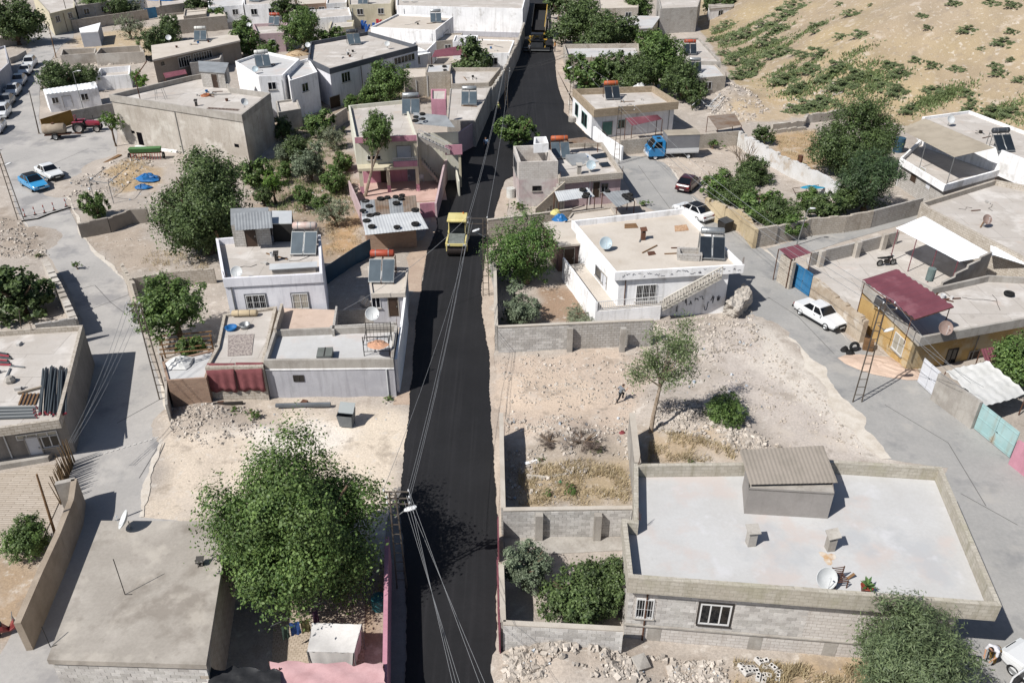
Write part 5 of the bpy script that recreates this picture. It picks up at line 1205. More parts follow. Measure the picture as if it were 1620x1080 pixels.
for k in range(3): wire('overhead wire crossing the road below the paver', far_pole.tips[k], p6.tips[k], .5, .016, wire_d, 'wires crossing below the paver')
for k in range(3): wire('overhead wire along the lane between two lattice poles', p2.tips[k], p5.tips[k % 4], 1.2, .016, None, 'wires along the lane')
for k in range(3): wire('overhead wire from the lane pole towards the right edge', p2.tips[k], P(1516 + 20 * k, 600 + 6 * k, 3.5), .3, .014, None, 'wires towards the ochre house corner')
for k in range(2): wire('overhead wire from the roadside lattice pole to the orange tank house', p6.tips[1 + 2 * k], P(950 + 40 * k, 140, 3.9), .3, .014, None, 'wires to the orange tank house')
wire('long slack wire from the road roller to the terrace house', p7.tips[0], P(543, 490, 3.2), .6, .016, None)
for k in range(4): wire('overhead wire above the shaded left street', p4.tips[k], P(108 + 3 * k, 700, 3.0), .4, .012, None, 'wires above the shaded left street')
# ------------------------------------------------------------ gates and doors in walls
def gate(name, label, px, h, mat, t=.05, leaves=2, cat='gate'):
 """pixels of the two upper corners"""
 a = P(*px[0], h); b = P(*px[1], h); e = b - a; e.z = 0; L = e.length; e.normalize(); n = Vector((e.y, -e.x, 0)); rz = math.atan2(e.y, e.x)
 th = T(name, label, cat, ((a.x + b.x) / 2, (a.y + b.y) / 2, 0))
 for k in range(leaves):
  c = a + e * (L * (k + .5) / leaves)
  lf = th.part('leaf', G().box((c.x, c.y, h / 2 + .04), (L / leaves - .03, t, h - .08), rz), mat)
  cc = c + n * (t / 2 + .012)
  for z in (.25, h / 2, h - .2): th.part('rail', G().box((cc.x, cc.y, z), (L / leaves - .08, .025, .06), rz), mat, lf)
 hc = a + e * (L / 2 + .15) + n * (t / 2 + .03)
 th.part('handle', G().box((hc.x, hc.y, h * .5), (.12, .04, .04), rz), iron)
 return th
gate('metal_gate', 'white sheet metal gate beside the ochre house', [(1463, 566), (1489, 589)], 2.0, door_white)
gate('metal_gate', 'pale teal gate with rust stains at the right edge', [(1555, 638), (1614, 684)], 2.0, door_teal)
gate('metal_gate', 'blue street door under the small maroon roof', [(1258, 415), (1287, 434)], 2.1, door_blue, leaves=1)
for k, (x0, y0, x1, y1) in enumerate(((788, 816, 789, 855), (787, 880, 789, 925), (788, 928, 791, 1000))):
 gate('metal_gate', ['maroon gate by the rubble yard wall', 'maroon gate leaf beside the grey bush yard', 'long maroon sheet along the grey bush yard'][k], [(x0, y0), (x1, y1)], 1.6, tin_maroon, leaves=1)
mg = gate('metal_gate', 'mustard yellow sheet gate in front of the white container', [(63, 189), (112, 174)], 1.9, mustard, leaves=3)
wallrun('gate_wall', 'whitewashed stub wall carrying the small maroon roof', [(1238, 402), (1258, 415)], 2.5, block_warm, t=.3)
gate('metal_gate', 'turquoise gate of the cream corner house', [(86, 22), (95, 19)], 1.9, door_teal, leaves=1)
gate('metal_gate', 'blue gate under the blue tarp, top left', [(228, 14), (246, 11)], 2.2, door_blue, leaves=1)
gate('metal_gate', 'blue sheet gate at the top edge', [(266, 10), (292, 7)], 2.0, tarp_blue, leaves=2)
gate('metal_gate', 'dark street door in the white yard wall', [(955, 206), (961, 214)], 1.9, iron, leaves=1)
# reed fence
a = P(103, 690, 1.9); b = P(80, 757, 1.9); th = T('reed_fence', 'brown reed fence beside the shaded left street', 'fence', (a.x, a.y, 0))
reed = M('reeds', '8a7458', '6b563e', s=3, fine=.25, rough=.95)
n = 46
for k in range(n):
 p = a.lerp(b, (k + .5) / n) + Vector((random.uniform(-.05, .05), random.uniform(-.03, .03), 0)); hh = random.uniform(1.5, 2.05)
 th.part('reed', G().tube((p.x, p.y, -.05), (p.x + random.uniform(-.25, .1), p.y + random.uniform(-.1, .1), hh), .045, .015, 5), reed)
# bollards across the street
for k, (x, y) in enumerate(((40, 343), (56, 340), (71, 337), (86, 333), (105, 327))):
 p = P(x, y); t = T('street_post', 'red and white post of the row across the left street', 'bollard', p, group='posts across the left street', local=True)
 t.part('shaft', G().tube((0, 0, 0), (0, 0, .85), .055, .05, 8), flat('post_red', 'b05048')); t.part('band', G().tube((0, 0, .35), (0, 0, .6), .06, .058, 8), plastic_white); t.part('foot', G().lathe([(.2, 0), (.18, .05), (.06, .1)], 8), rubber)
single('rubber_strip', 'dark strip lying across the left street under the posts', 'strip', G().path([P(34, 350, .07), P(60, 346, .07), P(80, 338, .07), P(112, 328, .07)], .08, 6), rubber)
# ------------------------------------------------------------ roof and yard things
def chimney(px, py, z, label, h=.9, w=.4, tilt=0, m=None):
 p = P(px, py, z); t = T('chimney', label, 'chimney', p, local=True, rz=.1)
 t.part('shaft', G().box((0, 0, h / 2 - .01), (w, w, h)), m or concrete); t.part('cap', G().slab4([(-w * .8, -w * .7, h + .16), (w * .8, -w * .7, h + .16 + tilt), (w * .8, w * .7, h + .3 + tilt), (-w * .8, w * .7, h + .3)], .05), m or concrete)
 g = G()
 for sx in (-1, 1):
  for sy in (-1, 1): g.box((sx * w * .4, sy * w * .4, h + .08), (.06, .06, .22))
 t.part('cap_leg', g, concrete)
 return t
chimney(1187, 860, 3.75, 'grey capped vent chimney left of the rust stain', .75, .38); chimney(1312, 868, 3.75, 'tilted vent chimney beside the rust stain', .7, .36, .12)
chimney(1017, 379, 3.75, 'rusty vent chimney on the tan roof', .7, .34, .05, rust); chimney(916, 275, 2.85, 'small chimney on the cluttered pinkish roof', .8, .4)
chimney(311, 168, 5.3, 'small dark vent on the stone building roof', .5, .25, 0, iron); chimney(438, 412, 4.7, 'dark round vent on the lavender roof', .45, .25, 0, iron); chimney(318, 893, 3.4, 'dark roof drain vent on the bare grey roof', .12, .22, 0, iron)
# rust stain run from the tilted vent: real stain on the roof paint
g = G(); c = P(1308, 878, 3.756)
pts = []
for k in range(16):
 an = 2 * math.pi * k / 16; rr = (.34 + .12 * math.sin(3 * an + 1) + random.uniform(-.05, .05)); pts.append((c.x + rr * math.cos(an) * .9, c.y - .15 + rr * math.sin(an) * 1.1, 3.754))
h1.part('rust_stain', G().add(pts, [tuple(range(16))]), M('rust_stained_paint', 'c9a57c', 'e0d8cc', s=2.2, lo=.4, hi=.6, fine=.1, bump=0, stain=[('a8754a', 2.5, .58, .7)]))
def rodthing(name, label, cat, segs, r, m, z0=None):
 t = T(name, label, cat, segs[0][0]); 
 for a_, b_ in segs: t.part('rod', G().tube(a_, b_, r, n=5), m)
 return t
a = P(198, 940, 3.4); rodthing('roof_antenna', 'tall thin antenna rod standing on the bare grey roof', 'antenna', [(a, a + Vector((-.1, .2, 2.0))), (a, a + Vector((.3, 0, .02)))], .02, iron)
a = P(80, 1023, 3.4); rodthing('wire_bracket', 'iron wire bracket at the grey roof corner', 'bracket', [(a, a + Vector((-.25, .3, .9))), (a, a + Vector((.2, .1, .03)))], .02, iron)
a = P(222, 158, 5.3); rodthing('roof_antenna', 'bent rusty pipe mast on the stone building', 'mast', [(a, a + Vector((0, 0, 2.6))), (a + Vector((0, 0, 2.6)), a + Vector((1.6, .6, 4.4)))], .06, rust)
a = P(246, 158, 5.3); rodthing('metal_trestle', 'light metal trestle on the stone building roof', 'trestle', [(a + Vector((0, 0, 0)), a + Vector((.2, 0, 1.3))), (a + Vector((1.2, 0, 0)), a + Vector((1.0, 0, 1.3))), (a + Vector((0, .6, 0)), a + Vector((.2, .5, 1.3))), (a + Vector((1.2, .6, 0)), a + Vector((1.0, .5, 1.3))), (a + Vector((.1, 0, .8)), a + Vector((1.1, 0, .8)))], .025, steel)
t = T('metal_ladder', 'rusty ladder lying on the stone building roof', 'ladder', P(330, 172, 5.35))
a, b = P(328, 171, 5.38), P(378, 174, 5.38)
for s in (-.2, .2): t.part('rail', G().beam(a + Vector((0, s, 0)), b + Vector((0, s, 0)), .05, .05), rust)
for k in range(9): p = a.lerp(b, (k + .5) / 9); t.part('rung', G().tube(p + Vector((0, -.2, 0)), p + Vector((0, .2, 0)), .02), rust)
single('coiled_hose', 'coiled orange hose on the stone building roof', 'hose', G().torus((0, 0, .06), .5, .07, 18, 6).torus((.1, .05, .16), .4, .06, 16, 6), flat('hose_orange', 'c07850'), smooth=True, loc=(0, 0, 0)).location = P(325, 152, 5.3)
# rusty chair and pots on the whitewashed roof
p = P(1325, 924, 3.75); t = T('rusty_chair_frame', 'rusty iron chair frame on the whitewashed roof', 'chair', p, .15, local=True)
for x in (-.28, .28):
 for y in (-.25, .25): t.part('leg', G().beam((x, y, 0), (x, y, .45 if y < 0 else .85), .04, .04), rust)
for k in range(6): t.part('slat', G().beam((-.28, -.25 + .1 * k, .44), (.28, -.25 + .1 * k, .44), .05, .025), rust)
for k in range(3): t.part('back_bar', G().beam((-.28, .25, .55 + .12 * k), (.28, .25, .55 + .12 * k), .03, .03), rust)
single('timber', 'short dark plank leaning off the rusty chair', 'plank', G().beam(P(1340, 915, 3.8), P(1352, 907, 4.0), .12, .04), wood)
def potplant(px, py, z, label, m, s=1.0, n=26):
 t = T('potted_plant', label, 'plant', P(px, py, z), local=True, sc=s)
 t.part('pot', G().lathe([(.01, 0), (.15, 0), (.22, .3), (.24, .32), (.2, .32), (.18, .28), (.01, .28)], 12), m, smooth=True)
 g = G(); rr = random.Random(px)
 for k in range(n):
  a_ = rr.uniform(0, 6.3); l_ = rr.uniform(.2, .5); b_ = Vector((0, 0, .3)); tip = b_ + Vector((math.cos(a_) * l_ * .7, math.sin(a_) * l_ * .7, rr.uniform(.05, .4))); sd_ = Vector((-math.sin(a_), math.cos(a_), 0)) * .05; md = b_.lerp(tip, .55) + Vector((0, 0, .05))
  g.add([b_, md + sd_, tip, md - sd_], [(0, 1, 2, 3)])
 t.part('foliage', g, LEAF_POT, kind='stuff'); return t
LEAF_POT = leafmat('leaf_pot', '6d8a52', '4a6a3c')
potplant(1369, 936, 3.75, 'dried plant in a red pot on the whitewashed roof corner', flat('pot_red', '9c4a3a'), 1.2)
# pipes stacked on the left roof
pipe_m = flat('pipe_dark', '4a5054', .45); pipe_end = flat('pipe_end_red', 'a03d4a', .5)
zr = 2.88
for k in range(18):
 a = P(60 + 2.6 * k + random.uniform(-3, 3), 655 - (k % 5), zr + .06 + (k % 3) * .09); b = P(68 + 2.2 * k + random.uniform(-2, 4), 584 - (k % 7) + k * .1, zr + .07 + (k % 3) * .09)
 t = T('plastic_pipe', 'dark plastic pipe of the slanting stack on the left roof', 'pipe', (a.x, a.y, zr), group='slanting pipes on the left roof')
 t.part('shaft', G().tube(a, b, .055, n=8), pipe_m); t.part('end_cap', G().tube(a, a.lerp(b, -.012), .062, n=8), pipe_end)
for k in range(8):
 a = P(-10, 644 + 2.6 * k, zr + .06); b = P(56 + random.uniform(-4, 3), 643 + 2.4 * k, zr + .06)
 t = T('plastic_pipe', 'grey plastic pipe lying across the left roof edge', 'pipe', (a.x, a.y, zr), group='crosswise pipes on the left roof')
 t.part('shaft', G().tube(a, b, .06, n=8), pipe_m if k % 2 else steel); t.part('end_cap', G().tube(b, b.lerp(a, -.012), .066, n=8), pipe_end)
for k in range(6):
 a = P(-10, 556 + 4 * k, zr + .06); b = P(12 + 3 * (k % 3), 560 + 3.4 * k, zr + .06)
 t = T('plastic_pipe', 'pipe end poking in at the left edge of the roof', 'pipe', (a.x, a.y, zr), group='pipes at the picture edge on the left roof')
 t.part('shaft', G().tube(a, b, .07, n=8), pipe_end if k % 2 else pipe_m); t.part('end_cap', G().tube(b, b.lerp(a, -.02), .075, n=8), iron)
for k in range(5):
 a = P(30 + 6 * k, 640, zr + .05); b = P(37 + 6 * k, 622, zr + .05); single('timber', 'brown batten of the loose row beside the stacked pipes', 'plank', G().beam(a, b, .1, .06), wood, group='battens beside the pipes')
single('timber', 'pale squared beam above the battens on the left roof', 'beam', G().beam(P(28, 622, zr + .1), P(68, 611, zr + .1), .14, .12), M('timber_pale', 'b3a696', 'a09382', s=2, fine=.1))
single('stone_lump', 'broken concrete lump on the left roof', 'stone', G().lathe([(.01, 0), (.3, .02), (.34, .2), (.2, .4), (.01, .42)], 7), concrete, loc=(0, 0, 0)).location = P(17, 604, zr)
# carpets and washing
carpet = M('carpet_maroon', '8c5558', '7d4a4e', s=2, fine=.08, rough=1, bump=.2, bs=40)
def hang(name, label, cat, x0, x1, ytop, z, drop, mat, wave=.06, nf=3, yo=-.16):
 a = P(x0, ytop, z); b = P(x1, ytop, z); g = G(); n = 16; v = []
 for j in range(7):
  for i in range(n + 1):
   p = a.lerp(b, i / n); w = (math.sin(i / n * math.pi * 2 * nf) - 1.0) * wave * (j / 6); dz = z - drop * j / 6 if j else z + .02
   if j == 0: v.append((p.x, p.y + .25, z + .03))
   else: v.append((p.x + w * .3, p.y + yo + w, dz + .03 - (.06 * math.sin(i / n * 9) if j == 6 else 0)))
 f = [(j * (n + 1) + i + n + 1, j * (n + 1) + i + n + 2, j * (n + 1) + i + 1, j * (n + 1) + i) for j in range(6) for i in range(n)]
 g.add(v, f); o = single(name, label, cat, g, mat, smooth=True); md = o.modifiers.new('thick', 'SOLIDIFY'); md.thickness = .015; return o
hang('carpet', 'maroon carpet hanging over the terrace wall, the one by the brick shed', 'carpet', 326, 370, 578, 2.8, 1.95, carpet); hang('carpet', 'maroon carpet hanging over the terrace wall, the one by the grey-blue front', 'carpet', 371, 415, 577, 2.8, 1.95, carpet)
rugm = M('rug_pattern', 'b8aea6', '8d8280', s=7, lo=.45, hi=.55, fine=.15, rough=1, bump=.2)
single('rug', 'patterned grey rug drying on the sunny terrace floor', 'rug', G().slab4([P(360, 563, 2.59), P(398, 561, 2.59), P(402, 528, 2.59), P(361, 530, 2.59)], .025), rugm)
single('wash_basin', 'round blue plastic basin on the terrace', 'basin', G().lathe([(.01, .02), (.3, .02), (.4, .22), (.43, .22), (.34, 0), (.01, 0)], 16), tarp_blue, smooth=True, loc=(0, 0, 0)).location = P(366, 521, 2.56)
t = T('metal_tub', 'pale metal tub next to the blue basin', 'tub', P(388, 518, 2.56), local=True); t.part('bowl', G().lathe([(.01, .02), (.3, .02), (.36, .3), (.39, .3), (.33, 0), (.01, 0)], 14), steel, smooth=True); t.part('handle', G().tube((-.4, 0, .28), (-.5, 0, .28), .02).tube((.4, 0, .28), (.5, 0, .28), .02), steel)
t = T('mattress_roll', 'beige rolled mattress on the terrace below the barred window', 'mattress', P(388, 500, 2.56), 0.05, local=True); t.part('roll', G().lathe([(.01, -.9), (.2, -.9), (.24, -.8), (.24, .8), (.2, .9), (.01, .9)], 12, Matrix.Translation((0, 0, .26)) @ Matrix.Rotation(R(90), 4, 'Y')), M('mattress_beige', 'cdbb9d', 'bfad8f', s=2, fine=.06), smooth=True); t.part('strap', G().torus((.4, 0, .26), .24, .015, 14, 5, Matrix.Rotation(R(90), 4, 'Y')).torus((-.4, 0, .26), .24, .015, 14, 5, Matrix.Rotation(R(90), 4, 'Y')), iron)
def crumple(name, label, cat, px, py, z, rx, ry, h, m, seed, rz=0):
 r_ = random.Random(seed); g = G(); n, k = 14, 5; v = [(0, 0, h * 1.0)]; f = []
 for j in range(1, k + 1):
  for i in range(n):
   a = 2 * math.pi * i / n; q = j / k * r_.uniform(.82, 1.12); zz = h * (1 - (j / k) ** 1.6) * r_.uniform(.65, 1.25) + .015
   v.append((math.cos(a) * rx * q, math.sin(a) * ry * q, zz if j < k else .01))
 for i in range(n): f.append((0, 1 + i, 1 + (i + 1) % n))
 for j in range(k - 1):
  for i in range(n): f.append((1 + j * n + i, 1 + (j + 1) * n + i, 1 + (j + 1) * n + (i + 1) % n, 1 + j * n + (i + 1) % n))
 g.add(v, f); o = single(name, label, cat, g, m, loc=(0, 0, 0)); o.location = P(px, py, z); o.rotation_euler = (0, 0, rz); return o
crumple('white_cloth', 'white sheet thrown over the brick shed roof', 'cloth', 285, 575, 2.14, 1.0, .9, .45, tarp_white, 1); crumple('tarpaulin', 'blue and yellow bundle on the annex roof edge', 'tarp', 886, 347, 2.6, .75, .6, .5, tarp_blue, 2); crumple('yellow_bundle', 'pale yellow sack beside the blue bundle', 'sack', 879, 338, 2.6, .55, .45, .45, flat('sack_yellow', 'd8d08a', .8), 3)
crumple('tarpaulin', 'crumpled blue tarp heap beside the left orchard tree', 'tarp', 234, 283, .1, 1.4, 1.1, .6, tarp_blue, 4); crumple('tarpaulin', 'second blue tarp heap below the first, left', 'tarp', 226, 297, .1, 1.0, .6, .4, tarp_blue, 14)
crumple('tarpaulin', 'white tarp bundle on the white roadside house roof', 'tarp', 1012, 141, 3.15, 1.2, .8, .75, tarp_white, 5); crumple('tarpaulin', 'white tarp heap near the hill foot', 'tarp', 1050, 46, 0, 2.6, 2.0, 1.4, tarp_white, 6)
crumple('tarpaulin', 'blue tarp draped on the top left shed', 'tarp', 256, 0, 3.2, 3.5, 1.5, .6, tarp_blue, 7); crumple('tarpaulin', 'teal cloth on the metal bed in the white walled yard', 'tarp', 1284, 297, .7, 1.3, .45, .25, flat('cloth_teal', '2f8fb0', .6), 8)
# big white sheet over the right yard
g = G(); A, B, C_, D = P(1496, 588, 2.1), P(1560, 643, 1.9), P(1625, 622, 1.7), P(1560, 570, 2.6); v = []; n = 14
for j in range(n + 1):
 for i in range(n + 1):
  p = A.lerp(B, i / n).lerp(D.lerp(C_, i / n), j / n); v.append((p.x, p.y, p.z + .07 * math.sin(i * 1.9 + j * .4) + .05 * math.sin(j * 2.3) + random.uniform(-.025, .025)))
g.add(v, [(j * (n + 1) + i, j * (n + 1) + i + 1, (j + 1) * (n + 1) + i + 1, (j + 1) * (n + 1) + i) for j in range(n) for i in range(n)])
t = T('tarpaulin_shelter', 'large wrinkled white sheet shelter behind the lane wall', 'shelter', P(1560, 610, 0)); t.part('sheet', g, tarp_white, smooth=True)
for p in (A, B, C_, D): t.part('post', G().tube((p.x, p.y, 0), (p.x, p.y, p.z - .02), .04), rust)
# white net tent in the lower left yard
a0 = [P(485, 1022, 0), P(520, 1058, 0), P(568, 1040, 0), P(570, 1000, 0)]
c = sum(a0, Vector()) / 4; t = T('net_tent', 'white net tent in the brick paved yard', 'tent', c)
tp = [P(494, 985, 1.7), P(572, 987, 1.7), P(560, 1032, 1.6), P(486, 1030, 1.6)]
bt = [P(498, 1030, .05), P(572, 1022, .05), P(558, 1062, .05), P(500, 1066, .05)]
net = M('net_white', 'e6e3e0', 'd9d6d3', s=1.5, fine=.05, rough=.9, bump=.1)
ridge = (tp[0] + tp[1]) / 2
g = G(); n = 8; v = []
for j in range(n + 1):
 for i in range(n + 1):
  p = tp[3].lerp(tp[2], i / n).lerp(tp[0].lerp(tp[1], i / n), j / n); v.append((p.x, p.y, p.z - .18 * math.sin(i / n * math.pi) * math.sin(j / n * math.pi) + .02 * math.sin(i * 3 + j)))
g.add(v, [(j * (n + 1) + i, j * (n + 1) + i + 1, (j + 1) * (n + 1) + i + 1, (j + 1) * (n + 1) + i) for j in range(n) for i in range(n)]); t.part('roof_net', g, net, smooth=True)
for k, (i0, i1) in enumerate(((3, 2), (2, 1), (1, 0), (0, 3))):
 bb = [bt[3], bt[2], bt[1], bt[0]]; q = {3: bt[3], 2: bt[2], 1: bt[1], 0: bt[0]}
 g = G(); v = []
 for j in range(5):
  for i in range(9):
   p = q[i0].lerp(q[i1], i / 8).lerp(tp[i0].lerp(tp[i1], i / 8), j / 4); v.append((p.x + .04 * math.sin(i * 2.2), p.y + .04 * math.cos(i * 2.6), p.z))
 g.add(v, [(j * 9 + i, j * 9 + i + 1, (j + 1) * 9 + i + 1, (j + 1) * 9 + i) for j in range(4) for i in range(8)]); t.part('side_net', g, net, smooth=True)
for p, q_ in zip(tp, bt): t.part('pole', G().tube((p.x, p.y, 0), p, .025), steel)
struct('courtyard_paving', G().prism(pxpoly(COURTS[0]), -.05, .035), paver_brown)
struct('courtyard_tiling', G().prism(pxpoly(COURTS[1]), -.05, .045), tile_pale)
struct('courtyard_slab', G().prism(pxpoly(COURTS[2]), -.05, .03), concrete)
# pink and black awnings at the bottom edge
def cloth(name, label, q, m, wv=.08, cat='awning', posts=True, seed=1, base=0):
 A, B, C_, D = q; n = 12; v = []; r_ = random.Random(seed)
 for j in range(n + 1):
  for i in range(n + 1):
   p = A.lerp(B, i / n).lerp(D.lerp(C_, i / n), j / n); v.append((p.x + r_.uniform(-.03, .03), p.y + r_.uniform(-.05, .05) * (1 + 2 * (j == n)), p.z + wv * math.sin(i * 1.3 + seed) * math.cos(j * .9) + r_.uniform(-.02, .02)))
 t = T(name, label, cat, ((A.x + B.x) / 2, (A.y + B.y) / 2, base)); t.part('sheet', G().add(v, [(j * (n + 1) + i, j * (n + 1) + i + 1, (j + 1) * (n + 1) + i + 1, (j + 1) * (n + 1) + i) for j in range(n) for i in range(n)]), m, smooth=True)
 if posts:
  for p in (A, B, C_, D): t.part('post', G().tube((p.x, p.y, base), (p.x, p.y, p.z), .035), rust)
 return t
cloth('cloth_awning', 'pink cloth awning at the bottom edge of the brick yard', [P(436, 1110, 2.2), P(612, 1110, 2.2), P(606, 1050, 2.2), P(426, 1046, 2.2)], M('cloth_pink', 'd6aeb0', 'c9a0a2', s=1.2, fine=.06, rough=.95), seed=3)
cloth('cloth_awning', 'black tarp awning at the bottom edge beside the grey building', [P(326, 1115, 2.35), P(448, 1115, 2.35), P(442, 1056, 2.35), P(330, 1056, 2.35)], M('tarp_black', '2f3033', '26272a', s=1.2, fine=.08, rough=.6), seed=5)
# clothes line
cl_a, cl_b = P(428, 990, 1.8), P(600, 905, 1.8); wire('washing line across the brick paved yard', cl_a, cl_b, .1, .008)
for lb, x, y, w, m in (('blue sheet on the washing line', 462, 986, .45, flat('cloth_blue', '2d4f8c', .9)), ('dark green cloth on the washing line', 449, 992, .3, flat('cloth_green', '3c4f45', .9)), ('olive cloth on the washing line', 479, 982, .4, flat('cloth_olive', '6b6440', .9)), ('purple cloth on the washing line', 498, 968, .25, flat('cloth_purple', '5a3a52', .9))):
 a = P(x - 5, y, 1.7); b = a + Vector((w, .12, 0)); g = G(); v = []
 for j in range(5):
  for i in range(7): p = a.lerp(b, i / 6); v.append((p.x + .03 * math.sin(i * 2) * j / 4, p.y + .04 * math.sin(i * 1.7 + j), 1.72 - .85 * j / 4))
 g.add(v, [(j * 7 + i, j * 7 + i + 1, (j + 1) * 7 + i + 1, (j + 1) * 7 + i) for j in range(4) for i in range(6)]); single('hanging_cloth', lb, 'laundry', g, m, smooth=True)
# waste bin, cool box, bed frame, motorbike yard things
t = T('waste_bin', 'grey wheeled waste bin on the pale dirt lot', 'bin', P(550, 672), -.15, local=True)
t.part('body', G().add([(-.4, -.35, .1), (.4, -.35, .1), (.4, .35, .1), (-.4, .35, .1), (-.5, -.45, 1.0), (.5, -.45, 1.0), (.5, .45, 1.15), (-.5, .45, 1.15)], [(0, 3, 2, 1), (0, 1, 5, 4), (1, 2, 6, 5), (2, 3, 7, 6), (3, 0, 4, 7)]), M('bin_grey', '7f8486', '71767a', s=1, fine=.08, rough=.5))
t.part('lid', G().slab4([(-.5, -.1, 1.02), (.5, -.1, 1.02), (.5, .5, 1.45), (-.5, .5, 1.45)], .05), flat('bin_lid', '8d9496', .5))
for x in (-.35, .35): t.part('wheel', G().lathe([(.01, -.04), (.1, -.04), (.1, .04), (.01, .04)], 10, Matrix.Translation((x, .3, .1)) @ Matrix.Rotation(R(90), 4, 'Y')), rubber)
t = T('waste_bin', 'dark waste container by the white coupe in the lane', 'bin', P(1146, 366), .6, local=True)
t.part('body', G().add([(-.5, -.4, .1), (.5, -.4, .1), (.5, .4, .1), (-.5, .4, .1), (-.6, -.5, 1.1), (.6, -.5, 1.1), (.6, .5, 1.1), (-.6, .5, 1.1)], [(0, 3, 2, 1), (0, 1, 5, 4), (1, 2, 6, 5), (2, 3, 7, 6), (3, 0, 4, 7)]), iron); t.part('lid', G().slab4([(-.6, -.5, 1.13), (.6, -.5, 1.13), (.6, .5, 1.25), (-.6, .5, 1.25)], .04), flat('lid_dark', '4a4c4f', .5))
p = P(515, 566, 2.5); t = T('grey_cabinet', 'grey metal cabinet lying on the white roof terrace', 'cabinet', p, .1, local=True); t.part('body', G().box((0, 0, .25), (1.0, 1.1, .5)), M('cabinet_grey', '7c807c', '70746f', s=1, fine=.06, rough=.5)); t.part('side_panel', G().box((0, -.56, .25), (.9, .02, .4)), steel); t.part('strap', G().box((0, 0, .505), (.08, 1.1, .01)), iron)
p = P(597, 560, 2.5); t = T('iron_bed_frame', 'black iron frame with an orange blanket on the white terrace', 'bed frame', p, 0.05, local=True)
for x in (-.85, .85):
 for y in (-.2, 1.7): t.part('post', G().tube((x, y, 0), (x, y, 1.5), .03), iron)
for y in (-.2, 1.7):
 for z in (.35, .9, 1.45): t.part('rail', G().tube((-.85, y, z), (.85, y, z), .022), iron)
 for k in range(1, 7): t.part('bar', G().tube((-.85 + .243 * k, y, .35), (-.85 + .243 * k, y, 1.45), .012), iron)
for x in (-.85, .85): t.part('side_rail', G().beam((x, -.2, .9), (x, 1.7, .9), .05, .05), iron)
crumple('blanket', 'peach blanket spread over the black iron frame', 'blanket', 597, 545, 3.4, .75, .6, .16, flat('blanket_peach', 'cfa083', .95), 12)
single('timber', 'steel channel beam lying below the red carpets', 'beam', G().beam(P(315, 641, .25), P(384, 637, .25), .2, .18), iron); single('timber', 'grey steel channel beam lying below the grey-blue front', 'beam', G().beam(P(436, 641, .25), P(523, 639, .25), .22, .2), M('beam_grey', '757a80', '696e74', s=1, fine=.08))
for lb, x, y, rz in (('rusty stand under the steel beam by the carpets', 350, 643, .2), ('rusty stand under the grey steel beam', 482, 641, -.3)):
 t = T('iron_trestle', lb, 'trestle', P(x, y), rz, local=True)
 for sx in (-.3, .3):
  for sy in (-.3, .3): t.part('leg', G().beam((sx, sy, 0), (sx * .4, sy * .3, .3), .05, .05), rust)
 t.part('top_plate', G().box((0, 0, .3), (.4, .4, .05)), rust)
# stairs in the yard beside the small house
t = T('concrete_stair', 'concrete yard stair beside the small grey house', 'stairs', P(600, 508)); 
for k in range(8):
 a = P(574 + 5.2 * k, 497 + 1.2 * k, 0); t.part('step', G().box((a.x, a.y, 1.3 - .15 * k), (.32, 1.0, .2 + .0 * k), -.1), concrete)
t.part('string', G().beam(P(574, 497, 0) + Vector((0, -.5, 1.2)), P(611, 506, 0) + Vector((0, -.5, .15)), .1, .3), concrete)
# plastic chairs by the pink house
ch = T('plastic_chair', 'white plastic chair under the pink house, one of two', 'chair', P(645, 285, .12), 2.6, local=True, group='white chairs under the pink house')
for x in (-.2, .2):
 for y in (-.2, .2): ch.part('leg', G().tube((x * 1.15, y * 1.15, 0), (x, y, .45), .022), plastic_white)
ch.part('seat', G().box((0, 0, .45), (.45, .45, .03)), plastic_white); ch.part('backrest', G().box((0, .22, .72), (.45, .03, .45)), plastic_white)
for x in (-.22, .22): ch.part('armrest', G().beam((x, -.2, .65), (x, .2, .65), .05, .03), plastic_white)
dup(ch.o, P(667, 288, .12), 3.4)
# odd timber, planks and boards
for lb, a, b, w, hh, m in (('dark plank heap beam near the stone building', (166, 258), (190, 245), .5, .1, wood), ('grey board by the stone building corner', (192, 256), (212, 244), .6, .08, M('board_grey', '9a938a', '8a837a', s=1)), ('white gutter length along the stone building foot', (215, 232), (280, 240), .35, .25, white_wall), ('curved pale kerb piece in the rubble yard', (833, 752), (862, 755), .18, .14, cop), ('second pale kerb piece in the rubble yard', (862, 755), (905, 749), .18, .14, cop), ('third pale kerb piece in the rubble yard', (905, 749), (932, 741), .18, .14, cop),
      ('white board lying in the rubble yard', (830, 733), (850, 728), .22, .04, white_wall), ('white plank by the dry bush in the rubble yard', (874, 683), (893, 679), .16, .05, white_wall), ('red plank scrap by the dry bush', (893, 681), (903, 679), .2, .06, flat('scrap_red', 'a8425a'))):
 single('timber', lb, 'plank', G().beam(P(*a, .12), P(*b, .12), w, hh), m)
crumple('plastic_bag', 'bright green bag in the rubble yard', 'bag', 886, 764, 0, .18, .14, .2, flat('bag_green', '3fa87a', .5), 21); crumple('plastic_bag', 'red scrap beside the leaning wall', 'scrap', 984, 686, 0, .25, .2, .25, flat('scrap_darkred', '8a3f45', .7), 22)
crumple('sand_heap', 'pinkish sand spread across the lane by the ochre house', 'sand', 1395, 580, .03, 2.9, 1.5, .28, M('sand_pink', 'd8c0ae', 'cbb3a1', s=1, fine=.08, bump=.4), 23, -.4)
t = T('crate', 'wooden crate leaning by the ladder pole at the ochre wall', 'crate', P(1372, 552), -.4, local=True)
for k in range(5): t.part('slat', G().box((0, -.3, .08 + .15 * k), (.7, .04, .11)), wood)
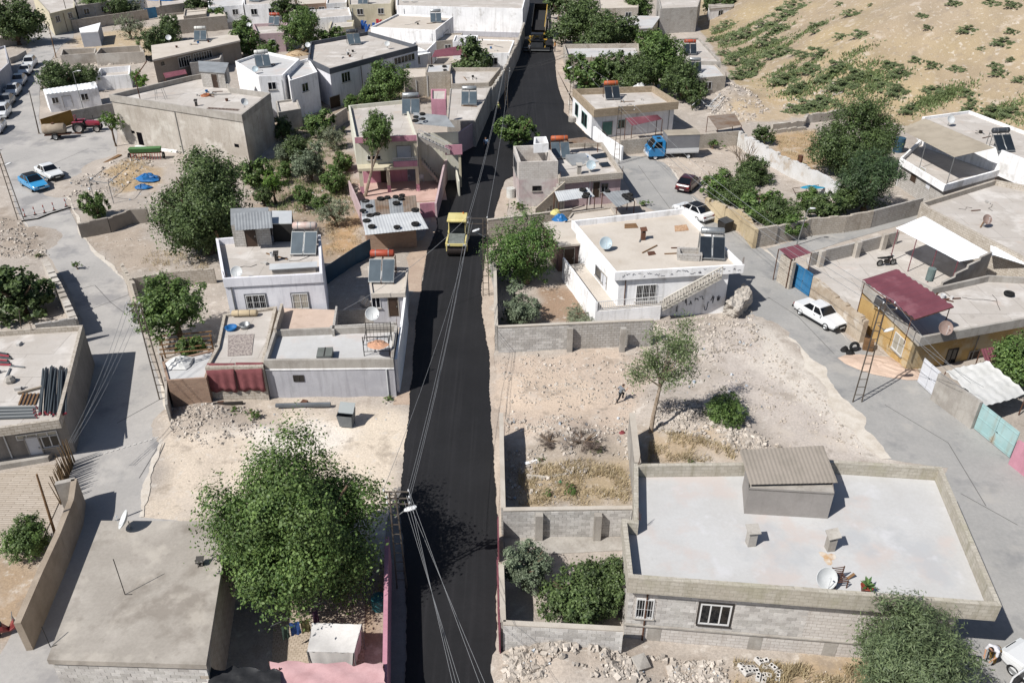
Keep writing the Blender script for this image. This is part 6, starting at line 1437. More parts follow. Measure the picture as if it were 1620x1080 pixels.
t.part('back_panel', G().box((0, .05, .38), (.7, .5, .75)), wood)
for k, (x, y) in enumerate(((1336, 555), (1345, 560))): crumple('black_sack', ['black sack nearer the ladder pole in the lane', 'black sack touching the ochre wall rubble'][k], 'sack', x, y, 0, .35, .3, .4, rubber, 31 + k)
# seed drill machine and scrap by the stone building
t = T('seed_drill', 'green and red farm seed drill by the stone building', 'farm machine', P(233, 252), .12, local=True)
t.part('hopper', G().add([(-1.7, -.3, .9), (1.7, -.3, .9), (1.7, .3, .9), (-1.7, .3, .9), (-1.8, -.45, 1.4), (1.8, -.45, 1.4), (1.8, .45, 1.4), (-1.8, .45, 1.4)], [(0, 1, 5, 4), (1, 2, 6, 5), (2, 3, 7, 6), (3, 0, 4, 7), (4, 5, 6, 7)]), M('machine_green', '5f8a58', '52794c', s=1, fine=.1))
t.part('frame', G().beam((-1.8, 0, .85), (1.8, 0, .85), .12, .12).beam((-1.8, .5, .6), (1.8, .5, .6), .1, .1), flat('machine_red', '963f38', .6))
for k in range(12): t.part('tine', G().beam((-1.65 + .3 * k, -.2, .85), (-1.65 + .3 * k, -.45, .05), .05, .06), flat('machine_red', '963f38'))
for x in (-1.95, 1.95): t.part('wheel', G().torus((x, 0, .42), .34, .08, 14, 6, Matrix.Rotation(R(90), 4, 'Y')), rubber)
# small pergola frame in the left garden
rodthing('pipe_frame', 'bare white pipe frame over the small left garden', 'frame', [(P(150, 318, 0), P(150, 318, 0) + Vector((0, 0, 2.2))), (P(180, 322, 0), P(180, 322, 0) + Vector((0, 0, 2.2))), (P(150, 318, 0) + Vector((0, 0, 2.2)), P(180, 322, 0) + Vector((0, 0, 2.2))), (P(150, 318, 0) + Vector((0, 0, 2.2)), P(150, 318, 0) + Vector((0, 4, 2.2))), (P(180, 322, 0) + Vector((0, 0, 2.2)), P(180, 322, 0) + Vector((0, 4, 2.2)))], .04, steel)
pg = T('wooden_pergola', 'rough wooden pergola under the vine tree by the ladder pole', 'pergola', P(290, 560))
for k in range(5):
 a = P(252, 532 + 7 * k, 1.6); b = P(335, 524 + 7 * k, 1.6); pg.part('beam', G().tube(a, b, .05), wood)
for x, y in ((256, 562), (330, 553), (254, 536), (332, 528)): a = P(x, y, 1.6); pg.part('post', G().tube((a.x, a.y, 0), a, .06), wood)
# metal bed in the white walled yard, oil drum, blue tank, garden scrap
rodthing('metal_bed', 'metal bed frame in the white walled yard', 'bed', [(P(1258, 305, .6), P(1304, 300, .6)), (P(1258, 305, 0), P(1258, 305, .9)), (P(1304, 300, 0), P(1304, 300, .9)), (P(1254, 298, 0), P(1254, 298, .9)), (P(1254, 298, .6), P(1300, 292, .6)), (P(1254, 298, .6), P(1258, 305, .6))], .03, rust)
def drum(px, py, z, label, m, r=.3, h=.9, cat='drum', name='oil_drum'):
 t = T(name, label, cat, P(px, py, z), local=True); t.part('body', G().lathe([(.01, 0), (r, 0), (r, h * .33), (r * 1.03, h * .35), (r, h * .37), (r, h * .64), (r * 1.03, h * .66), (r, h * .68), (r, h), (.01, h)], 14), m, smooth=False); t.part('bung', G().tube((r * .5, 0, h), (r * .5, 0, h + .03), .04), steel); return t
drum(1264, 262, 0, 'rusty brown drum on the broken white wall', rust, .3, 1.2); drum(1420, 240, 0, 'dark blue water tank beside the hillside house', tin_blue, .6, 1.7, 'water tank', 'water_tank'); drum(1425, 268, 0, 'pale small drum below the blue tank', steel, .25, .7)
drum(808, 312, 0, 'white boiler drum at the open block tower wall', tank_mats['white'], .45, 1.0, 'boiler', 'boiler_tank'); drum(398, 912, 0, 'white bucket in the shaded gap by the grey building', plastic_white, .18, .35, 'bucket', 'bucket'); drum(600, 960, 0, 'teal plastic drum at the pink yard wall', flat('drum_teal', '2f6a72', .5), .35, .7)
drum(905, 193, 0, 'grey cable reel by the white roadside house', concrete, .5, .6, 'reel', 'cable_reel'); drum(1470, 443, 3.0, 'grey cylinder tank lying by the maroon canopy', M('tank_greygreen', '7d8c8a', '70807e', s=1, fine=.08), .3, 1.0, 'tank', 'gas_tank')
# heap of white furniture and ladder frames near the hill foot
t = T('scrap_frames', 'white painted metal frames heaped by the dirt mound', 'scrap', P(1110, 172))
r_ = random.Random(5)
for k in range(12):
 a = P(1095 + 3.2 * k, 172 - r_.uniform(0, 8), r_.uniform(.1, 1.2)); b = a + Vector((r_.uniform(-1.2, 1.6), r_.uniform(-.5, .8), r_.uniform(-.2, 1.0))); t.part('bar', G().beam(a, b, .07, .07), plastic_white)
t = T('metal_ladder', 'white ladder leaning over the dirt mound', 'ladder', P(1118, 175)); a, b = P(1124, 172, .8), P(1143, 151, 1.6)
for s in (-.3, .3): t.part('rail', G().beam(a + Vector((s, 0, -s)), b + Vector((s, 0, -s)), .06, .06), plastic_white)
for k in range(6): p = a.lerp(b, (k + .5) / 6); t.part('rung', G().beam(p + Vector((-.3, 0, .3)), p + Vector((.3, 0, -.3)), .04, .04), plastic_white)
# planter blocks, mats, bricks on the scribbled house roof
t = T('block_planter', 'grey block enclosure beside the dark solar panels', 'planter', P(1090, 407, 3.75), -.12, local=True)
for x in (-.85, .85): t.part('side', G().box((x, 0, .25), (.2, 1.2, .6)), block_grey)
t.part('front', G().box((0, -.6, .25), (1.5, .2, .6)), block_grey); t.part('back', G().box((0, .6, .25), (1.5, .2, .6)), block_grey)
single('mat', 'brown reed mat near the rusty chimney', 'mat', G().slab4([P(988, 361, 3.79), P(1010, 360, 3.79), P(1006, 353, 3.79), P(988, 354, 3.79)], .03), wood); single('mat', 'patterned rug on the far corner of the tan roof', 'rug', G().slab4([P(1068, 366, 3.79), P(1090, 364, 3.79), P(1086, 355, 3.79), P(1067, 357, 3.79)], .03), M('rug_tan', 'cfae8e', 'b08a6c', s=6, lo=.45, hi=.55, fine=.1)); single('mat', 'small rusty plate on the tan roof', 'plate', G().slab4([P(1026, 404, 3.79), P(1038, 402, 3.79), P(1035, 397, 3.79), P(1024, 398, 3.79)], .06), rust)
single('straw_patch', 'scattered straw and wood heap on the two storey house', 'heap', G().lathe([(.01, .5), (.5, .45), (1.2, .2), (1.7, 0)], 11), M('straw', 'cbb494', 'a88f70', s=5, fine=.2, bump=.6), loc=(0, 0, 0)).location = P(470, 86, 5.3)
for k in range(9):
 a = P(455 + random.uniform(0, 30), 80 + random.uniform(0, 10), 5.5); single('timber', 'loose stick on the wood heap of the white annex', 'stick', G().tube(a, a + Vector((random.uniform(-1.2, 1.2), random.uniform(-.6, .6), random.uniform(0, .3))), .05), wood, group='sticks on the wood heap')
# playground set and garden furniture, far
t = T('playset', 'red and blue plastic playset beside the two storey house', 'playset', P(585, 52))
for k, (x, y, c_) in enumerate(((566, 40, 'r'), (574, 46, 'b'), (580, 52, 'b'), (586, 40, 'r'), (592, 50, 'b'), (598, 44, 'r'))):
 a = P(x, y, 0); t.part('slide' if k % 2 else 'tower', G().beam((a.x, a.y, .1), (a.x + .8, a.y - .6, 1.6), .5, .12).box((a.x, a.y, .8), (.5, .5, 1.6)), flat('play_red', 'b8303c') if c_ == 'r' else flat('play_blue', '2f62b0'))
# roof furniture on the pinkish cluttered roof
for lb, x, y, w, d, h, m, rz in (('dark solar panel lying on the cluttered roof', 950, 248, 1.8, 1.0, .15, panel_dark, .4), ('second dark panel near the roof edge', 957, 262, 1.0, .9, .15, panel_dark, .3), ('grey tent shaped sheet on the cluttered roof', 915, 256, 2.2, 2.0, .5, tin_grey, .3), ('pale slab sheet on the cluttered roof', 932, 252, .9, 2.4, .2, tin_pale, .5)):
 p = P(x, y, 2.87); o = single('sheet_panel', lb, 'panel', G().add([(-w / 2, -d / 2, 0), (w / 2, -d / 2, 0), (w / 2, d / 2, 0), (-w / 2, d / 2, 0), (-w / 2, -d / 2, .06), (w / 2, -d / 2, .06), (w / 2, d / 2, h + .06), (-w / 2, d / 2, h + .06)], [(0, 1, 5, 4), (1, 2, 6, 5), (2, 3, 7, 6), (3, 0, 4, 7), (4, 5, 6, 7)]), m, loc=(0, 0, 0)); o.location = p; o.rotation_euler = (0, 0, rz)
stw = T('block_stair', 'block stair climbing to the dusty pink roof', 'stairs', P(846, 312)); 
for k in range(9):
 a = P(849, 340, 0).lerp(P(890, 329, 0), (k + .5) / 9); z_ = .32 * (k + 1); stw.part('step', G().box((a.x, a.y, z_ / 2), (.42, 1.0, z_), .1), concrete)
a, b = P(847, 345, 0), P(892, 334, 0); stw.part('string_wall', G().add([(a.x, a.y, 0), (b.x, b.y, 1.9), (b.x, b.y, 3.2), (a.x, a.y, 1.1), (a.x, a.y - .25, 0), (b.x, b.y - .25, 1.9), (b.x, b.y - .25, 3.2), (a.x, a.y - .25, 1.1)], [(4, 5, 6, 7), (7, 6, 2, 3), (3, 2, 1, 0)]), M('block_pale', 'cdc2b3', 'bfb3a3', s=.6, brick=(.4, .2, .015, '9f9485')))

# odds and ends lying on the flat roofs
rr = random.Random(11)
for hh, nm, cnt in ((h3, 'roof with the stacked pipes', 5), (h4, 'lavender house roof', 5), (h5, 'tan roof of the scribbled house', 4), (h6, 'cluttered pinkish roof', 9), (h7, 'white roadside house roof', 5), (h8, 'pink house roof', 8), (h8b, 'low annex roof by the road', 6), (h9, 'stone building roof', 12), (h10, 'white annex roof', 4), (h11, 'two storey house roof', 9), (h12b, 'tan roof below the white hall', 5), (h13, 'long low house roof', 7), (h17u, 'hillside house roof', 4), (h18, 'wide low roof at the right edge', 5), (h19, 'ochre house terrace', 8), (far[2], 'red tank house roof', 5), (far[6], 'beige walled roof below the fig tree', 5), (far[5], 'white fronted roof by the paver', 4)):
 q = [Vector((p.x, p.y)) for p in inset(hh.pts, .6)]; z = hh.fl
 for k in range(cnt):
  w_ = [rr.random() ** .7 for _ in q]; sw = sum(w_); c = sum((p * (v / sw) for p, v in zip(q, w_)), Vector((0, 0))); kd = rr.randrange(4)
  if kd == 0: g = G().box((0, 0, .1), (.38, .2, .2)).box((.3, .12, .06), (.2, .12, .12), .6); o = single('loose_block', 'loose block left on the ' + nm, 'block', g, rr.choice(bk_mats), group='loose blocks, ' + nm, loc=(0, 0, 0))
  elif kd == 1: L_ = rr.uniform(.8, 2.2); o = single('timber', 'stray plank or pipe on the ' + nm, 'plank', G().beam((-L_ / 2, 0, .05), (L_ / 2, 0, .05), .1, .06), rr.choice((wood, rust, steel)), group='stray planks, ' + nm, loc=(0, 0, 0))
  elif kd == 2: o = single('bucket', 'small bucket or pot on the ' + nm, 'bucket', G().lathe([(.01, .03), (.13, .03), (.17, .3), (.19, .3), (.15, 0), (.01, 0)], 10), rr.choice((plastic_white, tarp_blue, rust, iron)), group='buckets, ' + nm, loc=(0, 0, 0))
  else: 
   L_ = rr.uniform(1, 2.5); o = single('cable', 'thin cable lying on the ' + nm, 'cable', G().path([(0, 0, .02), (L_ * .3, rr.uniform(-.5, .5), .02), (L_ * .6, rr.uniform(-.5, .5), .02), (L_, 0, .02)], .018, 4), wire_d, group='cables, ' + nm, loc=(0, 0, 0))
  o.location = (c.x, c.y, z + .002); o.rotation_euler = (0, 0, rr.uniform(0, 6.28))
# ------------------------------------------------------------ vehicles
def paint(name, c): 
 m = M(name, c, fine=.02, s=1, rough=.28, bump=0, spec=.5); m.node_tree.nodes['Principled BSDF'].inputs['Coat Weight'].default_value = .4; return m
car_white = paint('paint_white', 'eceef0'); car_blue = paint('paint_azure', '3f9fd8'); car_maroon = paint('paint_maroon', '4a2228'); car_grey = paint('paint_grey', '8d9094'); car_silver = paint('paint_silver', 'b9bcc0')
car_black = flat('car_trim', '202124', .5); tail_red = flat('tail_lamp', '8f2226', .3); lamp_c = flat('head_lamp', 'd8dde0', .1); rim_m = flat('wheel_rim', 'a5a8aa', .35, .5); plate_m = flat('number_plate', 'e0e0dc', .5)
def loft(secs, cap=True):
 """secs: list of (x, [(y,z)...]) half outlines mirrored"""
 g = G(); v = []; n = len(secs[0][1]) * 2
 for x, hf in secs:
  for y, z in hf: v.append((x, y, z))
  for y, z in reversed(hf): v.append((x, -y, z))
 f = []
 for i in range(len(secs) - 1):
  for k in range(n): f.append((i * n + k, i * n + (k + 1) % n, (i + 1) * n + (k + 1) % n, (i + 1) * n + k))
 if cap: f += [tuple(range(n - 1, -1, -1)), tuple(range((len(secs) - 1) * n, len(secs) * n))]
 return g.add(v, f)
def wheel(t, x, y, r, w, side, m=None):
 Mx = Matrix.Translation((x, y, r)) @ Matrix.Rotation(R(90), 4, 'X')
 wo = t.part('wheel', G().lathe([(r * .62, -w / 2), (r * .93, -w / 2), (r, -w * .38), (r, w * .38), (r * .93, w / 2), (r * .62, w / 2)], 18, Mx), rubber, smooth=False)
 t.part('rim', G().lathe([(.01, -w * .3), (r * .55, -w * .36), (r * .63, -w * .5), (r * .63, w * .5), (r * .55, w * .36), (.01, w * .3)], 14, Mx), m or rim_m, wo)
def car(kind, label, px, py, rz, body, L=4.3, Wd=1.68, sc=1.0, roofm=None, group=None, open_door=False, cat='car'):
 t = T('parked_car', label, cat, P(px, py, .04), rz, group=group, local=True, sc=sc)
 w = Wd / 2; h = L / 2
 prof = {'old': dict(hood=.86, deck=.9, belt=.9, top=1.38, ws=.85, wst=.3, rwt=-.75, rw=-1.3), 'new': dict(hood=.82, deck=.96, belt=.95, top=1.45, ws=1.15, wst=.25, rwt=-.95, rw=-1.65), 'hatch': dict(hood=.92, deck=1.0, belt=.98, top=1.55, ws=1.1, wst=.4, rwt=-1.5, rw=-1.95)}[kind]
 B_ = prof['belt']
 def sec(x, zt, wf, lo=.28): return (x, [(w * wf * .9, lo), (w * wf, lo + .14), (w * wf, zt * .72), (w * wf * .97, zt * .92), (w * wf * .88, zt)])
 secs = [sec(-h, prof['deck'] * .82, .86, .4), sec(-h + .12, prof['deck'] * .97, .95, .32), sec(-h + .5, prof['deck'], 1, .26), sec(prof['rw'], B_, 1, .22), sec(0, B_, 1, .22), sec(prof['ws'], B_ * .99, 1, .22), sec(h - .75, prof['hood'] * 1.02, 1, .24), sec(h - .25, prof['hood'] * .93, .96, .3), sec(h - .05, prof['hood'] * .82, .9, .36), sec(h, prof['hood'] * .7, .84, .4)]
 t.part('body', loft(secs), body, smooth=False)
 ww, wr = w * .9, w * .74; T_ = prof['top']
 bz = B_ - .01
 base = [(prof['ws'], ww, bz), (prof['rw'], ww, bz), (prof['rw'], -ww, bz), (prof['ws'], -ww, bz)]
 top = [(prof['wst'], wr, T_ - .03), (prof['rwt'], wr, T_ - .03), (prof['rwt'], -wr, T_ - .03), (prof['wst'], -wr, T_ - .03)]
 t.part('cabin', G().add(base + top, [(4, 5, 1, 0), (5, 6, 2, 1), (6, 7, 3, 2), (7, 4, 0, 3)]), body)
 rf = loft([(prof['rwt'], [(wr * .98, T_ - .035), (wr * .8, T_)]), (prof['rwt'] + .2, [(wr, T_ - .03), (wr * .85, T_ + .03)]), (prof['wst'] - .2, [(wr, T_ - .03), (wr * .85, T_ + .03)]), (prof['wst'], [(wr * .98, T_ - .035), (wr * .8, T_)])])
 t.part('roof', rf, roofm or body)
 def quad(a, b, c, d, name, s=.07, m=None, off=.012):
  a, b, c, d = map(Vector, (a, b, c, d)); ce = (a + b + c + d) / 4; nn = (b - a).cross(d - a).normalized()
  if nn.dot(ce - Vector((0, 0, .9))) < 0: nn = -nn
  q = [p.lerp(ce, s) + nn * off for p in (a, b, c, d)]; return t.part(name, G().add(q, [(0, 1, 2, 3)]), m or glass)
 quad(base[0], base[3], top[3], top[0], 'windscreen'); quad(base[1], base[2], top[2], top[1], 'rear_window')
 for s, (i0, i1) in ((1, (0, 1)), (-1, (3, 2))):
  b0, b1, t0, t1 = map(Vector, (base[i0], base[i1], top[i0], top[i1])); mx = .45
  quad(b0.lerp(b1, .02), b0.lerp(b1, mx), t0.lerp(t1, mx), t0.lerp(t1, .02), 'side_window'); quad(b0.lerp(b1, mx + .03), b0.lerp(b1, .97), t0.lerp(t1, .96), t0.lerp(t1, mx + .03), 'side_window')
  t.part('door_handle', G().box((.1, s * (w + .01), B_ * .85), (.16, .03, .03)), car_black); t.part('mirror', G().box((prof['ws'] - .12, s * (w + .08), B_ + .06), (.1, .16, .11)), body)
  t.part('headlight', G().box((h - .05, s * w * .66, prof['hood'] * .72), (.12, w * .42, .14)), lamp_c); t.part('tail_light', G().box((-h + .05, s * w * .7, prof['deck'] * .74), (.14, w * .36, .16)), tail_red)
  for x in (h - .82, -h + .85): wheel(t, x, s * (w - .1), .31, .2, s)
  t.part('sill', G().box((0, s * (w - .01), .26), (L * .5, .04, .1)), car_black)
 for x in (h + .02, -h - .02): t.part('bumper', G().box((x, 0, .44), (.14, Wd * .93, .16)), car_black if kind == 'old' else body)
 t.part('number_plate', G().box((h + .1, 0, .45), (.015, .5, .11)), plate_m); t.part('number_plate', G().box((-h - .1, 0, .45), (.015, .5, .11)), plate_m); t.part('grille', G().box((h - .005, 0, prof['hood'] * .7), (.04, Wd * .45, .12)), car_black)
 if kind != 'old': t.part('wheel_arch', G().box((h - .82, 0, .4), (.8, Wd * 1.004, .3)).box((-h + .85, 0, .4), (.8, Wd * 1.004, .3)), body) if False else None
 if open_door:
  d = t.part('open_door', G().box((prof['ws'] - .2, w + .45, .62), (.07, .95, .72)), body)
  t.part('door_window_frame', G().beam((prof['ws'] - .2, w + .02, .98), (prof['ws'] - .3, w + .1, 1.38), .06, .06).beam((prof['ws'] - .3, w + .1, 1.38), (prof['ws'] - .3, w + .85, 1.36), .06, .06).beam((prof['ws'] - .3, w + .85, 1.36), (prof['ws'] - .2, w + .92, .98), .06, .06), body, d); t.part('door_glass', G().box((prof['ws'] - .25, w + .45, 1.16), (.012, .75, .36)), glass, d)
  t.part('door_lining', G().box((prof['ws'] - .245, w + .45, .62), (.02, .85, .6)), car_black, d)
 return t
car('old', 'white boxy saloon parked in the lane beside the ochre house', 1296, 506, R(-62), car_white)
car('new', 'white coupe with black roof at the back of the scribbled house', 1096, 342, R(124), car_white, roofm=car_black)
car('old', 'white saloon parked beside the azure car, upper left', 80, 279, R(-42), car_white)
car('new', 'azure blue car with dark roof, upper left', 55, 296, R(-42), car_blue, roofm=car_black)
car('new', 'dark maroon car half hidden by the lane wall', 1088, 297, R(60), car_maroon, 3.9)
car('hatch', 'white car with its door open in the lower right corner', 1662, 1092, R(118), car_white, open_door=True)
pk = [('hatch', 46, 103, 'white van-like car topmost of the parked row', car_white, 4.6), ('old', 39, 115, 'white saloon second from the top of the parked row', car_white, 4.2), ('new', 29, 131, 'white car third from the top of the parked row', car_white, 4.3), ('new', 20, 147, 'white car fourth from the top of the parked row', car_white, 4.3), ('new', 9, 164, 'grey-blue car fifth from the top of the parked row', car_grey, 4.4), ('hatch', 3, 182, 'white hatchback sixth from the top of the parked row', car_white, 4.0), ('new', -6, 205, 'white car at the left edge, lowest of the parked row', car_white, 4.3)]
for k_, x, y, lb, m, L_ in pk: car(k_, lb, x + 3, y + 2, R(288), m, L_, group='cars parked along the upper left street')
car('new', 'dark car in the shade of the big top left tree', 45, 52, R(200), car_grey)
# --- blue pick-up truck with canvas box
t = T('blue_truck', 'small blue lorry with grey canvas box by the beige wall', 'truck', P(1062, 248, .02), R(186), local=True, sc=1.12)
bl = paint('paint_truck_blue', '2f86c0')
w = .92
t.part('cab', loft([(1.0, [(w * .95, .45), (w, .6), (w, 1.2), (w * .9, 1.95)]), (1.1, [(w, .4), (w, .6), (w, 1.25), (w * .9, 2.05)]), (2.0, [(w, .4), (w, .6), (w, 1.25), (w * .88, 2.05)]), (2.55, [(w, .4), (w, .6), (w, 1.2), (w * .95, 1.25)]), (2.75, [(w * .95, .42), (w * .97, .6), (w * .97, .95), (w * .9, 1.12)])]), bl)
t.part('windscreen', G().add([(2.54, -.78, 1.28), (2.54, .78, 1.28), (2.06, .74, 2.0), (2.06, -.74, 2.0)], [(0, 1, 2, 3)]), glass)
for s in (-1, 1):
 t.part('side_window', G().add([(1.35, s * (w + .008), 1.28), (2.3, s * (w + .008), 1.28), (1.98, s * (w * .9 + .012), 1.9), (1.35, s * (w * .9 + .02), 1.92)], [(0, 1, 2, 3)]), glass); t.part('headlight', G().box((2.72, s * .68, .78), (.08, .3, .16)), lamp_c); t.part('mirror', G().box((2.45, s * 1.02, 1.4), (.08, .16, .25)), car_black); t.part('door_line', G().box((1.32, s * (w + .004), .95), (.02, .01, .7)), car_black)
 for x in (2.0, -1.55): wheel(t, x, s * .78, .3, .22, s, plastic_white)
t.part('roof_hatch', G().box((1.55, 0, 2.07), (.4, .5, .05)), car_black); t.part('bumper', G().box((2.78, 0, .5), (.12, 1.8, .2)), plastic_white); t.part('chassis', G().box((-.6, 0, .5), (3.6, .8, .16)), car_black)
t.part('bed', G().box((-.85, 0, .72), (3.5, 1.86, .12)), plastic_white)
for s in (-1, 1): t.part('sideboard', G().box((-.85, s * .93, .97), (3.5, .05, .42)), plastic_white)
t.part('tailboard', G().box((-2.6, 0, .97), (.05, 1.86, .42)), plastic_white)
t.part('canvas_hem', G().box((-.85, 0, 1.14), (3.48, 1.84, .06)), car_black); t.part('canvas', G().box((-.85, 0, 1.86), (3.46, 1.8, 1.5)), canvas_grey); t.part('canvas_top', loft([(-2.62, [(.94, 2.58), (.7, 2.68)]), (.92, [(.94, 2.58), (.7, 2.68)])]), canvas_beige)
# --- road roller
t = T('road_roller', 'yellow tandem road roller on the fresh black asphalt', 'road roller', P(725, 393, .075), R(-91), local=True)
ye = M('machine_yellow', 'e6d998', 'd9ca86', s=1, fine=.04, rough=.45, bump=0)
for x in (1.35, -1.35): 
 d = t.part('drum', G().lathe([(.01, -.85), (.56, -.85), (.6, -.82), (.6, .82), (.56, .85), (.01, .85)], 24, Matrix.Translation((x, 0, .6)) @ Matrix.Rotation(R(90), 4, 'X')), M('drum_steel', '4a4340', '3c3634', s=2, fine=.12, rough=.45, metal=.4, bump=.05), smooth=False)
 for s in (-1, 1): t.part('yoke', G().box((x, s * .92, .78), (.4, .1, .7)), ye, d)
t.part('front_frame', G().box((1.3, 0, 1.28), (1.5, 1.92, .22)), ye); t.part('rear_frame', G().box((-1.3, 0, 1.28), (1.5, 1.92, .22)), ye)
t.part('hood', G().add([(.55, -.75, 1.39), (1.95, -.75, 1.39), (1.95, .75, 1.39), (.55, .75, 1.39), (.55, -.7, 1.75), (1.8, -.68, 1.6), (1.8, .68, 1.6), (.55, .7, 1.75)], [(0, 1, 5, 4), (1, 2, 6, 5), (2, 3, 7, 6), (3, 0, 4, 7), (4, 5, 6, 7)]), M('hood_grey', '7d827e', '6b706c', s=3, fine=.12, rough=.5)); 
for s in (-1, 1): t.part('hood_rail', G().beam((.5, s * .82, 1.5), (1.98, s * .82, 1.5), .12, .22), ye)
t.part('cab_base', G().box((-.3, 0, 1.4), (1.5, 1.6, .5)), car_black)
for x in (.4, -1.05):
 for s in (-1, 1): t.part('cab_post', G().beam((x, s * .74, 1.6), (x * .92, s * .72, 2.85), .08, .08), ye)
t.part('windscreen', G().box((.4, 0, 2.25), (.03, 1.4, 1.1)), glass); t.part('rear_window', G().box((-1.03, 0, 2.25), (.03, 1.4, 1.1)), glass)
for s in (-1, 1): t.part('side_window', G().box((-.3, s * .73, 2.25), (1.3, .03, 1.1)), glass)
t.part('canopy', loft([(-1.2, [(.78, 2.85), (.86, 2.9), (.82, 3.0)]), (-1.1, [(.8, 2.84), (.9, 2.9), (.84, 3.06)]), (.5, [(.8, 2.84), (.9, 2.9), (.84, 3.06)]), (.62, [(.78, 2.85), (.86, 2.9), (.82, 2.98)])]), ye); t.part('beacon', G().lathe([(.01, 0), (.07, 0), (.07, .12), (.01, .15)], 10, Matrix.Translation((-.9, .5, 3.06))), flat('beacon_orange', 'd8802f', .3)); t.part('engine_cover', G().box((-1.5, 0, 1.6), (.85, 1.5, .45)), ye)
for s in (-1, 1): t.part('headlight', G().box((2.06, s * .7, 1.3), (.06, .2, .12)), lamp_c)
# --- dump truck tipping into the paver
yb = paint('truck_body_yellow', 'c9a548'); navy = paint('paint_navy', '33415a')
t = T('dump_truck', 'tipper truck with raised black bed at the head of the street', 'truck', P(852, 62, .075), R(82), local=True)
t.part('chassis', G().box((3.0, 0, .95), (7.6, .9, .3)), car_black)
t.part('cab', loft([(5.2, [(1.2, .7), (1.25, 1.2), (1.22, 2.2), (1.05, 2.95)]), (6.6, [(1.2, .7), (1.25, 1.2), (1.22, 2.2), (1.05, 2.9)]), (6.9, [(1.15, .7), (1.2, 1.2), (1.16, 1.9), (1.05, 2.2)])]), navy); t.part('windscreen', G().add([(6.92, -1, 1.95), (6.92, 1, 1.95), (6.62, .95, 2.8), (6.62, -.95, 2.8)], [(0, 1, 2, 3)]), glass)
for s in (-1, 1):
 t.part('mirror', G().box((6.5, s * 1.45, 2.1), (.1, .2, .5)), car_black); t.part('side_window', G().box((6.0, s * 1.2, 2.3), (.9, .06, .6)), glass)
 for x in (5.9, 1.9, .6): wheel(t, x, s * 1.0, .5, .35, s, car_black)
Mb = Matrix.Translation((-.2, 0, 1.25)) @ Matrix.Rotation(R(-38), 4, 'Y')
t.part('bed_floor', G().box((2.7, 0, .06), (5.4, 2.4, .12), M4=Mb), car_black)
for s in (-1, 1): t.part('bed_side', G().box((2.7, s * 1.22, .75), (5.4, .1, 1.5), M4=Mb), yb if s < 0 else car_black)
t.part('bed_front', G().box((5.35, 0, .8), (.12, 2.4, 1.7), M4=Mb), car_black); t.part('hoist', G().tube((3.2, 0, 1.0), Mb @ Vector((4.2, 0, 0)), .14), steel); t.part('tailgate', G().box((-.25, 0, 1.05), (.12, 2.5, .3)), yb); t.part('load', G().box((1.2, 0, .35), (2.4, 2.2, .5), M4=Mb), asphalt)
# --- asphalt paver
t = T('asphalt_paver', 'asphalt paver with yellow hopper behind the tipper truck', 'paver', P(850, 77, .075), R(86), local=True)
t.part('hopper', G().add([(.6, -1.2, .7), (2.4, -1.3, .5), (2.4, 1.3, .5), (.6, 1.2, .7), (.5, -1.7, 1.4), (2.5, -1.7, 1.2), (2.5, 1.7, 1.2), (.5, 1.7, 1.4)], [(0, 1, 5, 4), (1, 2, 6, 5), (2, 3, 7, 6), (3, 0, 4, 7), (3, 2, 1, 0)]), yb)
t.part('body', G().box((-.6, 0, 1.1), (2.6, 2.2, 1.2)), M('paver_grey', '3f4247', '35383c', s=1, fine=.1)); t.part('screed', G().box((-2.6, 0, .4), (.8, 4.6, .55)), car_black); t.part('walkway', G().box((-3.1, 0, .35), (.4, 4.6, .08)), steel); t.part('platform', G().box((-1.6, 0, 1.75), (.9, 2.6, .1)), car_black); t.part('top_bar', G().box((.2, .2, 2.0), (.3, 2.6, .3)), yb); t.part('canopy', G().box((-.9, 0, 2.75), (1.8, 2.2, .08)), car_black)
for x in (-1.7, -.1):
 for s in (-1, 1): t.part('canopy_post', G().tube((x, s * 1.0, 1.7), (x, s * 1.0, 2.75), .04), car_black)
for s in (-1, 1): t.part('track', G().box((-.3, s * 1.15, .4), (2.8, .4, .7)), rubber); t.part('screed_arm', G().beam((.2, s * 1.45, .8), (-2.6, s * 1.45, .7), .14, .2), yb)
for s in (-.6, .6): t.part('operator_seat', G().box((-1.5, s, 1.95), (.45, .45, .12)).box((-1.75, s, 2.25), (.08, .45, .5)), rubber)
# --- red tractor and trailer tank
red = paint('paint_tractor_red', '9c3040')
t = T('tractor', 'red tractor parked by the mustard gate', 'tractor', P(136, 208, .03), R(12), local=True)
t.part('hood', loft([(.3, [(.36, .85), (.38, 1.1), (.3, 1.4)]), (1.9, [(.34, .8), (.36, 1.05), (.26, 1.28)]), (2.0, [(.28, .85), (.3, 1.0), (.2, 1.2)])]), red); t.part('chassis', G().box((.6, 0, .7), (2.6, .42, .3)), car_black); t.part('seat', G().box((-.55, 0, 1.2), (.45, .5, .1)).box((-.78, 0, 1.45), (.08, .5, .5)), rubber); t.part('steering_wheel', G().torus((.05, 0, 1.5), .2, .02, 14, 5, Matrix.Rotation(R(30), 4, 'Y')), rubber); t.part('exhaust', G().tube((1.2, .2, 1.2), (1.2, .2, 1.95), .04), iron); t.part('dashboard', G().box((.25, 0, 1.3), (.2, .5, .3)), car_black)
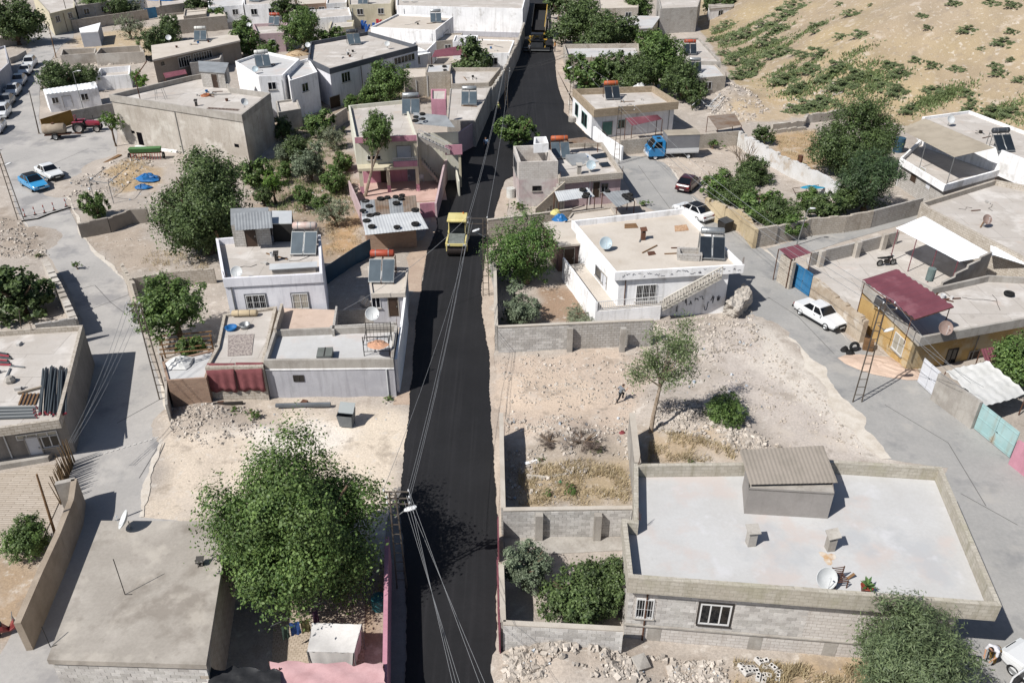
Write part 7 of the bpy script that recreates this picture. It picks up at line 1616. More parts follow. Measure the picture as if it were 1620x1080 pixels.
for s in (-1, 1):
 wheel(t, -.55, s * .8, .72, .42, s, flat('rim_grey', 'b0aaa5', .5)); wheel(t, 1.55, s * .7, .46, .28, s, flat('rim_grey', 'b0aaa5', .5)); t.part('fender', G().box((-.55, s * .62, 1.42), (1.3, .5, .06)).box((-1.15, s * .62, 1.15), (.06, .5, .55)), red); t.part('headlight', G().box((2.02, s * .16, 1.05), (.04, .14, .1)), lamp_c)
for s in (-1, 1): t.part('roll_bar', G().beam((-.9, s * .45, .9), (-.9, s * .45, 2.1), .06, .06), red)
t.part('roll_bar_top', G().beam((-.9, -.45, 2.1), (-.9, .45, 2.1), .06, .06), red)
t = T('tank_trailer', 'rusty cylinder tank trailer behind the red tractor', 'trailer', P(94, 219, .03), R(12), local=True)
t.part('tank', G().lathe([(.01, -1.35), (.5, -1.33), (.62, -1.2), (.62, 1.2), (.5, 1.33), (.01, 1.35)], 18, Matrix.Translation((-.3, 0, 1.25)) @ Matrix.Rotation(R(90), 4, 'Y')), M('tank_beige', 'b3a594', '9c8d7c', s=1, fine=.1, stain=[('7d5f4c', 1.2, .6, .6)]), smooth=True); t.part('frame', G().box((0, 0, .58), (3.0, 1.0, .12)), rust); t.part('drawbar', G().beam((1.5, 0, .55), (2.7, 0, .5), .12, .12), rust); t.part('filler_cap', G().tube((-.3, 0, 1.85), (-.3, 0, 1.98), .2, n=10), rust)
for s in (-1, 1): wheel(t, -.2, s * .72, .42, .25, s)
# --- motorbike in the walled yard
t = T('motorbike', 'dark motorbike standing in the bare concrete yard', 'motorcycle', P(1401, 420, .25), R(10), local=True)
for x in (-.62, .65): 
 wo = t.part('wheel', G().torus((x, 0, .3), .25, .06, 16, 6, Matrix.Rotation(R(90), 4, 'X')), rubber); t.part('rim', G().lathe([(.01, -.02), (.2, -.02), (.2, .02), (.01, .02)], 12, Matrix.Translation((x, 0, .3)) @ Matrix.Rotation(R(90), 4, 'X')), steel, wo)
t.part('frame', G().tube((-.62, 0, .3), (-.1, 0, .45), .04).tube((-.1, 0, .45), (.45, 0, .8), .04).tube((.65, 0, .3), (.4, 0, .95), .04), iron); t.part('engine', G().box((.02, 0, .42), (.4, .26, .3)), iron); t.part('fuel_tank', loft([(0, [(.1, .7), (.13, .8), (.06, .9)]), (.4, [(.09, .72), (.11, .82), (.05, .92)])]), car_black); t.part('seat', G().box((-.35, 0, .78), (.7, .24, .1)), rubber); t.part('handlebar', G().tube((.36, -.35, 1.02), (.36, .35, 1.02), .02), iron); t.part('rear_rack', G().box((-.8, 0, .8), (.3, .25, .03)), iron); t.part('headlight', G().lathe([(.01, 0), (.09, .02), (.09, .1), (.01, .12)], 10, Matrix.Translation((.45, 0, .92)) @ Matrix.Rotation(R(90), 4, 'Y')), lamp_c)
t = T('garden_scooter', 'scooter parked inside the lower left corner wall', 'scooter', P(14, 1002, 0), R(30), local=True)
for x in (-.5, .55): t.part('wheel', G().torus((x, 0, .22), .17, .06, 14, 6, Matrix.Rotation(R(90), 4, 'X')), rubber)
t.part('body', loft([(-.75, [(.1, .4), (.17, .55), (.12, .75)]), (-.1, [(.12, .3), (.18, .5), (.12, .72)]), (.1, [(.14, .25), (.16, .3), (.1, .34)]), (.4, [(.14, .28), (.2, .5), (.14, .8)])]), flat('scooter_red', '8f3a3a', .4)); t.part('seat', G().box((-.4, 0, .78), (.6, .26, .1)), rubber); t.part('handlebar', G().tube((.4, -.3, 1.0), (.4, .3, 1.0), .02).tube((.5, 0, .3), (.4, 0, 1.0), .03), steel)
# ------------------------------------------------------------ people
skin = flat('skin', 'b98a6c', .6); hair_m = flat('hair_dark', '1e1a18', .7)
def remesh(g, name, mat, parent, vox, smooth=True):
 o = obj(name, g, mat, None, None, smooth, uv=False); md = o.modifiers.new('r', 'REMESH'); md.mode = 'VOXEL'; md.voxel_size = vox; md.use_smooth_shade = True
 dg = bpy.context.evaluated_depsgraph_get(); me = bpy.data.meshes.new_from_object(o.evaluated_get(dg)); o.modifiers.clear(); o.data = me
 if not me.materials: me.materials.append(mat)
 o.parent = parent; return o
def capsule(g, a, b, r0, r1, n=10):
 a = Vector(a); b = Vector(b); d = b - a; q = d.to_track_quat('Z', 'Y').to_matrix().to_4x4(); L = d.length
 pr = [(.001, -r0)] + [(r0 * math.cos(t), -r0 * math.sin(t)) for t in (1.0, .5, 0)] + [(r1 * math.cos(t), L + r1 * math.sin(t)) for t in (0, .5, 1.0)] + [(.001, L + r1)]
 g.lathe(pr, n, Matrix.Translation(a) @ q)
def person(label, loc, rz, J, shirt, trousers, H=1.0, extra=None):
 """J: joint positions (metres, for a 1.75 m figure, local)"""
 t = T('person', label, 'person', loc, rz, local=True, sc=H)
 J = {k: Vector(v) for k, v in J.items()}
 g = G(); hd = J['head']; up = (hd - J['neck']).normalized()
 capsule(g, J['pelvis'], J['chest'], .13, .15); capsule(g, J['chest'], J['neck'], .13, .06); capsule(g, J['neck'], hd, .055, .06); capsule(g, hd - up * .03, hd + up * .07, .085, .1)
 fx = J['face'].normalized(); capsule(g, hd + fx * .085 - up * .02, hd + fx * .115 - up * .03, .016, .018, 6); capsule(g, hd - up * .09 + fx * .05, hd - up * .1 + fx * .07, .04, .03, 6)
 sx = fx.cross(up).normalized()
 for s in (-1, 1): capsule(g, hd + sx * s * .095, hd + sx * s * .105 - up * .03, .02, .015, 6)
 for s in ('l', 'r'):
  sh, el, wr, hp, kn, an, to = (J[k + s] for k in ('sh', 'el', 'wr', 'hp', 'kn', 'an', 'to'))
  capsule(g, J['chest'] + (sh - J['chest']) * .4, sh, .1, .065); capsule(g, sh, el, .052, .042); capsule(g, el, wr, .042, .028); capsule(g, hp, kn, .085, .058); capsule(g, kn, an, .056, .036); capsule(g, an, to, .042, .036)
  d = (wr - el).normalized(); pm_ = wr + d * .09; capsule(g, wr, pm_, .026, .036, 8); px_ = d.cross(Vector((0, 0, 1))); px_ = px_.normalized() if px_.length > .1 else Vector((1, 0, 0))
  for k, fl in enumerate((.062, .074, .078, .066)):
   b_ = pm_ + px_ * (.026 - .0175 * k) + d * .015; mdl = b_ + d * fl * .55; capsule(g, b_, mdl, .0095, .0085, 6); capsule(g, mdl, mdl + (d + Vector((0, 0, -.5))).normalized() * fl * .45, .0085, .007, 6)
  b_ = wr + d * .03 + px_ * .03; capsule(g, b_, b_ + (d + px_ * .9).normalized() * .055, .011, .009, 6)
 b = remesh(g, 'body', skin, t.o, .011)
 g = G(); capsule(g, J['pelvis'] + (J['chest'] - J['pelvis']) * .15, J['chest'], .155, .17); capsule(g, J['chest'], J['neck'] - (J['neck'] - J['chest']) * .25, .15, .085)
 for s in 'lr': capsule(g, J['chest'] + (J['sh' + s] - J['chest']) * .3, J['sh' + s], .12, .085); capsule(g, J['sh' + s], J['sh' + s].lerp(J['el' + s], .85), .075, .064)
 remesh(g, 'shirt', shirt, t.o, .02)
 g = G(); capsule(g, J['pelvis'] + Vector((0, 0, .02)), J['pelvis'], .155, .15)
 for s in 'lr': capsule(g, J['pelvis'].lerp(J['hp' + s], .6), J['hp' + s], .13, .105); capsule(g, J['hp' + s], J['kn' + s], .102, .078); capsule(g, J['kn' + s], J['kn' + s].lerp(J['an' + s], .9), .076, .062)
 remesh(g, 'trousers', trousers, t.o, .02)
 g = G()
 for s in 'lr': capsule(g, J['an' + s] - Vector((0, 0, .03)), J['to' + s], .055, .045)
 remesh(g, 'shoes', car_black, t.o, .018)
 g = G(); capsule(g, hd + up * .05 - fx * .03, hd + up * .075, .1, .098); remesh(g, 'hair' if not extra else extra[0], hair_m if not extra else extra[1], t.o, .018)
 return t
stand = dict(pelvis=(0, 0, .95), chest=(.02, 0, 1.32), neck=(.03, 0, 1.5), head=(.06, 0, 1.63), face=(1, 0, 0), shl=(.02, .2, 1.43), ell=(.0, .27, 1.15), wrl=(.14, .26, .95), shr=(.02, -.2, 1.43), elr=(.02, -.27, 1.15), wrr=(.2, -.2, 1.0), hpl=(0, .1, .92), knl=(.03, .12, .5), anl=(-.01, .13, .08), tol=(.13, .14, .05), hpr=(0, -.1, .92), knr=(.06, -.12, .5), anr=(.03, -.13, .08), tor=(.17, -.14, .05))
run = dict(pelvis=(0, 0, .9), chest=(.12, 0, 1.24), neck=(.18, 0, 1.41), head=(.24, 0, 1.53), face=(1, 0, -.15), shl=(.1, .2, 1.36), ell=(-.12, .26, 1.15), wrl=(.06, .24, .98), shr=(.16, -.2, 1.36), elr=(.3, -.25, 1.12), wrr=(.5, -.18, 1.25), hpl=(.02, .1, .88), knl=(.38, .1, .68), anl=(.3, .1, .28), tol=(.43, .1, .25), hpr=(0, -.1, .88), knr=(-.1, -.1, .47), anr=(-.32, -.1, .1), tor=(-.22, -.1, .04))
bend = dict(pelvis=(0, 0, .92), chest=(.3, 0, 1.12), neck=(.46, 0, 1.2), head=(.58, 0, 1.24), face=(.8, 0, -.6), shl=(.36, .2, 1.16), ell=(.42, .25, .88), wrl=(.6, .2, .72), shr=(.36, -.2, 1.16), elr=(.42, -.26, .88), wrr=(.62, -.14, .74), hpl=(0, .1, .9), knl=(.12, .12, .48), anl=(.0, .13, .08), tol=(.14, .14, .05), hpr=(0, -.1, .9), knr=(.05, -.12, .48), anr=(-.14, -.13, .08), tor=(0, -.14, .05))
person('child in grey top running across the dirt lot', P(980, 635), R(20), run, flat('cloth_grey', '7d838a', .9), flat('cloth_black', '232327', .9), .82)
person('worker with pale helmet standing by the shaded road wall', P(788, 182, .075), R(-60), stand, flat('vest_lime', 'd8d98a', .9), flat('cloth_navy', '2c3340', .9), 1, ('helmet', flat('helmet_cream', 'e3e0b8', .5)))
person('worker in blue shirt on the black road near the bend', P(769, 240, .075), R(-100), stand, flat('cloth_paleblue', '8fa8c4', .9), flat('cloth_navy', '2c3340', .9), 1)
person('person in white top bending down beside the conifer', P(1568, 1046), R(210), bend, flat('cloth_white', 'dcdce2', .9), flat('cloth_ochre', '8a6c2c', .9), 1)
person('worker in dark clothes at the right side of the paver', P(878, 82, .075), R(180), stand, flat('vest_orange', 'b8803c', .9), flat('cloth_navy', '2c3340', .9), 1)
person('worker in grey clothes behind the paver screed', P(838, 86, .075), R(90), stand, flat('cloth_darkgrey', '5a5d62', .9), flat('cloth_black', '232327', .9), 1)
# ------------------------------------------------------------ vegetation
def quads_mesh(name, V, mat):
 n = len(V) // 4; me = bpy.data.meshes.new(name); me.vertices.add(len(V)); me.vertices.foreach_set('co', V.astype(np.float32).ravel())
 me.loops.add(4 * n); me.loops.foreach_set('vertex_index', np.arange(4 * n, dtype=np.int32)); me.polygons.add(n)
 me.polygons.foreach_set('loop_start', np.arange(0, 4 * n, 4, dtype=np.int32)); me.polygons.foreach_set('loop_total', np.full(n, 4, np.int32)); me.update(); me.materials.append(mat); return me
def unit(v): return v / (np.linalg.norm(v, axis=-1, keepdims=True) + 1e-9)
def leaves(pos, out, size, aspect, up, rg, fold=.0, along=None):
 n = len(pos); nr = unit(out * .8 + rg.normal(size=(n, 3)) * .45 + np.array([0, 0, up]))
 t = unit(np.cross(nr, rg.normal(size=(n, 3)))) if along is None else unit(along + rg.normal(size=(n, 3)) * .35)
 b = unit(np.cross(nr, t)); s = (size * rg.uniform(.35, 1.5, n))[:, None]
 return np.stack([pos - t * s * .5, pos + b * s * aspect * .5, pos + t * s * .5, pos - b * s * aspect * .5], 1).reshape(-1, 3)
def crown_pts(n, lobes, lr, rg, shell=.35, bottom=-.75, sprig=.18, squash=1.0, core=.56):
 """points in a crown of unit radius made of lobes"""
 c = unit(rg.normal(size=(lobes, 3))) * rg.uniform(.45, 1 - lr * .7, (lobes, 1)); c[:, 2] = c[:, 2] * squash + .05; c[0] = 0
 r = lr * rg.uniform(.7, 1.25, lobes); r[0] = core
 # twig clumps on the lobe surfaces
 K = max(40, n // 45); li = rg.choice(lobes, K, p=(r ** 2) / (r ** 2).sum()); d = unit(rg.normal(size=(K, 3)))
 cl = c[li] + d * (r[li] * (1 - shell * rg.random(K) ** 1.5))[:, None]; cr = .075 * rg.uniform(.6, 1.5, K)
 sp = rg.random(K) < sprig; cl[sp] += d[sp] * rg.uniform(.03, .17, (sp.sum(), 1))
 keep = cl[:, 2] > bottom; cl, cr, d = cl[keep], cr[keep], d[keep]
 i = rg.integers(0, len(cl), n); o = rg.normal(size=(n, 3)); p = cl[i] + o * cr[i][:, None] * .8
 return p, unit(p * .3 + d[i] + o * .35), d[i]
CR = {}
def proto(key, n, leaf, aspect, mat, lobes=14, lr=.42, shell=.4, up=.35, sprig=.2, seed=1, bottom=-.75, along=False, squash=1.0, core=.56):
 rg = np.random.default_rng(seed); p, o, d = crown_pts(n, lobes, lr, rg, shell, bottom, sprig, squash, core)
 CR[key] = quads_mesh('crown_' + key, leaves(p, o, leaf, aspect, up, rg, along=(d + np.array([0, 0, .6])) if along else None), MATS[mat])
leafmat('leaf_mulberry', '7c9552', '44602f', .3, .22); leafmat('leaf_mulberry_olive', '8a9a66', '586b42', .35); leafmat('leaf_dark', '70844f', '3f5230', .3, .24); leafmat('leaf_bright', '7d9c40', '50752e', .25, .18); leafmat('leaf_dome', '74924a', '40602f', .25, .18)
leafmat('leaf_grey', '8d9a7e', '5c6a52', .25, .15); leafmat('leaf_olive', 'a3ab8c', '78826a', .25); leafmat('leaf_conifer', '809066', '506144', .3, .22); leafmat('leaf_conifer_dark', '5a7048', '384d34', .3, .2); leafmat('leaf_eucalypt', '8a9a6c', '56683f', .3, .15); leafmat('leaf_dry', '8a7a5c', '6b5c44', .2, .1)
leafmat('leaf_hill', '85926a', '627248', .2, .1); leafmat('twig_dry', '8d7f76', '6e6058', .2, .05)
proto('mulb', 100000, .032, .6, 'leaf_mulberry', 30, .27, .4, .35, .22, 3, core=.52); proto('mulb2', 60000, .042, .6, 'leaf_dark', 24, .3, .4, .35, .2, 4, core=.54)
proto('broad', 17000, .07, .62, 'leaf_dark', 16, .38, .45, .35, .22, 5); proto('broad2', 17000, .07, .62, 'leaf_mulberry', 14, .4, .45, .35, .25, 6); proto('small', 6500, .115, .6, 'leaf_mulberry', 12, .4, .45, .35, .25, 7); proto('small2', 6500, .115, .6, 'leaf_dark', 11, .42, .45, .35, .22, 8)
proto('bright', 4200, .1, .6, 'leaf_bright', 8, .45, .4, .4, .1, 9); proto('dome', 26000, .055, .45, 'leaf_dome', 14, .42, .35, .6, .1, 10, -.9); proto('grey', 12000, .095, .42, 'leaf_grey', 12, .38, .5, .3, .25, 11); proto('olive', 5000, .095, .3, 'leaf_olive', 10, .4, .5, .4, .3, 12)
proto('conif', 44000, .07, .22, 'leaf_conifer', 24, .33, .45, .45, .25, 13, -.9); proto('conif2', 20000, .085, .25, 'leaf_conifer_dark', 14, .4, .4, .5, .15, 14, -.95); proto('shrub', 3200, .13, .4, 'leaf_hill', 7, .5, .7, .5, .3, 15, -.3); proto('shrub2', 3200, .13, .4, 'leaf_hill', 9, .46, .7, .5, .3, 16, -.3)
proto('dry', 2500, .2, .06, 'twig_dry', 8, .42, .6, .5, .4, 17, -.4, True); proto('shrubg', 1800, .13, .5, 'leaf_mulberry', 7, .42, .5, .5, .3, 18, -.4); proto('fig', 9000, .1, .75, 'leaf_dark', 14, .4, .4, .45, .15, 19)
bark = M('bark', '7d6a58', '5f5043', s=3, fine=.2, bump=.5, bs=18); bark_pale = M('bark_pale', 'b0a090', '94836f', s=3, fine=.15, bump=.4, bs=18)
TREE_N = 0
def tree(key, px, py, rpx, label, ht=None, zs=1.0, ws=1.0, trunk=.0, name='tree', cat='tree', group=None, bm=None, lean=(0, 0), base=None, rz=None):
 """crown centre and radius in the survey picture; trunk = bare height under the crown"""
 global TREE_N; TREE_N += 1; rr = random.Random(TREE_N)
 zc = 2.0
 for _ in range(4): Rm = rpx * 1.1 / SC(px, py, zc); zc = Rm * zs * .82 + trunk
 c = P(px, py, zc); b = Vector((c.x + lean[0], c.y + lean[1], hz(c.x, c.y)))
 if base:
  b = P(*base); d_ = ray(px, py); tt = b.y / d_.y; c = Vector((d_.x * tt, b.y, CAMH + d_.z * tt)); Rm = rpx / SC(px, py, c.z)
 t = T(name, label, cat, b, group=group, local=True)
 o = bpy.data.objects.new('crown', CR[key]); COL.objects.link(o); o.parent = t.o; o.location = c - b; o.scale = (Rm * ws, Rm * ws, Rm * zs); o.rotation_euler = (0, 0, rz if rz is not None else rr.uniform(0, 6.28))
 g = G(); tr = max(.05, .075 * Rm + .03); cc = c - b
 fork = Vector((cc.x * .5, cc.y * .5, max(.25, trunk * .8 + Rm * zs * .25)))
 g.path([(0, 0, -.1), fork * .5 + Vector((rr.uniform(-.1, .1), rr.uniform(-.1, .1), 0)), fork], [tr * 1.25, tr, tr * .8], 7)
 for k in range(6):
  a = rr.uniform(0, 6.28); e_ = cc + Vector((math.cos(a) * Rm * ws * .6, math.sin(a) * Rm * ws * .6, rr.uniform(-.1, .6) * Rm * zs)); m_ = fork.lerp(e_, .5) + Vector((0, 0, .08 * Rm)); g.path([fork, m_, e_], [tr * .6, tr * .4, tr * .12], 5)
 t.part('trunk', g, bm or bark); return t
tree('mulb', 470, 832, 134, 'huge mulberry tree beside the road over the brick paved yard', zs=1.0, trunk=.4, ws=.97)
tree('mulb2', 318, 328, 84, 'big dense tree between orchard and lavender house', zs=1.0, trunk=.2)
tree('broad2', 274, 488, 57, 'leafy vine covered tree beside the ladder pole with arms', zs=.85, trunk=.8); tree('small', 300, 545, 22, 'small vine bush on the wooden pergola', trunk=.6, name='bush', cat='bush')
tree('fig', 28, 462, 54, 'dark fig tree at the left edge above the pipe roof', zs=.8, trunk=.1); tree('dome', 833, 396, 55, 'dome shaped bright green tree beside the ladder pole and road', zs=1.0, trunk=.5)
tree('grey', 822, 484, 33, 'grey green bush below the dome shaped tree', zs=.9, name='bush', cat='bush'); tree('olive', 914, 498, 25, 'palm like shrub in the corner of the scribbled house garden', zs=.6, name='bush', cat='bush')
tree('broad2', 1143, 651, 34, 'round dark green bush on the dirt lot', zs=.75, name='bush', cat='bush'); tree('grey', 830, 893, 45, 'silvery bush tree beside the maroon gate', zs=.85, trunk=.5); tree('broad', 915, 935, 62, 'dense green tree in the walled yard by the block house', zs=.8, trunk=.1); tree('broad', 962, 920, 45, 'dark green tree against the white roofed house wall', zs=1.1, trunk=.1)
tree('conif', 1463, 1052, 98, 'large feathery conifer at the bottom by the white roofed house', zs=.85, trunk=1.6, ws=.97, rz=2.0); tree('mulb2', 1355, 222, 60, 'large dark tree between white wall and hillside house', zs=1.0, trunk=.3); tree('conif2', 1376, 294, 48, 'dark conifer in front of the large tree by the side lane', zs=1.0)
for x, y, r, k, lb in ((1130, 288, 24, 'small', 'vine bush above the lane wall, nearest the maroon car'), (1165, 300, 26, 'broad', 'vine bush above the lane wall, second from the maroon car'), (1200, 318, 28, 'small', 'vine bush above the ochre wall'), (1232, 338, 27, 'broad', 'vine bush above the lane corner wall'), (1258, 352, 24, 'small', 'vine bush beside the round headed lamp'), (1300, 330, 24, 'small2', 'bush between side lane and white wall'), (1195, 268, 24, 'broad', 'dark bush at the foot of the bare tree'), (1340, 318, 22, 'small2', 'bush under the dark conifer'), (1210, 215, 14, 'small2', 'small shrub in the walled dry grass'), (1275, 312, 18, 'small', 'bush below the metal bed')):
 tree(k, x, y, r * 1.2, lb, zs=.85, name='bush', cat='bush')
tree('small', 820, 204, 31, 'small roadside tree in front of the open block tower', zs=.85, trunk=.8)
for x, y, r, k, lb, tr in ((928, 112, 34, 'small', 'bright tree by the lattice pole right of the road', .3), (968, 112, 30, 'small2', 'tree behind the orange tank, dark', .3), (1008, 112, 36, 'broad', 'broad tree behind the white roadside house', .4), (1042, 95, 40, 'broad2', 'tall tree with light crown near the hill foot', 1.0), (1082, 122, 36, 'broad', 'dark tree right of the white roadside house', .3), (1030, 62, 24, 'small', 'round tree in front of the red tank house', .4), (1098, 150, 22, 'small2', 'low dark tree by the scrap frames', .2),
      (912, 28, 42, 'broad', 'big dark tree by the dump truck', .5), (950, 48, 36, 'broad', 'dark tree right of the dump truck', .4), (985, 55, 26, 'small2', 'dark tree beside the white roofed low building', .3), (885, 8, 22, 'small2', 'dark tree at the top edge by the dump truck', .5), (1006, 12, 24, 'broad2', 'light green tree at the top edge right of centre', .8), (1066, 24, 8, 'small2', 'small dark shrub before the grey block house', 0), (1124, 6, 16, 'small2', 'dark tree at the top edge near the hill', .6), (1150, 6, 16, 'small2', 'second dark tree at the top edge near the hill', .6), (1190, 18, 10, 'small2', 'dark shrub at the hill top left', 0), (1218, 16, 9, 'small2', 'dark shrub beside the maroon roofed shed', 0),
      (746, 90, 32, 'fig', 'fig tree on the left of the road near the paver', .2), (614, 134, 34, 'broad2', 'olive green tree below the two storey house', .1), (590, 150, 20, 'small', 'low shrub beside the olive green tree', 0), (500, 192, 25, 'small', 'tree beside the white stepped house in the orchard', .3), (522, 215, 22, 'olive', 'greyish tree at the orchard back', .2), (490, 258, 30, 'grey', 'grey green tree in the middle of the orchard', .3), (522, 282, 24, 'small', 'light green orchard tree near the pink wall', .3), (400, 268, 27, 'small', 'orchard tree next to the big dense tree', .4), (432, 292, 20, 'bright', 'young bright orchard tree with a slim trunk', .9), (478, 308, 18, 'small', 'small orchard tree by the garden path', .7), (530, 334, 27, 'olive', 'silvery olive tree by the tyre shed', .2), (452, 240, 18, 'grey', 'grey bush at the stone building corner', 0), (455, 265, 16, 'small', 'small bush in the orchard rear', .1), (470, 232, 22, 'broad', 'dark orchard tree near the white stepped annex', .2), (540, 255, 18, 'small', 'orchard shrub at the pink house corner', .1), (415, 312, 16, 'small2', 'low dark shrub behind the roof shed', .1), (505, 318, 16, 'small', 'orchard shrub by the silvery olive', .3), (446, 205, 18, 'small2', 'dark shrub in the shade of the stone building', 0), (560, 160, 16, 'small', 'shrub at the pink house back corner', .1), (655, 60, 14, 'small2', 'small tree beside the tan roof and awning', .2),
      (202, 40, 22, 'olive', 'round grey olive on the dry ground, top left', .2), (250, 62, 28, 'broad', 'dark tree left of the long low house', .3), (270, 45, 20, 'small2', 'tree behind the dark tree by the long house', .3), (96, 122, 32, 'broad', 'dark leafy tree behind the white container', .1), (130, 122, 24, 'broad', 'dark tree right behind the white container', .1), (221, 127, 15, 'bright', 'bright green ball shaped tree by the stone building', .1), (174, 194, 16, 'bright', 'bright little street tree on a bare trunk', 1.9), (18, 28, 42, 'broad', 'big dark tree in the top left corner', .6), (482, 50, 34, 'broad2', 'green tree in front of the long white wall', .2), (520, 58, 22, 'small', 'shrub by the red and blue playset', .1), (392, 62, 26, 'small', 'green tree beside the pink fronted house', .3), (380, 40, 18, 'small', 'slim tree behind the pink fronted house', .4), (420, 78, 18, 'small', 'low shrub in front of the pink fronted house', 0), (456, 16, 22, 'small2', 'tree at the top edge by the brick house', .5), (318, 12, 20, 'small2', 'tree at the top edge by the blue gates', .4), (345, 22, 16, 'small', 'shrub by the white low building, top', .2), (150, 14, 22, 'broad2', 'green hedge tree above the top left wall', .1), (185, 12, 22, 'broad', 'dark hedge tree above the top left wall', .1), (215, 8, 18, 'olive', 'grey tree above the top left wall', .4), (590, 8, 12, 'small2', 'small tree between the top houses', .3), (615, 14, 10, 'small2', 'dark shrub at the white hall corner', .2)):
 tree(k, x, y, r, lb, zs=.95, trunk=tr)
tree('broad2', 600, 212, 27, 'tall tree growing in front of the pink house', zs=1.35, trunk=3.2, base=(577, 312), bm=bark_pale)
tree('small', 150, 322, 20, 'leafy shrub in the small left garden', zs=1.3, name='bush', cat='bush'); tree('broad2', 48, 855, 38, 'bushy shrub inside the lower left wall', zs=.95, name='bush', cat='bush'); tree('broad2', 1606, 572, 46, 'leafy tree at the right edge above the white sheet', zs=.9, trunk=.6); tree('shrubg', 120, 420, 8, 'small weed tuft by the left street bend', name='bush', cat='bush')
tree('dry', 922, 696, 34, 'heap of dry brown branches in the rubble yard', zs=.5, name='brush_heap', cat='brush'); tree('dry', 868, 696, 22, 'smaller dry branch heap in the rubble yard', zs=.5, name='brush_heap', cat='brush'); tree('shrubg', 945, 708, 14, 'green weed beside the dry branch heap', zs=.6, name='bush', cat='bush')
for x, y, r, lb in ((370, 648, 10, 'weed clump under the carpet wall'), (402, 655, 14, 'larger weed clump below the carpets'), (614, 630, 9, 'weed by the grey-blue front corner'), (1095, 735, 10, 'dry weed behind the white roofed house'), (856, 728, 8, 'weed by the white board in the rubble yard'), (868, 780, 9, 'weed near the rubble yard front wall'), (905, 775, 13, 'yellowing weed near the green bag'), (1052, 672, 7, 'small green weed beside the tall thin tree'), (820, 325, 13, 'shrub by the open block tower foot'), (1020, 322, 10, 'dry weed by the lane shed'), (1128, 228, 16, 'green weeds behind the blue truck'), (1240, 318, 10, 'weed at the white wall foot'), (60, 404, 7, 'weed by the rubble stone wall')):
 tree('shrubg', x, y, r, lb, zs=.5, name='weed', cat='weed')
# tall thin eucalyptus with open crown
b = P(1028, 690); t = T('tree', 'tall thin eucalyptus with open crown beside the leaning wall', 'tree', b, local=True)
g = G(); fork = Vector((.35, .3, 3.6)); g.path([(0, 0, -.1), (.1, .1, 1.6), fork], [.16, .13, .1], 7); tips = []
rr = random.Random(77)
for k in range(17):
 a = rr.uniform(0, 6.28); l_ = rr.uniform(.5, 1.75); e_ = fork + Vector((math.cos(a) * l_, math.sin(a) * l_, rr.uniform(.3, 3.9))); g.path([fork + Vector((0, 0, rr.uniform(-.4, .9))), fork.lerp(e_, .55) + Vector((0, 0, .15)), e_], [.06, .04, .015], 5); tips.append(e_)
t.part('trunk', g, bark_pale)
rg = np.random.default_rng(5); tp_ = np.array([list(p) for p in tips]); n = 9500; i = rg.integers(0, len(tp_), n); pos = tp_[i] + rg.normal(size=(n, 3)) * np.array([.34, .34, .42]); me = quads_mesh('eucalypt_crown', leaves(pos, np.zeros((n, 3)), .17, .3, -.2, rg), MATS['leaf_eucalypt'])
o = bpy.data.objects.new('crown', me); COL.objects.link(o); o.parent = t.o
# bare tree
b = P(1182, 285); t = T('tree', 'bare leafless tree above the dark bush by the white wall', 'tree', b, local=True)
def branch(a, d, l_, r, dep):
 e_ = a + d * l_; g.path([a, a.lerp(e_, .5) + Vector((rr.uniform(-.06, .06), rr.uniform(-.06, .06), 0)) * l_, e_], [r, r * .8, r * .55], 5)
 if dep:
  for k in range(3 if dep > 1 else 2): branch(a.lerp(e_, rr.uniform(.55, 1)), (d + Vector((rr.uniform(-.6, .6), rr.uniform(-.6, .6), rr.uniform(-.1, .5)))).normalized(), l_ * rr.uniform(.55, .8), r * .55, dep - 1)
g = G()
for k in range(4): branch(Vector((rr.uniform(-.1, .1), 0, .1)), Vector((rr.uniform(-.5, .5), rr.uniform(-.4, .4), 1)).normalized(), rr.uniform(1.8, 2.5), .09, 3)
t.part('trunk', g, bark_pale)
# ------------------------------------------------------------ shrubs on the hill
def PH(px, py):
 d = ray(px, py); tt = np.arange(60, 320, .4); zz = CAMH + d.z * tt; k = int(np.argmax(zz < hill_h(d.x * tt, d.y * tt)))
 return Vector((d.x * tt[k], d.y * tt[k], zz[k]))
hs_px = [(1350, 25, 22), (1460, 27, 14), (1470, 45, 14), (1512, 8, 18), (1536, 52, 24), (1572, 8, 20), (1604, 10, 20), (1592, 72, 26), (1556, 80, 12), (1604, 52, 16), (1455, 98, 20), (1480, 106, 22), (1515, 112, 18), (1480, 148, 26), (1540, 152, 24), (1545, 165, 22), (1578, 106, 16), (1585, 118, 24), (1602, 97, 14), (1364, 58, 24), (1332, 60, 18), (1290, 42, 15), (1305, 40, 14), (1292, 52, 16), (1264, 60, 12), (1233, 50, 34), (1246, 28, 36), (1262, 14, 30), (1220, 70, 32), (1210, 42, 20), (1190, 58, 30), (1170, 62, 26), (1155, 42, 22), (1140, 50, 20), (1245, 85, 26), (1228, 92, 30), (1180, 85, 22), (1172, 102, 36), (1200, 108, 30), (1256, 110, 18), (1262, 86, 18), (1275, 90, 22), (1300, 88, 34), (1290, 115, 34), (1333, 110, 34), (1310, 130, 26), (1250, 132, 40), (1272, 145, 34), (1180, 124, 36), (1340, 142, 40), (1365, 122, 34), (1415, 108, 26), (1428, 122, 30), (1400, 140, 36), (1425, 150, 30), (1285, 172, 36), (1262, 178, 30), (1310, 166, 34), (1445, 178, 30), (1540, 178, 26), (1575, 182, 34), (1605, 185, 30), (1330, 8, 12), (1380, 10, 10), (1620, 130, 20), (1130, 66, 18), (1150, 88, 20), (1155, 70, 22)]
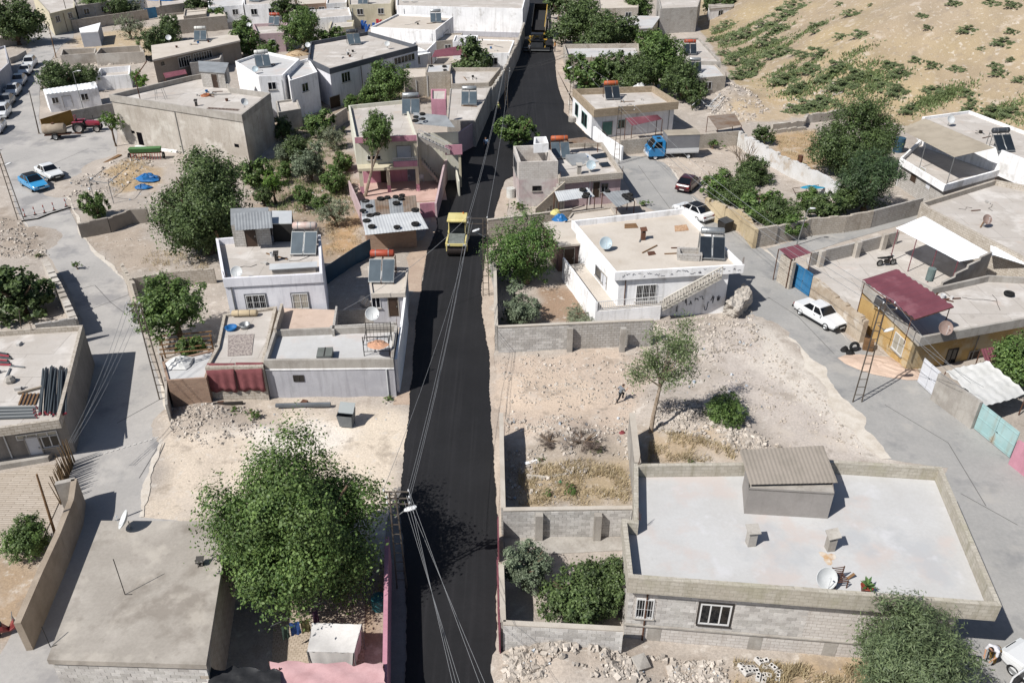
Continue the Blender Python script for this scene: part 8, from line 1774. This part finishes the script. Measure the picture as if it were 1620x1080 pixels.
for x, y, wpx in hs_px:
 p = PH(x, y); s = FPX / (p - Vector((0, 0, CAMH))).length; r = wpx / s / 2 * 1.5
 t = T('hill_shrub', 'low dark green shrub on the dry hill slope', 'shrub', (p.x, p.y, p.z), random.uniform(-.2, .3), group='shrubs on the hill slope', local=True)
 o = bpy.data.objects.new('crown', CR[random.choice(('shrub', 'shrub2'))]); COL.objects.link(o); o.parent = t.o; o.scale = (r * 1.15, r * .7, r * .3); o.location = (0, 0, r * .05); o.rotation_euler = (R(20), 0, random.uniform(-.4, .5))
# ------------------------------------------------------------ rubble, gravel, dry grass
_rock = np.array([(-1, -1, -1), (1, -1, -1), (1, 1, -1), (-1, 1, -1), (-1, -1, 1), (1, -1, 1), (1, 1, 1), (-1, 1, 1)], float)
_rf = np.array([(3, 2, 1, 0), (4, 5, 6, 7), (0, 1, 5, 4), (1, 2, 6, 5), (2, 3, 7, 6), (3, 0, 4, 7)])
def rubble(name, regions, mat, seed, label=None):
 """regions: (pixel polygon, count, min size, max size)"""
 rg = np.random.default_rng(seed); V = []; 
 for poly, cnt, s0, s1 in regions:
  w = np.array(pxpoly(poly)); lo, hi = w.min(0), w.max(0); pts = np.zeros((0, 2))
  while len(pts) < cnt:
   q = rg.uniform(lo, hi, (cnt * 3, 2)); q = q[pip(q[:, 0], q[:, 1], [tuple(a) for a in w])]; q = q[fbm(q[:, 0] * .8, q[:, 1] * .8, 3) > rg.uniform(.3, .52, len(q))]; pts = np.concatenate([pts, q])
  pts = pts[:cnt]; s = s0 + (s1 - s0) * .7 * rg.random(cnt) ** 5; z = ground_h(pts[:, 0], pts[:, 1])
  v = _rock[None] * rg.uniform(.55, 1.1, (cnt, 8, 3)) * (s[:, None, None] * .5) * rg.uniform(.6, 1.2, (cnt, 1, 3))
  ang = rg.uniform(0, 6.28, (cnt, 3)); 
  for ax in range(3):
   c, sn = np.cos(ang[:, ax])[:, None], np.sin(ang[:, ax])[:, None]; a, b = [(0, 1), (1, 2), (0, 2)][ax]
   if ax: c, sn = np.cos(ang[:, ax] * .25)[:, None], np.sin(ang[:, ax] * .25)[:, None]
   va, vb = v[..., a].copy(), v[..., b].copy(); v[..., a] = va * c - vb * sn; v[..., b] = va * sn + vb * c
  v += np.stack([pts[:, 0], pts[:, 1], z + s * .06], -1)[:, None]; V.append(v.reshape(-1, 3))
 V = np.concatenate(V); n = len(V) // 8; F = (_rf[None] + np.arange(n)[:, None, None] * 8).reshape(-1, 4)
 me = bpy.data.meshes.new(name); me.vertices.add(len(V)); me.vertices.foreach_set('co', V.astype(np.float32).ravel()); me.loops.add(F.size); me.loops.foreach_set('vertex_index', F.astype(np.int32).ravel()); me.polygons.add(len(F)); me.polygons.foreach_set('loop_start', np.arange(0, F.size, 4, dtype=np.int32)); me.polygons.foreach_set('loop_total', np.full(len(F), 4, np.int32)); me.update(); me.polygons.foreach_set('use_smooth', np.zeros(len(F), bool)); me.materials.append(mat)
 o = bpy.data.objects.new(name, me); COL.objects.link(o); o['kind'] = 'stuff'; o['label'] = label; return o
rub = M('rubble_stone', 'cdc4ba', 'b5aba0', s=.7, fine=.15, bump=.4, isl=.22); grv = M('gravel_stone', 'cfc5b9', 'b8ada1', s=.7, fine=.15, bump=.2, isl=.2)
rubble('rubble', [([(800, 1085), (796, 1035), (870, 1015), (985, 1040), (1010, 1085)], 1530, .06, .5), ([(990, 1085), (985, 1040), (1150, 1045), (1160, 1085)], 850, .05, .4)], rub, 1, 'grey rubble heap along the bottom below the yard wall')
rubble('rubble', [([(1020, 690), (1040, 640), (1100, 635), (1200, 670), (1240, 715), (1170, 722), (1110, 700)], 2550, .06, .42)], rub, 2, 'pale rubble heap behind the white roofed house')
rubble('rubble', [([(1030, 512), (1190, 490), (1200, 545), (1130, 580), (1060, 560), (1000, 560)], 1530, .05, .35)], rub, 3, 'rubble below the scribbled house')
rubble('rubble', [([(270, 690), (272, 648), (345, 645), (420, 650), (400, 690), (330, 710)], 1190, .04, .3)], rub, 4, 'gravelly rubble below the carpets')
rubble('rubble', [([(800, 660), (1000, 660), (1000, 735), (800, 790)], 1190, .05, .34)], rub, 5, 'scattered rubble in the walled lot')
rubble('rubble', [([(100, 312), (110, 285), (240, 240), (245, 265), (140, 330)], 680, .06, .5), ([(0, 345), (40, 350), (80, 405), (0, 410)], 595, .05, .4)], rub, 6, 'rubble along the left street bend')
rubble('rubble', [([(1120, 185), (1140, 130), (1180, 140), (1215, 175), (1180, 195)], 1020, .08, .6), ([(1225, 170), (1260, 160), (1320, 158), (1330, 168), (1250, 175)], 340, .1, .6)], rub, 7, 'rubble mound at the foot of the hill')
rubble('rubble', [([(150, 92), (235, 88), (240, 100), (160, 104)], 595, .08, .6), ([(110, 95), (160, 92), (160, 108), (110, 105)], 204, .08, .5)], rub, 8, 'stone rubble of the ruins by the long house')
rubble('rubble', [([(1030, 255), (1100, 235), (1190, 290), (1150, 305), (1100, 300)], 714, .05, .3)], rub, 9, 'stones on the bare ground below the blue truck')
rubble('rubble', [([(790, 562), (1030, 556), (1040, 640), (1000, 655), (800, 652)], 1400, .04, .28), ([(1060, 560), (1190, 505), (1380, 715), (1200, 660)], 1600, .04, .26)], rub, 12, 'stones spread over the open lots right of the road')
rubble('gravel', [([(785, 560), (1030, 555), (1010, 650), (800, 655)], 720, .03, .16), ([(1050, 560), (1200, 510), (1390, 720), (1260, 715)], 800, .03, .14), ([(235, 815), (275, 690), (640, 655), (640, 800)], 400, .02, .1), ([(130, 390), (210, 365), (260, 410), (230, 430)], 200, .03, .16), ([(790, 655), (1000, 655), (1000, 800), (800, 800)], 720, .03, .13), ([(1160, 1045), (1400, 1058), (1400, 1085), (1160, 1085)], 320, .03, .15), ([(760, 640), (792, 640), (795, 1080), (786, 1080)], 200, .02, .1)], grv, 10, 'small stones scattered over the bare lots')
lb_ = T('loose_block', 'loose concrete block in the dry grass at the bottom', 'block', (0, 0, 0), group='loose blocks in the dry grass', local=True)
lb_.part('body', G().box((0, 0, .1), (.38, .2, .2)), bk_mats[2]); lb_.part('core_hole_shade', G().box((-.09, 0, .201), (.1, .1, .004)).box((.09, 0, .201), (.1, .1, .004)), painted_void)  # near-black squares on the top face imitate the shade in the cores
rr = random.Random(3)
for k in range(16):
 p = P(1205 + rr.gauss(0, 17), 1066 + rr.gauss(0, 8)); rz_ = rr.uniform(0, 3)
 if k == 0: lb_.o.location = p; lb_.o.rotation_euler = (.2, 0, rz_)
 else: o = dup(lb_.o, p + Vector((0, 0, .12 * (k % 3 == 0))), rz_); o.rotation_euler = (rr.uniform(-.3, .3), rr.uniform(-.3, .3), rz_)
for x, y, s, lb in ((912, 1022, 1.0, 'big broken concrete lump on top of the bottom rubble heap'), (1012, 1050, .8, 'brown flat slab standing in the bottom rubble'), (1168, 482, 2.0, 'large crumbling rock mass at the scribbled house corner')):
 V = _rock * np.array([.5, .45, .35]) * s * np.random.default_rng(x).uniform(.7, 1.1, (8, 3)) if s < 1.5 else _rock * np.array([.5, 1.1, .85]) * s * .62 * np.random.default_rng(x).uniform(.7, 1.1, (8, 3))
 g = G().add([tuple(v) for v in V], [tuple(f) for f in _rf]); o = single('broken_stone', lb, 'stone', g, stone if s > 1.5 else concrete, loc=(0, 0, 0)); o.location = P(x, y, .35 * s); o.rotation_euler = (.3, .2, x)
 if s > 1.5:
  md = o.modifiers.new('sub', 'SUBSURF'); md.levels = md.render_levels = 4; md.subdivision_type = 'SIMPLE'; tx = bpy.data.textures.new('rockn', 'CLOUDS'); tx.noise_scale = .5; dm = o.modifiers.new('d', 'DISPLACE'); dm.texture = tx; dm.strength = .6; dm.texture_coords = 'LOCAL'
def grass(name, regions, mat, seed, h0, h1, label, w=.02):
 rg = np.random.default_rng(seed); V = []
 for poly, cnt in regions:
  wv = np.array(pxpoly(poly)); lo, hi = wv.min(0), wv.max(0); pts = np.zeros((0, 2))
  while len(pts) < cnt:
   q = rg.uniform(lo, hi, (cnt * 3, 2)); q = q[pip(q[:, 0], q[:, 1], [tuple(a) for a in wv])]; q = q[fbm(q[:, 0] * 1.1, q[:, 1] * 1.1, 3) > rg.uniform(.36, .54, len(q))]; pts = np.concatenate([pts, q])
  pts = pts[:cnt]; z = ground_h(pts[:, 0], pts[:, 1]); b = np.stack([pts[:, 0], pts[:, 1], z - .03], -1); a = rg.uniform(0, 6.28, cnt); s = np.stack([np.cos(a), np.sin(a), np.zeros(cnt)], -1) * w; tip = b + np.stack([rg.normal(0, .1, cnt), rg.normal(0, .1, cnt), rg.uniform(h0, h1, cnt)], -1); m = (b + tip) / 2
  V.append(np.stack([b - s, b + s, tip + s * .2, tip - s * .2], 1).reshape(-1, 3))
 me = quads_mesh(name, np.concatenate(V), mat); o = bpy.data.objects.new(name, me); COL.objects.link(o); o['kind'] = 'stuff'; o['label'] = label
leafmat('grass_dry', 'd6c7a4', 'bda985', .2, .15)
grass('dry_grass', [([(820, 740), (1000, 725), (1000, 800), (820, 800)], 3000), ([(1160, 1045), (1400, 1058), (1400, 1085), (1160, 1085)], 3000), ([(1025, 690), (1060, 690), (1170, 715), (1160, 730), (1025, 735)], 1500), ([(1220, 210), (1290, 205), (1300, 265), (1235, 240)], 1500), ([(515, 345), (575, 345), (580, 395), (515, 405)], 900), ([(170, 270), (240, 245), (240, 300), (180, 310)], 900), ([(440, 270), (560, 250), (560, 330), (470, 340)], 1500), ([(230, 395), (330, 400), (330, 425), (220, 430)], 720)], MATS['grass_dry'], 3, .12, .4, 'dry yellow grass on the unbuilt lots')

leafmat('grass_green', '8c9a68', '66784a', .2, .12)
V = []; rg = np.random.default_rng(8)
for x, y, w_, h_ in HS:
 for k in range(5):
  p = PH(x + rg.normal() * w_ * .5, y + rg.normal() * h_ * .8); n = 260; q = np.stack([p.x + rg.normal(0, 1.7, n), p.y + rg.normal(0, .6, n)], -1); q[:, 1] += (q[:, 0] - p.x) * .25; z = hill_h(q[:, 0], q[:, 1]); ok = z > .05; q, z = q[ok], z[ok]
  b = np.stack([q[:, 0], q[:, 1], z], -1); a = rg.uniform(0, 6.28, len(b)); s_ = np.stack([np.cos(a), np.sin(a), a * 0], -1) * .09; tip = b + rg.normal(0, .12, (len(b), 3)); tip[:, 2] = z + rg.uniform(.15, .4, len(b)); V.append(np.stack([b - s_, b + s_, tip + s_ * .4, tip - s_ * .4], 1).reshape(-1, 3))
o = bpy.data.objects.new('hill_grass', quads_mesh('hill_grass', np.concatenate(V), MATS['grass_green'])); COL.objects.link(o); o['kind'] = 'stuff'; o['label'] = 'low green growth in streaks on the hill foot'

grass('orchard_grass', [([(390, 270), (470, 235), (550, 245), (560, 330), (520, 345), (420, 330)], 5000), ([(440, 190), (545, 190), (550, 240), (440, 250)], 3500), ([(560, 160), (660, 135), (650, 165), (570, 185)], 1500), ([(1130, 215), (1165, 215), (1150, 232), (1120, 232)], 900), ([(230, 60), (300, 60), (290, 85), (235, 90)], 900)], MATS['grass_green'], 5, .15, .45, 'green undergrowth between the orchard trees', .035)
rubble('litter', [([(800, 660), (1000, 660), (1000, 790), (800, 790)], 60, .08, .3), ([(1030, 520), (1200, 500), (1240, 700), (1040, 700)], 70, .08, .3), ([(800, 1040), (1150, 1050), (1150, 1080), (800, 1080)], 40, .08, .25), ([(270, 650), (420, 645), (640, 650), (620, 670), (300, 690)], 40, .06, .2), ([(110, 290), (240, 245), (240, 320), (140, 330)], 50, .1, .4), ([(400, 260), (560, 250), (560, 340), (430, 340)], 40, .1, .4)], M('litter_mix', 'dfe2e6', '8d9aa8', s=3, lo=.45, hi=.55, fine=.1, bump=0, isl=.4), 31, 'pale scraps of litter on the lots')
